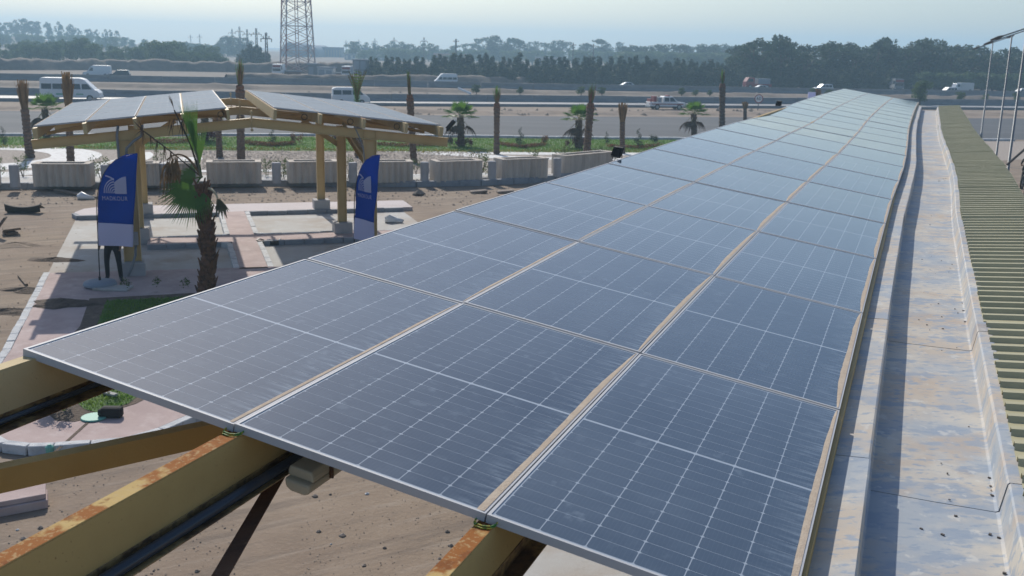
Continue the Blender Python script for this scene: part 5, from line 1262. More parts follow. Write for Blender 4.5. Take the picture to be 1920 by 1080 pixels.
for k in range(46):
    b0 = pts[-1].lerp(pts[-4], random.random()) ; L = random.uniform(0.45, 1.15); x = random.uniform(-.30, .16)
    m1 = b0 + RT * (x * 0.7) + V((0, random.uniform(-.15, .15), -L * 0.45)); e = b0 + RT * x + V((0, random.uniform(-.15, .15), -L)); mb.add([b0, m1 - RT * .022, m1 + RT * .022, e], [(0, 1, 2), (1, 3, 2)])
mb.build('dead_leaf', [M['deadleaf']], fpt)
mb = MB(); pts = arch(c0, fpx(330, 290, .2), fpx(268, 245, .2)); mb.tube(pts, 0.016, 5, 0)
for k in range(26):
    b0 = pts[random.randint(4, 9)]; L = random.uniform(0.2, 0.7); e = b0 + RT * random.uniform(-.1, .1) + V((0, 0, -L)); mb.add([b0 - RT * .012, b0 + RT * .012, e], [(0, 1, 2)])
for k in range(12):
    b0 = pts[-1]; e = b0 + RT * random.uniform(-.30, .05) + V((0, 0, random.uniform(-.25, .28))); mb.add([b0 - RT * .03, b0 + V((0, 0, .04)), e], [(0, 1, 2)])
mb.build('dead_leaf', [M['darkdead']], fpt)
mb = MB(); pts = arch(fpx(383, 352), fpx(402, 352, -.2), fpx(408, 372, -.2)); mb.tube(pts, [0.03] * 5 + [0.024] * 5, 6, 1)
for k in range(24):
    b0 = pts[-1] + RT * random.uniform(-.03, .05); tgt = fpx(404 + 26 * k / 23 + random.uniform(-3, 3), 404 + random.uniform(-10, 10), -.2); m1 = b0.lerp(tgt, .5) + RT * .02; mb.add([b0, m1 - RT * .03, m1 + RT * .03, tgt], [(0, 1, 2), (1, 3, 2)])
mb.build('drooping_leaf', [M['greydead'], M['petiole']], fpt)

# ---------------- shrubs
def shrub_proto(name, rng, h, r_, cl_n, dens, m, leafs=0.03, stem=True):
    t = bpy.data.objects.new(name, None); C.objects.link(t); mb = MB()
    tips = []
    for k in range(6):
        a = rng.uniform(0, 6.28); e = (r_ * 0.6 * math.cos(a), r_ * 0.6 * math.sin(a), h * rng.uniform(0.6, 0.95)); mb.tube([(0, 0, 0), (e[0] * 0.4, e[1] * 0.4, e[2] * 0.5), e], [0.012, 0.008, 0.004], 5); tips.append(e)
    cl = [((e[0] * rng.uniform(.5, 1.1), e[1] * rng.uniform(.5, 1.1), h * rng.uniform(0.35, 1.0)), (r_ * .38, r_ * .38, r_ * .38)) for e in tips for _ in range(cl_n)]
    p, n = clumps_pts(cl, dens, rng, 0.1); v, f = leaves_np(p, n, leafs, rng)
    if stem: mb.build('stem', M['bark'], t)
    np_mesh('foliage', v, f, M[m], t); return t
first = {}
def put(name, key, maker, pos, sc, label, cat, group=None):
    if key not in first: first[key] = maker(); o = first[key]
    else: o = copy_tree(first[key])
    o.location = pos; o.scale = (sc, sc, sc); o.rotation_euler = (0, 0, random.uniform(0, 6.28)); return tag(o, label, cat, group)
r5 = np.random.default_rng(5)
mk_loose = lambda: shrub_proto('young_shrub', r5, 1.0, 0.42, 3, 700, 'leaf_shrub', 0.035)
for i, x in enumerate((-5, 44, 180, 192, 345, 500, 532, 650, 780, 905, 1000, 1048, 1060, 900, 760, 1130, 300, 1150)):
    y = [330, 328, 326, 338, 330, 330, 338, 336, 320, 318, 310, 312, 306, 330, 334, 296, 305, 300][i]
    b_ = gp(x, y + 8); put('young_shrub', 'loose', mk_loose, b_, random.uniform(0.8, 1.3), 'thin young shrub growing behind the row of concrete planters', 'shrub', 'young shrubs behind the planters')
def topiary():
    t = bpy.data.objects.new('topiary', None); C.objects.link(t); mb = MB(); mb.tube([(0, 0, 0), (0, 0, 0.3)], 0.03, 6); mb.build('stem', M['bark'], t)
    cl = []
    for k in range(22):
        f = k / 21; a = f * 12.0; q = 0.17 * (1 - f * 0.75); cl.append(((q * math.cos(a), q * math.sin(a), 0.18 + f * 0.95), (0.19 * (1 - f * .7),) * 3))
    p, n = clumps_pts(cl, 2600, r5, 0.6); v, f = leaves_np(p, n, 0.025, r5); np_mesh('foliage', v, f, M['leaf_dark'], t); return t
for x, y, s_, lb in ((511, 271, 0.95, 'spiral-clipped dark topiary on the lawn under the ridge of the small canopy'), (975, 276, 1.1, 'spiral-clipped dark topiary on the lawn between two bare palm trunks'), (1196, 278, 1.1, 'curling dark topiary on the lawn right of the square-topped palm'), (7, 272, 0.95, 'dark topiary on the lawn at the left edge'), (1137, 270, 0.75, 'small dark topiary on the lawn, left of the square-topped palm')):
    put('topiary', 'topiary', topiary, gp(x, y), s_, lb, 'topiary')
def low(m): return lambda: shrub_proto('flower_bush', r5, 0.55, 0.5, 3, 900, m, 0.04, False)
for x, y, k, s_, lb in ((395, 266, 'leaf_red', 1.2, 'red-leaved bush at the foot of the palm under the left canopy wing'), (632, 270, 'leaf_red', 1.3, 'red-leaved bush under the right canopy wing'), (850, 276, 'leaf_red', 1.0, 'red-leaved bush left of the fan palm beside the canopy end'), (878, 276, 'leaf_red', 0.9, 'red-leaved bush right of the fan palm beside the canopy end'), (1072, 278, 'leaf_red', 1.1, 'red-leaved bush left of the fan palm by the leaning trunk'), (1094, 277, 'leaf_red', 1.0, 'red-leaved bush right of the fan palm by the leaning trunk'), (557, 270, 'leaf_rust', 1.0, 'rust-coloured bush at the end of the flower bed under the canopy'), (1023, 271, 'leaf_rust', 0.9, 'rust-coloured bush at the right end of the flower bed by the spiral topiary'), (1228, 268, 'leaf_dark', 0.9, 'dark green bush on the lawn at the edge of the long carport'), (815, 273, 'leaf_dark', 1.1, 'round dark green bush under the end of the small canopy')):
    put('flower_bush', k, low(k), gp(x, y), s_, lb, 'bush')
# flower beds and ragged yellow edge of the lawn: uncountable small plants
def scatter_leaves(name, pts, size, m, seed, zr=(0.02, 0.2), n_per=8):
    rng = np.random.default_rng(seed); P_ = np.repeat(np.array([tuple(p) for p in pts]), n_per, 0) + rng.normal(scale=(0.12, 0.12, 0), size=(len(pts) * n_per, 3)); P_[:, 2] += rng.uniform(*zr, len(P_))
    N_ = rng.normal(size=P_.shape); N_ /= np.linalg.norm(N_, axis=1, keepdims=True); v, f = leaves_np(P_, N_, size, rng); o = np_mesh(name, v, f, M[m]); o['kind'] = 'stuff'; return o
def along(pl, k, j=1.0): return [gp(x, interp(pl, x) + random.uniform(-j, j)) for x in np.linspace(pl[0][0], pl[-1][0], k)]
scatter_leaves('lawn_edge_flowers', along([(-40, 277), (480, 281.5), (900, 286), (1240, 284)], 900, 1.2), 0.05, 'leaf_yellow', 3, (0.02, 0.16), 4)
scatter_leaves('flower_bed', along([(460, 268), (470, 272), (510, 275), (550, 272)], 160, 1.0), 0.06, 'leaf_rust', 4, (0.02, 0.25), 9)
scatter_leaves('flower_bed', along([(935, 272), (980, 278), (1020, 274)], 140, 1.0), 0.06, 'leaf_rust', 5, (0.02, 0.22), 9)
scatter_leaves('flower_bed', along([(1140, 276), (1200, 279), (1235, 274)], 110, 1.0), 0.06, 'leaf_rust', 6, (0.02, 0.2), 9)
scatter_leaves('flower_bed', along([(240, 268), (330, 270), (372, 266)], 140, 1.4), 0.06, 'leaf_rust', 8, (0.02, 0.3), 9)
scatter_leaves('flower_bed', along([(690, 272), (760, 276), (815, 274)], 120, 1.0), 0.06, 'leaf_rust', 9, (0.02, 0.22), 9)
def grass(name, poly, n, h, seed, z=0.0):
    rng = np.random.default_rng(seed); P_ = np.array([(p[0], p[1]) for p in poly]); lo, hi = P_.min(0), P_.max(0); q = rng.uniform(lo, hi, (n * 3, 2))
    ins = np.zeros(len(q), bool); j = len(P_) - 1
    for i in range(len(P_)):
        c_ = ((P_[i, 1] > q[:, 1]) != (P_[j, 1] > q[:, 1])) & (q[:, 0] < (P_[j, 0] - P_[i, 0]) * (q[:, 1] - P_[i, 1]) / (P_[j, 1] - P_[i, 1] + 1e-12) + P_[i, 0]); ins ^= c_; j = i
    q = q[ins][:n]; k = len(q); a = rng.uniform(0, 6.28, k); hh = h * rng.uniform(0.5, 1.2, k); w_ = h * 0.16
    b0 = np.c_[q, np.full(k, z)]; dx = np.c_[np.cos(a) * w_, np.sin(a) * w_, np.zeros(k)]; tip = b0 + np.c_[rng.normal(scale=h * .35, size=(k, 2)), hh]
    v = np.stack([b0 - dx, b0 + dx, tip], 1).reshape(-1, 3); o = np_mesh(name, v, np.arange(3 * k).reshape(-1, 3), M['blade']); o['kind'] = 'stuff'; return o
grass('grass', [(p.x, p.y) for p in lawnbed], 26000, 0.06, 21, WZ + 0.012)
grass('grass', [(p.x, p.y) for p in (gp(-60, 278), gp(480, 282), gp(1120, 286), gp(1300, 285), gp(1300, 264), gp(1120, 262), gp(640, 257.5), gp(-60, 257.5))], 30000, 0.12, 22, 0.008)
# flowers by the tip of the near planting bed
put('flower_bush', 'leaf_shrub', low('leaf_shrub'), gp(112, 772, WZ), 0.85, 'small leafy bush at the rounded tip of the near planting bed', 'bush')
mb = MB(); c_ = gp(126, 762, WZ)
for k in range(9): mb.obox(c_ + V((random.uniform(-.06, .06), random.uniform(-.06, .06), random.uniform(.16, .3))), (0.018, 0, 0), (0, 0.018, 0), (0, 0, 0.012))
tag(mb.build('flower', mat('magenta_petal', (0.4, 0.03, 0.28), 0.6)), 'magenta flowers beside the small leafy bush', 'flower')
for x, y in ((236, 545), (293, 543), (347, 545)):
    put('sprout', 'sprout', lambda: shrub_proto('sprout', r5, 0.3, 0.16, 2, 1500, 'leaf_shrub', 0.03, False), gp(x, y, WZ), 1.0, 'small green sprout at the back edge of the planting bed', 'plant', 'sprouts at the back of the planting bed')
put('sprout', 'sprout', None, gp(213, 745, WZ), 1.1, 'small yellow-green sprout at the front edge of the planting bed', 'plant')
for ps in protos.values():
    for p in ps:
        if p.name not in used_proto:
            for c_ in list(p.children): bpy.data.objects.remove(c_)
            bpy.data.objects.remove(p)

# ================================================================== PLANTERS AND BOLLARDS ALONG THE KERB
def planter(p0, p1, h, depth, label):
    """ribbed concrete box whose front bottom edge runs p0 to p1"""
    d = (p1 - p0); L = d.length; d.normalize(); bk = V((-d.y, d.x, 0)); t = thing('concrete_planter', label, 'planter', p0, 0, 'concrete planters along the kerb')
    mb = MB(); K = max(8, int(L / 0.3)); z0 = p0.z
    out = []
    for k in range(K * 4 + 1):
        x = L * k / (K * 4); out.append((x, 0.055 * math.cos(2 * math.pi * k / 4 + math.pi)))
    ring_ = [p0 + d * x - bk * o for x, o in out] + [p0 + d * L + bk * depth, p0 + bk * depth]
    mb.prism([(q.x, q.y) for q in ring_], z0, z0 + h - 0.06); mb.build('body', M['planter'], t)
    rim = 0.16
    mb = MB()
    for (x0, x1, y0, y1) in ((0.0, L, -0.03, rim), (0.0, L, depth - rim, depth), (0.0, rim * 1.6, rim, depth - rim), (L - rim * 1.6, L, rim, depth - rim)):
        c_ = p0 + d * ((x0 + x1) / 2) + bk * ((y0 + y1) / 2) + V((0, 0, h - 0.03)); mb.obox(c_, d * ((x1 - x0) / 2), bk * ((y1 - y0) / 2), V((0, 0, 0.03)))
    mb.build('rim', M['planter'], t)
    mb = MB(); c_ = p0 + d * (L / 2) + bk * (depth / 2) + V((0, 0, h - 0.058)); mb.obox(c_, d * (L / 2 - rim * 1.6), bk * (depth / 2 - rim), V((0, 0, 0.001))); mb.build('soil', M['soil'], t)
    return t
PLN = [((62, 350), (170, 350), 'concrete planter at far left, beside the blue flag'), ((205, 349), (300, 348), 'concrete planter hidden partly by the blue flag and its post'), ((318, 347.5), (372, 347), 'concrete planter behind the shaggy fan palm'), ((388, 345), (491, 344), 'concrete planter right of the shaggy fan palm'), ((543, 344), (637, 342), 'concrete planter behind the two thin canopy posts'), ((684, 343), (775, 342), 'concrete planter behind the small blue flag'), ((818, 342), (905, 339), 'concrete planter below the end of the small canopy, with its light end face in view'), ((942, 337), (1028, 333), 'concrete planter with a chipped lower edge, in front of the spiral topiary'), ((1060, 328), (1150, 318), 'concrete planter cut by the edge of the long carport'), ((-120, 352), (-10, 352), 'concrete planter at the left edge')]
for a_, b_, lb in PLN: planter(gp(*a_, 0.20), gp(*b_, 0.20), 0.93, 0.9, lb)
mb = MB()
bpl = [gp(-260, 352), gp(0, 349), gp(500, 343.5), gp(780, 343), gp(960, 338), gp(1040, 332), gp(1100, 324), gp(1180, 312)]
for i in range(len(bpl) - 1):
    a_, b_ = bpl[i], bpl[i + 1]; d = (b_ - a_).normalized(); bk = V((-d.y, d.x, 0))
    mb.prism([((a_ - bk * 0.35).x, (a_ - bk * 0.35).y), ((b_ - bk * 0.35).x, (b_ - bk * 0.35).y), ((b_ + bk * 1.5).x, (b_ + bk * 1.5).y), ((a_ + bk * 1.5).x, (a_ + bk * 1.5).y)], 0.0, 0.19 + i * 0.0012)
structure(mb, 'pavement', M['slab'])
for i, (x, y) in enumerate(((29, 350), (200, 349), (519, 343), (662, 342), (796, 340.5), (922, 338), (1044, 331), (310, 346))):
    b_ = gp(x, y, 0.2); mb = MB(); r_ = 0.19; hh = 0.88
    mb.tube([b_, b_ + V((0, 0, hh - 0.02)), b_ + V((0, 0, hh))], [r_, r_, r_ - 0.02], 20)
    tag(mb.build('bollard', M['bollard']), ['round concrete bollard at far left', 'round concrete bollard half hidden by the blue flag', 'round concrete bollard left of the two thin canopy posts', 'round concrete bollard left of the small blue flag', 'round concrete bollard below the end of the small canopy', 'round concrete bollard between the two right-hand planters', 'round concrete bollard beside the last planter before the long carport', 'round concrete bollard behind the shaggy fan palm'][i], 'bollard', 'concrete bollards along the kerb')

# ================================================================== VEHICLES
def vehicle(name, label, cat, px, Y, heading, L, W, H, lower, cabin, paint, wheels, wr=0.32, wins=None, extras=None, group=None, z=0.0, sc=1.0):
    """lower/cabin: side profiles (x forward, z up) in metres, x=0 at the middle"""
    p = at(px, 100, Y); t = thing(name, label, cat, (p.x, Y, z), heading, group); t.scale = (sc, sc, sc)
    def L_(mb, nm, m, par, **k):
        me = bpy.data.meshes.new(nm); me.from_pydata(mb.v, [], mb.f)
        for m_ in (m if isinstance(m, (list, tuple)) else [m]): me.materials.append(m_)
        if isinstance(m, (list, tuple)): me.polygons.foreach_set('material_index', mb.m)
        o = bpy.data.objects.new(nm, me); C.objects.link(o); o.parent = par
        if k.get('bevel'): bv = o.modifiers.new('bevel', 'BEVEL'); bv.width = k['bevel']; bv.segments = 2; bv.limit_method = 'ANGLE'
        return o
    mb = MB(); mb.side_prism(lower, -W / 2, W / 2); body = L_(mb, 'body', M[paint], t, bevel=0.06)
    if cabin:
        mb = MB(); b = 0; n = len(cabin); zmin = min(q[1] for q in cabin); zmax = max(q[1] for q in cabin); ar = sum(cabin[i][0] * cabin[(i + 1) % n][1] - cabin[(i + 1) % n][0] * cabin[i][1] for i in range(n))
        cb = cabin if ar > 0 else cabin[::-1]
        for sg in (-1, 1):
            for x, zz in cb: mb.v.append((x, sg * (W / 2 - 0.03 - 0.12 * (zz - zmin) / max(zmax - zmin, .01)), zz))
        mb.f = [tuple(range(n)), tuple(range(2 * n - 1, n - 1, -1))] + [((k + 1) % n, k, n + k, n + (k + 1) % n) for k in range(n)]; mb.m = [0] * len(mb.f)
        L_(mb, 'cabin', M[paint], t, bevel=0.05)
    for (x0, x1, z0, z1, sk0, sk1) in (wins or ()):
        for sg in (-1, 1):
            mb = MB()
            def yy(zz):
                if not cabin: return sg * (W / 2 + 0.004)
                zmin = min(q[1] for q in cabin); zmax = max(q[1] for q in cabin)
                return sg * (W / 2 - 0.03 - 0.12 * max(0, (zz - zmin)) / max(zmax - zmin, .01) + 0.006)
            q4 = [(x0, yy(z0), z0), (x1, yy(z0), z0), (x1 + sk1, yy(z1), z1), (x0 + sk0, yy(z1), z1)]
            inn = [(x, y - sg * 0.02, zz) for x, y, zz in q4]; mb.add(q4 + inn, [(0, 1, 2, 3), (0, 4, 5, 1), (1, 5, 6, 2), (2, 6, 7, 3), (3, 7, 4, 0)]); L_(mb, 'window', M['glass_dark'], t)
    for x in wheels:
        for sg in (-1, 1):
            mb = MB(); mb.tube([(x, sg * (W / 2 - 0.2), wr), (x, sg * (W / 2 + 0.01), wr)], wr, 16); wl = L_(mb, 'wheel', M['tyre'], t)
            mb = MB(); mb.tube([(x, sg * (W / 2 + 0.0), wr), (x, sg * (W / 2 + 0.02), wr)], wr * 0.62, 12); L_(mb, 'rim', M['rim'], wl)
    xf = max(q[0] for q in lower); xb = min(q[0] for q in lower)
    for sg in (-1, 1):
        mb = MB(); mb.box(xf - 0.06, xf + 0.012, sg * (W / 2 - 0.22) - 0.14, sg * (W / 2 - 0.22) + 0.14, 0.62, 0.78); L_(mb, 'headlight', M['lamp'], t)
        mb = MB(); mb.box(xb - 0.012, xb + 0.06, sg * (W / 2 - 0.15) - 0.08, sg * (W / 2 - 0.15) + 0.08, 0.65, 0.9); L_(mb, 'tail_light', M['red_paint'], t)
    mb = MB(); mb.box(xf - 0.05, xf + 0.05, -W / 2 + 0.05, W / 2 - 0.05, 0.30, 0.5); mb.box(xb - 0.05, xb + 0.05, -W / 2 + 0.05, W / 2 - 0.05, 0.30, 0.5); L_(mb, 'bumper', M['black' if paint != 'white_paint' else 'silver_paint'], t, bevel=0.02)
    for (nm, bx, mm) in (extras or ()):
        mb = MB(); mb.box(*bx); L_(mb, nm, M[mm], t, bevel=0.02)
    return t
# body kits
def minibus(L=5.4, H=2.25): return dict(L=L, W=1.9, H=H, lower=[(-L / 2, .35), (-L / 2, 1.15), (L / 2 - .35, 1.15), (L / 2 - .02, .85), (L / 2, .35)], cabin=[(-L / 2 + .03, 1.14), (-L / 2 + .06, H - .12), (-L / 2 + .25, H), (L / 2 - 1.9, H), (L / 2 - 1.45, H - .14), (L / 2 - .45, 1.14)],
    wheels=(-L / 2 + 1.1, L / 2 - .95), wins=[(-L / 2 + .2, -L / 2 + 1.15, 1.2, 1.72, 0, 0), (-L / 2 + 1.25, -L / 2 + 2.35, 1.2, 1.72, 0, 0), (-L / 2 + 2.45, L / 2 - 1.78, 1.2, 1.72, 0, -.06), (L / 2 - 1.68, L / 2 - .72, 1.2, 1.72, 0, -.42)])
sedan = dict(L=4.5, W=1.75, H=1.45, lower=[(-2.22, .28), (-2.25, .82), (-1.7, .93), (1.0, .9), (2.1, .72), (2.25, .5), (2.22, .28)], cabin=[(-1.75, .9), (-1.1, 1.38), (-.5, 1.45), (.25, 1.41), (1.15, .88)], wheels=(-1.35, 1.4), wins=[(-1.25, -.42, .95, 1.32, .3, .02), (-.34, .85, .95, 1.32, 0, -.5)])
suv = dict(L=4.7, W=1.85, H=1.8, lower=[(-2.3, .35), (-2.34, 1.0), (1.2, 1.02), (2.2, .9), (2.34, .6), (2.3, .35)], cabin=[(-2.25, 1.0), (-2.0, 1.72), (-1.7, 1.8), (.3, 1.78), (1.2, 1.0)], wheels=(-1.4, 1.45), wr=.37, wins=[(-1.95, -1.1, 1.08, 1.62, .14, 0), (-1.02, -.2, 1.08, 1.62, 0, 0), (-.12, .9, 1.08, 1.62, 0, -.5)])
RD = rad(13)
vehicle('minibus', 'white minibus with green side markings driving past behind the left palms', 'minibus', 129, 104.5, RD - rad(2), paint='white_paint', extras=[('side_marking', (-1.3, 0.1, -0.962, 0.962, .62, .78), 'green_mark'), ('side_marking', (.6, 1.3, -0.962, 0.962, .66, .76), 'green_mark'), ('roof_rack', (-.6, -.3, -.6, .6, 2.25, 2.3), 'silver_paint')], **minibus(5.7, 2.3))
vehicle('van', 'white van half hidden by the green feather palm', 'van', 656, 109.5, RD, paint='white_paint', extras=[('roof_rack', (-1.8, .4, -.7, .7, 1.97, 2.03), 'silver_paint'), ('side_moulding', (-1.6, .2, -.932, .932, .72, .80), 'black')], sc=0.88, **minibus(4.5, 1.97))
pk = dict(L=5.2, W=1.8, H=1.75, lower=[(-2.6, .42), (-2.6, 1.0), (1.3, 1.02), (2.45, .95), (2.6, .7), (2.58, .42)], cabin=[(-.75, 1.0), (-.65, 1.68), (-.5, 1.75), (.65, 1.74), (1.4, 1.0)], wheels=(-1.55, 1.6), wr=.36, wins=[(-.55, .15, 1.07, 1.6, .03, 0), (.25, 1.12, 1.07, 1.6, 0, -.42)])
vehicle('pickup_truck', 'white pickup with red stripes and a roof light bar on the pale road', 'pickup', 1254, 114.5, RD, sc=0.82, paint='white_paint', extras=[('stripe', (-2.4, 2.2, -.912, .912, .66, .80), 'red_paint'), ('light_bar', (.0, .25, -.6, .6, 1.75, 1.9), 'red_paint'), ('cargo', (-2.0, -1.6, -.6, .6, 1.0, 1.75), 'red_paint'), ('cargo', (-1.4, -.9, -.7, .7, 1.0, 1.6), 'tent'), ('cargo', (-2.5, -2.3, -.7, .7, 1.0, 1.4), 'red_paint')], **pk)
FARZ = 0.0
vehicle('van', 'pale box van on the far road at left, ahead of a dark car', 'van', 180, 173, RD + math.pi, paint='white_paint', z=0.1, sc=0.74, **dict(L=6, W=2.1, H=2.6, lower=[(-3, .4), (-3, 1.2), (2.0, 1.25), (2.9, 1.05), (3, .4)], cabin=[(-3, 1.2), (-2.95, 2.55), (.7, 2.6), (1.1, 2.4), (2.1, 1.2)], wheels=(-1.8, 1.9), wr=.38, wins=[(.75, 1.6, 1.35, 2.1, 0, -.4)]))
vehicle('car', 'dark blue estate car on the far road, behind the pale box van', 'car', 221, 168, RD + math.pi, paint='navy_paint', z=0.15, sc=0.74, **suv)
vehicle('minibus', 'pale minibus on the far road in front of the casuarina row', 'minibus', 836, 174, RD + math.pi, paint='white_paint', z=0.1, sc=0.74, **minibus(5.2, 2.5))
vehicle('car', 'silver car with a pale windscreen on the far road, left of the tall slim palm', 'car', 1177, 176, RD + math.pi, paint='silver_paint', z=0.1, sc=0.74, **sedan)
vehicle('tanker_truck', 'dark red truck with a pale tank on the far road', 'truck', 1424, 188, RD + math.pi, paint='red_paint', z=0.2, sc=0.74, extras=[('tank', (-3.0, .2, -1.0, 1.0, 1.2, 2.5), 'tent')], **dict(L=7, W=2.2, H=2.7, lower=[(-3.4, .5), (-3.4, 1.2), (3.4, 1.2), (3.4, .5)], cabin=[(1.1, 1.15), (1.1, 2.6), (1.4, 2.7), (2.7, 2.7), (3.35, 1.7), (3.38, 1.15)], wheels=(-2.2, -1.2, 2.3), wr=.5, wins=[(1.6, 2.9, 1.7, 2.4, 0, -.15)]))  # grey tank colour carries the shade of its back-lit side
vehicle('car', 'grey car in front of the dark red truck on the far road', 'car', 1430, 181, RD + math.pi, paint='silver_paint', z=0.0, sc=0.74, **sedan)
vehicle('car', 'grey off-road car on the far road above the end of the long carport', 'car', 1549, 184, RD + math.pi, paint='silver_paint', z=0.1, sc=0.74, **suv)
vehicle('car', 'white car on the far road just right of the long carport roof', 'car', 1786, 187, RD + math.pi, paint='white_paint', z=0.0, sc=0.74, **suv)
vehicle('truck', 'small truck with a pale box on the far road behind the white car', 'truck', 1812, 196, RD + math.pi, paint='silver_paint', z=0.2, sc=0.74, **dict(L=5.5, W=2.0, H=2.6, lower=[(-2.7, .5), (-2.7, 2.4), (1.0, 2.4), (1.0, 1.1), (2.6, 1.1), (2.7, .5)], cabin=[(1.05, 1.05), (1.05, 2.2), (2.2, 2.2), (2.6, 1.05)], wheels=(-1.7, 1.9), wr=.4, wins=[(1.3, 2.1, 1.4, 2.0, 0, -.15)]))
vehicle('car', 'white car on the far road at the right edge', 'car', 1924, 190, RD + math.pi, paint='white_paint', z=0.0, sc=0.74, **suv)
truck = lambda: dict(L=6.5, W=2.4, H=3.0, lower=[(-3.2, .6), (-3.2, 1.3), (3.2, 1.3), (3.2, .6)], cabin=[(-3.2, 1.25), (-3.2, 3.0), (3.0, 3.0), (3.2, 1.25)], wheels=(-2.2, 2.2), wr=.48, wins=[(1.5, 3.0, 1.7, 2.5, 0, -.1)])
vehicle('truck', 'parked white truck with a red top seen end-on, left of the lattice tower', 'truck', 522, 205, RD + rad(80) + math.pi, sc=0.78, paint='white_paint', extras=[('red_panel', (-3.25, -3.21, -1.0, 1.0, 2.2, 2.8), 'red_paint'), ('windscreen', (-3.25, -3.21, -1.0, 1.0, 1.25, 1.9), 'glass_dark'), ('red_panel', (3.16, 3.22, -1.0, 1.0, 2.2, 2.8), 'red_paint'), ('windscreen', (3.18, 3.23, -1.0, 1.0, 1.3, 1.95), 'glass_dark')], **truck())
vehicle('truck', 'parked white truck with a red top seen end-on, left of the concrete block tower', 'truck', 651, 200, RD + rad(80) + math.pi, sc=0.78, paint='white_paint', extras=[('red_panel', (3.16, 3.22, -1.0, 1.0, 2.2, 2.8), 'red_paint'), ('windscreen', (3.18, 3.23, -1.0, 1.0, 1.3, 1.95), 'glass_dark')], **truck())
vehicle('truck', 'hazy truck with a red top parked in front of the dark wood', 'truck', 1685, 202, RD + rad(75) + math.pi, sc=0.78, paint='barrier', extras=[('red_panel', (3.16, 3.22, -1.0, 1.0, 2.2, 2.8), 'red_paint'), ('windscreen', (3.18, 3.23, -1.0, 1.0, 1.3, 1.95), 'glass_dark')], **truck())  # body greyed with the barrier colour to paint in its back-lit shade

# ================================================================== FAR BUILDINGS AND MASTS
def box_at(name, label, cat, x0, x1, ytop, Y, m, depth=5.0, parts=()):
    a_, b_ = at(x0, 120, Y), at(x1, 120, Y); h = at((x0 + x1) / 2, ytop, Y).z
    t = thing(name, label, cat, ((a_.x + b_.x) / 2, Y, 0)); mb = MB(); mb.box(a_.x, b_.x, Y, Y + depth, 0, h); mb.build('wall', M[m], t, bevel=0.03)
    mb = MB(); mb.box(a_.x - .15, b_.x + .15, Y - .15, Y + depth + .15, h - 0.004, h + .22); mb.build('roof', M['tent'], t)
    for (f0, f1, z0, z1, nm, mm) in parts:
        mb = MB(); w_ = b_.x - a_.x; mb.box(a_.x + f0 * w_, a_.x + f1 * w_, Y - .04, Y + .02, z0 * h, z1 * h); mb.build(nm, M[mm], t)
    return t
box_at('kiosk', 'pale grey metal cabin right of the lattice tower', 'cabin', 595, 624, 128, 196, 'silver_paint', 3, [(.06, .45, .02, .85, 'door', 'tent'), (.55, .9, .45, .8, 'window', 'tent')])
box_at('substation', 'darker grey utility cabin at the foot of the lattice tower', 'cabin', 577, 594, 121, 204, 'barrier', 3, [(.1, .6, .02, .8, 'door', 'tent')])
box_at('block_tower', 'square concrete block tower behind the green feather palm', 'tower', 661, 688, 113, 203, 'barrier', 3, [(.1, .45, .5, .95, 'panel', 'tent'), (.55, .92, .5, .95, 'panel', 'tent'), (.1, .92, .05, .42, 'panel', 'tent')])
box_at('garden_wall', 'low red-brown wall between the parked truck and the utility cabin', 'wall', 530, 563, 134, 206, 'brick_red', .4)
box_at('garden_wall', 'low red-brown wall right of the pale grey cabin', 'wall', 625, 640, 138, 200, 'brick_red', .4)
box_at('house', 'small orange house on the hazy plain, left of the black pole', 'house', 813, 842, 100, 470, 'brick_orange', 8, [(.1, .3, .3, .7, 'window', 'glass_dark'), (.6, .8, .3, .7, 'window', 'glass_dark')])
box_at('house', 'small bright orange house on the hazy plain, right of the black pole', 'house', 855, 872, 100, 470, 'brick_orange', 8, [(.3, .6, .3, .7, 'window', 'glass_dark')])
box_at('house', 'low pale house with a light roof among the hazy trees', 'house', 1004, 1046, 108, 430, 'house_wall', 8, [(.1, .25, .3, .7, 'window', 'glass_dark'), (.5, .65, .3, .7, 'window', 'glass_dark')])
box_at('house', 'little pale house above the casuarina row, right of the low one', 'house', 1100, 1116, 111, 400, 'house_wall', 8, [(.3, .6, .3, .7, 'window', 'glass_dark')])
box_at('shed', 'long dark grey shed on the hazy plain right of the domes', 'shed', 598, 640, 89, 560, 'tent', 10, [(k / 8 + .03, k / 8 + .08, .1, .8, 'column', 'house_wall') for k in range(8)])
box_at('shed', 'long low dark shed in front of the pale tarpaulin shelters', 'shed', 646, 756, 103, 480, 'tent', 6, [(k / 12 + .02, k / 12 + .06, .1, .8, 'column', 'tent_pale') for k in range(12)])
box_at('shed', 'low grey building right of the tarpaulin shelters', 'shed', 755, 770, 97, 520, 'house_wall', 8)
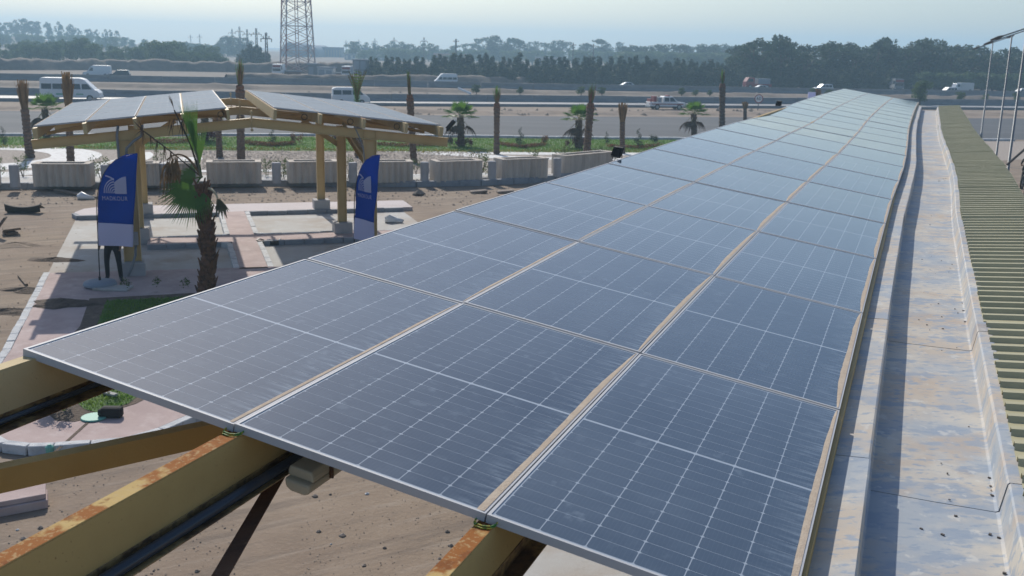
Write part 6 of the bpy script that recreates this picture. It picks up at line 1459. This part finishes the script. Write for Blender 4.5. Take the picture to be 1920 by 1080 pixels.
for x0, x1, yt, yb, lb in ((527, 560, 79, 102, 'left of the two big grey dome sheds behind the lattice tower'), (562, 597, 84, 104, 'right of the two big grey dome sheds behind the lattice tower')):
    Y = 540; a_, b_ = at(x0, yb, Y), at(x1, yb, Y); h = at((x0 + x1) / 2, yt, Y).z; t = thing('dome_shed', lb, 'shed', ((a_.x + b_.x) / 2, Y, 0))
    mb = MB(); K = 18; cx, r_ = (a_.x + b_.x) / 2, (b_.x - a_.x) / 2
    for yy in (Y, Y + 40):
        for k in range(K + 1): an = math.pi * k / K; mb.v.append((cx + r_ * math.cos(an), yy, h * math.sin(an) ** 0.8))
    for k in range(K): mb.f.append((k, k + 1, K + 2 + k, K + 1 + k)); mb.m.append(0)
    mb.f.append(tuple(range(K, -1, -1))); mb.m.append(0); mb.build('shell', M['tent'], t, smooth=False)
    mb = MB(); mb.box(cx - r_ * .35, cx + r_ * .35, Y - .15, Y - .02, 0, h * .5); mb.build('door', M['barrier'], t)
for k in range(4):
    x0, x1 = 660 + k * 20.5, 660 + (k + 1) * 20.5; Y = 505; a_, b_ = at(x0, 100, Y), at(x1, 100, Y); h0, h1 = at(x0, 88 + k, Y).z, at(x1, 92 + k * 0.6, Y).z
    t = thing('shelter', ['leftmost', 'second', 'third', 'rightmost'][k] + ' of the four joined tarpaulin shelters on the hazy plain', 'shelter', (a_.x, Y, 0)); mb = MB()
    mb.quad((a_.x, Y, h0 - 3.3), (b_.x, Y, h1 - 2.2), (b_.x, Y + 0.5, h1), (a_.x, Y + 0.5, h0)); mb.quad((a_.x, Y + .5, h0), (b_.x, Y + .5, h1), (b_.x, Y + 7, h1 - .4), (a_.x, Y + 7, h0 - .4)); mb.build('tarpaulin', M['tent' if k in (1, 3) else 'tent_pale'], t)
    mb = MB()
    for xx, hh in ((a_.x, h0), (b_.x, h1)): mb.tube([(xx, Y - .1, 0), (xx, Y - .1, hh)], .12, 6)
    mb.build('pole', M['wood_pole'], t)

# lattice mast
tb = at(558, 120, 222); tw = thing('lattice_tower', 'tall four-legged lattice mast with faded red and white bands', 'tower', (tb.x, 222, 0))
TH, w0, w1 = 40.0, 3.15, 1.5
def tleg(k, z): f = z / TH; hw = w0 + (w1 - w0) * f; sx, sy = ((-1, -1), (1, -1), (1, 1), (-1, 1))[k % 4]; return V((tb.x + sx * hw, 222 + sy * hw, z))
TR = Matrix.Rotation(rad(24), 3, 'Z'); _t0 = V((tb.x, 222, 0)); _tl = tleg
tleg = lambda k, z: _t0 + TR @ (_tl(k, z) - _t0)
for k in range(4):
    mb = MB(); mb.tube([tleg(k, 0), tleg(k, TH)], 0.16, 6); mb.build('leg', M['lattice'], tw)
for lv in range(16):
    z0, z1 = lv * 2.5, lv * 2.5 + 2.5
    mb = MB()
    for k in range(4):
        mb.tube([tleg(k, z0), tleg(k + 1, z1)], 0.07, 5); mb.tube([tleg(k + 1, z0), tleg(k, z1)], 0.07, 5)
        if lv % 2 == 1: mb.tube([tleg(k, z1), tleg(k + 1, z1)], 0.06, 5)
    mb.build('bracing', M['lattice'], tw)
mb = MB()
for x in (-0.3, 0.3): mb.tube([_t0 + V((x, 0, 0)), _t0 + V((x, 0, TH))], 0.09, 5)
for z in np.arange(0.5, TH, 1.0): mb.tube([_t0 + V((-.3, 0, z)), _t0 + V((.3, 0, z))], 0.04, 4)
mb.build('ladder', M['lattice'], tw)
mb = MB(); mb.obox(_t0 + V((0, 0, 16.4)), (1.0, 0, 0), (0, 1.0, 0), (0, 0, .08)); mb.build('platform', M['lattice'], tw)

def pylon(x, ytop, ybase, label, group='power pylons in the haze', sc=1.0, Y=None, arms=True):
    b_ = gp(x, ybase); Y = Y or b_.y; p = at(x, ybase, Y); h = at(x, ytop, Y).z; t = thing('power_pylon', label, 'pylon', (p.x, Y, 0), 0, group)
    r_ = max(0.25, h * 0.035) * sc; mb = MB()
    for sx, sy in ((-1, -1), (1, -1), (1, 1), (-1, 1)): mb.tube([(p.x + sx * r_, Y + sy * r_, 0), (p.x + sx * r_ * .45, Y + sy * r_ * .45, h)], 0.05 * sc + h * 0.003, 4)
    n = 9
    for k in range(n):
        f0, f1 = k / n, (k + 1) / n; q0, q1 = r_ * (1 - .55 * f0), r_ * (1 - .55 * f1); s_ = 1 if k % 2 else -1
        mb.tube([(p.x - s_ * q0, Y - q0, h * f0), (p.x + s_ * q1, Y - q1, h * f1)], 0.035 * sc + h * .002, 4)
    mb.build('mast', M['wood_pole'], t)
    if arms:
        mb = MB(); za = h * 0.84; aw = h * 0.14; mb.beam((p.x - aw, Y, za), (p.x + aw, Y, za), .14 * sc, .14 * sc + h * .004); mb.build('crossarm', M['wood_pole'], t)
        for sx in (-1, -0.55, 0.55, 1):
            mb = MB(); mb.tube([(p.x + sx * aw, Y, za), (p.x + sx * aw, Y, za + (.6 if abs(sx) < 1 else -.7) * sc)], [.13 * sc, .09 * sc], 6); mb.build('insulator', M['black'], t)
    return t
pylon(501, 61, 133, 'nearest dark power pylon, just left of the lattice tower', sc=1.1)
for i, (x, yt, Y) in enumerate(((482, 53, 310), (465, 55, 400), (451, 50, 460), (437, 54, 560), (376, 64, 700), (359, 65, 800))):
    pylon(x, yt, 110, ['dark power pylon second in the row left of the lattice tower', 'power pylon third in the row left of the lattice tower', 'tall hazy pylon fourth in the row, above the clump of trees', 'faint hazy pylon above the clump of trees, left of the tall hazy one', 'faint pylon above the green grove, right one of the pair', 'faint pylon above the green grove, left one of the pair'][i], Y=Y)
for i, (x, yt, Y) in enumerate(((649, 75, 800), (673, 74, 720), (703, 72, 620), (739, 70, 520), (795, 70, 420))):
    pylon(x, yt, 100, ['faintest hazy pylon, above the left end of the shelters', 'faint hazy pylon above the second shelter', 'hazy pylon above the third shelter', 'hazy pylon at the right end of the shelters', 'clear pylon between the shelters and the orange houses'][i], Y=Y)
for x, yt, Y, lb in ((855, 73, 330, 'thick black pole between the two orange houses'), (1075, 80, 330, 'thin pole in front of the skyline trees, left of the square grove'), (1113, 82, 330, 'thin pole in front of the skyline trees, right of its twin')):
    p = at(x, yt, Y); mb = MB(); mb.tube([(p.x, Y, 0), (p.x, Y, p.z)], 0.3 if x < 900 else 0.18, 6); mb.box(p.x - 1.0, p.x + 1.0, Y - .1, Y + .1, p.z - .8, p.z - .6)
    tag(mb.build('utility_pole', M['wood_pole']), lb, 'pole')

# street lamps at right
def street_lamp(x, Yd, ztop, label, arm=None):
    p = at(x, 200, Yd); t = thing('street_lamp', label, 'lamp post', (p.x, Yd, 0), 0, 'street lamps at right'); mb = MB()
    mb.tube([(p.x, Yd, 0), (p.x, Yd, 0.4), (p.x, Yd, 0.41), (p.x, Yd, ztop)], [0.10, 0.10, 0.065, 0.04], 10); mb.build('pole', M['grey_metal'], t, smooth=True)
    a0 = V((p.x, Yd, ztop)); dv = V((0.80, -0.5, 0.36)).normalized()
    for sg in (-1, 1):
        e = a0 + dv * (sg * 1.05); mb = MB(); mb.tube([a0, e], 0.035, 6); mb.build('arm', M['grey_metal'], t)
        h1 = e + dv * (sg * 0.5); mb = MB(); mb.tube([e - dv * (sg * .05), e + dv * (sg * .15), h1], [0.04, 0.075, 0.035], 8); mb.build('lamp_head', M['wood_pole'], t)
    return t
street_lamp(1846.5, 82, 7.45, 'farthest of the three lamp posts at right, rising in front of the wood')
street_lamp(1880, 60.5, 7.52, 'middle lamp post at right, with a double arm against the sky')
street_lamp(1906, 47, 7.5, 'nearest lamp post at right, cut by the edge of the picture')
# leaning dark pipe by the motorcycle
p0, p1 = at(1888, 309, 40), at(1935, 268, 40); mb = MB(); mb.tube([p0, p1], 0.05, 8); mb.tube([V((p1.x, p1.y, 0)), p1], 0.05, 8)
tag(mb.build('barrier_arm', M['wood_pole']), 'dark slanting pole beside the nearest lamp post', 'pole')
# round speed sign
sp = gp(1421, 206); t = thing('road_sign', 'round white road sign with a red rim beyond the edge of the long carport', 'sign', sp); Ys = sp.y
zt = at(1421, 177, Ys).z; mb = MB(); mb.tube([sp, V((sp.x, Ys, zt - .3))], 0.05, 8); mb.build('pole', M['grey_metal'], t)
c_ = V((sp.x, Ys - .06, zt - .48)); fd = V((0, -1, 0))
def disc(r0, r1, y, m, nm, par):
    mb = MB(); K = 24
    for k in range(K):
        a0, a1 = 2 * math.pi * k / K, 2 * math.pi * (k + 1) / K
        for (ra, rb_) in ((r0, r1),):
            P_ = lambda r, a: c_ + V((r * math.cos(a), y, r * math.sin(a)))
            if ra == 0: mb.add([P_(0, 0), P_(rb_, a0), P_(rb_, a1)], [(0, 1, 2)])
            else: mb.quad(P_(ra, a0), P_(rb_, a0), P_(rb_, a1), P_(ra, a1))
    return mb.build(nm, M[m], par)
mb = MB(); mb.tube([c_ + V((0, .02, 0)), c_ + V((0, .05, 0))], .5, 24); plate = mb.build('plate', M['grey_metal'], t)
disc(0, .40, 0, 'white_paint', 'face', plate); disc(.40, .5, 0, 'red_paint', 'red_rim', plate)
fc = bpy.data.curves.new('digits', 'FONT'); fc.body = '60'; fc.size = 0.55; fc.align_x = 'CENTER'; fc.align_y = 'CENTER'; fo = bpy.data.objects.new('digits_src', fc); C.objects.link(fo)
me = bpy.data.meshes.new_from_object(fo.evaluated_get(bpy.context.evaluated_depsgraph_get())); bpy.data.objects.remove(fo); o0 = origin_of(plate)
for v in me.vertices: v.co = c_ + V((v.co.x, -.012, v.co.y)) - o0
me.materials.append(M['black']); lo = bpy.data.objects.new('digits', me); C.objects.link(lo); lo.parent = plate
# white box sign and brown palm head that show above the far end of the roof
p = at(1522, 186, 92); mb = MB(); mb.box(p.x - .32, p.x + .32, 92, 92.2, 0, at(1522, 173, 92).z); tag(mb.build('sign_board', M['flag_white']), 'pale upright banner board showing above the far end of the long carport', 'sign', None)
far_palm((1534, 222), (1534, 166), 'cut', 'brown dry palm top showing above the far end of the long carport', rb=0.2)

# ================================================================== THINGS LYING ON THE GROUND
def rock(p, r_, m='rock', name='stone', label=None, cat='stone', group=None, flat=0.7):
    mb = MB(); mb.tube([p + V((0, 0, -r_ * .2)), p + V((r_ * .1, 0, r_ * .25)), p + V((-r_ * .05, r_ * .1, r_ * flat))], [r_, r_ * 1.05, r_ * .45], 7)
    mb.v = [tuple(V(v) + V((random.uniform(-.18, .18), random.uniform(-.18, .18), random.uniform(-.1, .1))) * r_) for v in mb.v]
    o = mb.build(name, M[m]); 
    if label: tag(o, label, cat, group)
    return o
# dark tray-like scrap and boards on the dirt at left
c_ = gp(47, 399); mb = MB(); K = 14
for k in range(K + 1):
    f = -1 + 2 * k / K; x = f * 0.62
    for (yy, zz) in ((-.16, 0.02 + .05 * abs(f) ** 3), (-.20, 0.22 + .10 * f * f), (-.16, 0.24 + .10 * f * f), (0.22, 0.16)): mb.v.append((c_.x + x, c_.y + yy, zz))
for k in range(K):
    for q in range(3): b = k * 4 + q; mb.f.append((b, b + 4, b + 5, b + 1)); mb.m.append(0)
o = mb.build('scrap_tray', M['black']); tag(o, 'black curved piece of scrap lying on the dirt at left', 'scrap'); sm = o.modifiers.new('thickness', 'SOLIDIFY'); sm.thickness = .02
mb = MB(); a_ = gp(14, 399); mb.beam(a_ + V((0, 0, .04)), a_ + V((.9, .1, .04)), .10, .06); tag(mb.build('scrap_bar', M['black']), 'thin dark bar beside the black curved scrap', 'scrap')
for pts, lb, wd, m in ((((105, 362), (165, 370)), 'long weathered plank lying below the planters at far left', .22, 'wood'), (((150, 371), (185, 373)), 'short dark plank lying across the long one', .16, 'darkrock'), (((186, 355), (200, 354)), 'small plank leaning on the kerb by the flag', .14, 'wood')):
    a_, b_ = gp(*pts[0]), gp(*pts[1]); mb = MB(); mb.beam(a_ + V((0, 0, .14)), b_ + V((0, 0, .05)), wd, .06); tag(mb.build('plank', M[m], bevel=.01), lb, 'plank', 'planks below the planters')
a_, b_ = gp(6, 440), gp(39, 438); mb = MB(); mb.beam(a_ + V((0, 0, .16)), b_ + V((0, 0, .20)), .55, .07); mb.beam(a_ + V((.1, -.1, .06)), b_ + V((-.1, -.1, .06)), .4, .08); tag(mb.build('board', M['wood'], bevel=.01), 'broken board lying on the dirt at the left edge', 'board')
a_ = gp(2, 445); mb = MB(); mb.beam(a_ + V((-.3, 0, 0)), a_ + V((.15, .1, .62)), .35, .05); tag(mb.build('board', M['darkrock'], bevel=.01), 'dark upright scrap board at the left edge', 'board')
mb = MB(); a_, b_ = gp(36, 519), gp(50, 536); mb.beam(a_ + V((0, 0, .03)), b_ + V((0, 0, .03)), .07, .05); tag(mb.build('stick', M['wood']), 'dark stick lying on the dirt left of the pink paving', 'stick')
def bag(x, y, label):
    p = gp(x, y); t = mb = MB(); mb.tube([p + V((-.28, 0, .10)), p + V((-.12, 0, .14)), p + V((.1, 0, .09)), p + V((.34, 0, .06))], [.10, .16, .09, .05], 10); o = mb.build('plastic_bag', M['white_paint'], smooth=True); tag(o, label, 'bag', None)
    o.data.vertices.foreach_set('co', (np.array([v.co[:] for v in o.data.vertices]) + RNG.normal(scale=.018, size=(len(o.data.vertices), 3))).ravel().astype(np.float32))
bag(160, 374, 'white plastic bag on the dirt beside the planks'); bag(738, 418, 'white plastic sheet on the dirt beside the thick canopy post')
rock(gp(784, 366), .28, 'darkrock', label='dark lump of rubble on the dirt right of the small canopy', cat='rubble')
for x, y, lb in ((897, 362, 'grey slab of rubble on the dirt, left of its pale neighbour'), (947, 362, 'pale slab of rubble on the dirt at the edge of the long carport')):
    p = gp(x, y); mb = MB(); mb.obox(p + V((0, 0, .07)), (.35, .05, .03), (-.04, .2, 0), (0, 0, .05)); tag(mb.build('rubble_slab', M['rock'], bevel=.02), lb, 'rubble')
# crate of rubbish in the corner of a parking bay
p = gp(501, 458) + V((.05, 0, 0)); t = thing('rubbish_tray', 'dark tray of rubbish in the corner of the parking bay', 'tray', p); mb = MB(); mb.box(p.x - .32, p.x + .32, p.y - .2, p.y + .2, .01, .05)
mb.box(p.x - .34, p.x - .30, p.y - .2, p.y + .2, .01, .16); mb.box(p.x + .30, p.x + .34, p.y - .2, p.y + .2, .01, .16); mb.box(p.x - .3, p.x + .3, p.y - .22, p.y - .18, .01, .14); mb.build('tray', M['black'], t)
for k in range(7):
    q = p + V((random.uniform(-.25, .25), random.uniform(-.12, .12), .08)); mb = MB(); mb.tube([q, q + V((.02, .02, .08))], [.07, .05], 6); mb.build('rubbish', M[random.choice(('rock', 'wood', 'white_paint'))], t)
# pale slab under the flag foot, soil heap on the pink paving
a_ = gp(212, 540, WZ + .03); mb = MB(); mb.obox(a_, fr_u * .42, V((-fr_u.y, fr_u.x, 0)) * .22, V((0, 0, .028))); tag(mb.build('paving_slab', M['slab'], bevel=.01), 'loose pale slab lying on the pink paving beside the foot of the blue flag', 'slab')
mb = MB(); p = gp(120, 570, WZ); K, J = 16, 6
for j in range(J + 1):
    for k in range(K):
        an = 2 * math.pi * k / K; r_ = (1 - j / J) * (1 + .22 * math.sin(3 * an + 1) + .12 * math.sin(7 * an)); mb.v.append((p.x + .78 * r_ * math.cos(an), p.y + .42 * r_ * math.sin(an), WZ + .003 + .13 * (j / J) ** .8 + random.uniform(-.012, .012)))
for j in range(J):
    for k in range(K): mb.f.append((j * K + k, j * K + (k + 1) % K, (j + 1) * K + (k + 1) % K, (j + 1) * K + k)); mb.m.append(0)
tag(mb.build('soil_heap', M['soil']), 'flat heap of dark soil on the pink paving', 'soil heap')
# bits around the near planting bed
mb = MB(); p = gp(176, 783, WZ + .012); mb.tube([p, p + V((0, 0, .02))], [.20, .19], 20); tag(mb.build('drain_cover', M['teal']), 'round turquoise cover lying at the edge of the planting bed', 'cover')
mb = MB(); p = gp(210, 772, WZ + .09); mb.obox(p, fr_u * .17, V((-fr_u.y, fr_u.x, 0)) * .09, V((0, 0, .09))); mb.obox(p - fr_u * .15 - V((0, .05, 0)), fr_u * .06, (0, .05, 0), (0, 0, .07)); tag(mb.build('spotlight', M['tyre'], bevel=.05), 'small black garden spotlight at the edge of the planting bed', 'spotlight')
mb = MB(); a_, b_ = gp(194, 735, WZ + .05), gp(217, 741, WZ + .05); mb.beam(a_, b_, .09, .04); tag(mb.build('plank', M['bollard']), 'pale strip lying on the near patch of grass', 'strip')
mb = MB(); p = gp(100, 852); mb.tube([p + V((0, -.1, .06)), p + V((0, -.1, .16)), p + V((0, -.1, .2))], [.05, .06, .02], 10); tag(mb.build('pipe_end', M['teal']), 'green pipe end sticking out of the kerb at the paving joint', 'pipe')
# pink slab and stones below the near beams
q = [gp(-40, 952), gp(88, 930), gp(88, 951), gp(-40, 975)]; mb = MB(); mb.prism([(p.x, p.y) for p in q], 0.12, 0.19, 0); mb.prism([(p.x * .995, p.y - .03) for p in q], 0.0, 0.118, 0); tag(mb.build('pink_slab', M['pink'], bevel=.01), 'pink slab lying on the dirt below the near steel beams', 'slab')
rs = random.Random(11)
for i in range(34):
    x, y = rs.uniform(-20, 430), rs.uniform(935, 1075)
    if i > 22: x, y = rs.uniform(560, 850), rs.uniform(925, 1075)
    rock(gp(x, y), rs.uniform(.015, .042), rs.choice(('rock', 'rock', 'kerb_white', 'darkrock')), label='small stone lying on the dirt below the near steel beams', group='stones below the near beams')
# loose stones everywhere on the dirt and rubble on the median
def pebbles(name, n, region, size, m, seed):
    rng = np.random.default_rng(seed); v, f = [], []
    base = np.array([(1, 0, 0), (-.5, .87, 0), (-.5, -.87, 0), (0.1, 0, .8)])
    for k in range(n):
        x, y = rng.uniform(region[0], region[1]), rng.uniform(region[2], region[3]); p = gp(x, y) if region[4] else V((x, y, 0)); s_ = size * rng.uniform(.4, 1.4) ** 1.5; a = rng.uniform(0, 6.28); R_ = np.array([[math.cos(a), -math.sin(a), 0], [math.sin(a), math.cos(a), 0], [0, 0, 1]])
        q = (base * s_ * rng.uniform(.7, 1.3, (4, 3))) @ R_.T + np.array([p.x, p.y, 0.004]); b = len(v); v += [tuple(r) for r in q]; f += [(b, b + 1, b + 3), (b + 1, b + 2, b + 3), (b + 2, b, b + 3)]
    o = np_mesh(name, v, f, M[m]); o['kind'] = 'stuff'
pebbles('gravel', 600, (-30, 440, 830, 1079, True), .013, 'rock', 31)
pebbles('gravel', 450, (560, 900, 900, 1079, True), .009, 'rock', 32)
pebbles('gravel', 300, (-20, 150, 360, 660, True), .022, 'rock', 33)
pebbles('gravel', 900, (0, 1000, 352, 385, True), .05, 'rock', 34)
pebbles('gravel', 6500, (380, 900, 284, 318, True), .055, 'gravel', 35)
pebbles('rubble', 260, (300, 1500, 206, 217, True), .22, 'darkrock', 36)
pebbles('rubble', 120, (200, 1700, 172, 181, True), .22, 'rock', 37)
mb = MB(); a_, b_ = gp(868, 175), gp(872, 178); p = at(871, 173, 140); mb.obox((p.x, 140, .5), (.9, 0, -.35), (0, .1, .05), (0.03, 0, .1)); tag(mb.build('metal_sheet', M['white_paint']), 'bright sheet lying on the sand strip between the barriers', 'sheet')
# patches of spilled sand and dug soil on the dirt at left
for i, (x, y, rx, ry) in enumerate(((30, 460, .9, .5), (20, 585, 1.0, .35), (105, 488, .7, .35), (50, 545, .7, .3))):
    mb = MB(); p = gp(x, y); K, J = 14, 5
    for j in range(J + 1):
        for k in range(K):
            an = 2 * math.pi * k / K; r_ = (1 - j / J) * (1 + .25 * math.sin(2 * an + i) + .15 * math.sin(5 * an + i)); mb.v.append((p.x + rx * r_ * math.cos(an), p.y + ry * r_ * math.sin(an), .003 + .09 * (j / J) + random.uniform(-.012, .012)))
    for j in range(J):
        for k in range(K): mb.f.append((j * K + k, j * K + (k + 1) % K, (j + 1) * K + (k + 1) % K, (j + 1) * K + k)); mb.m.append(0)
    o = mb.build('dirt_mound', M['soil' if i else 'dirt']); o['kind'] = 'structure'
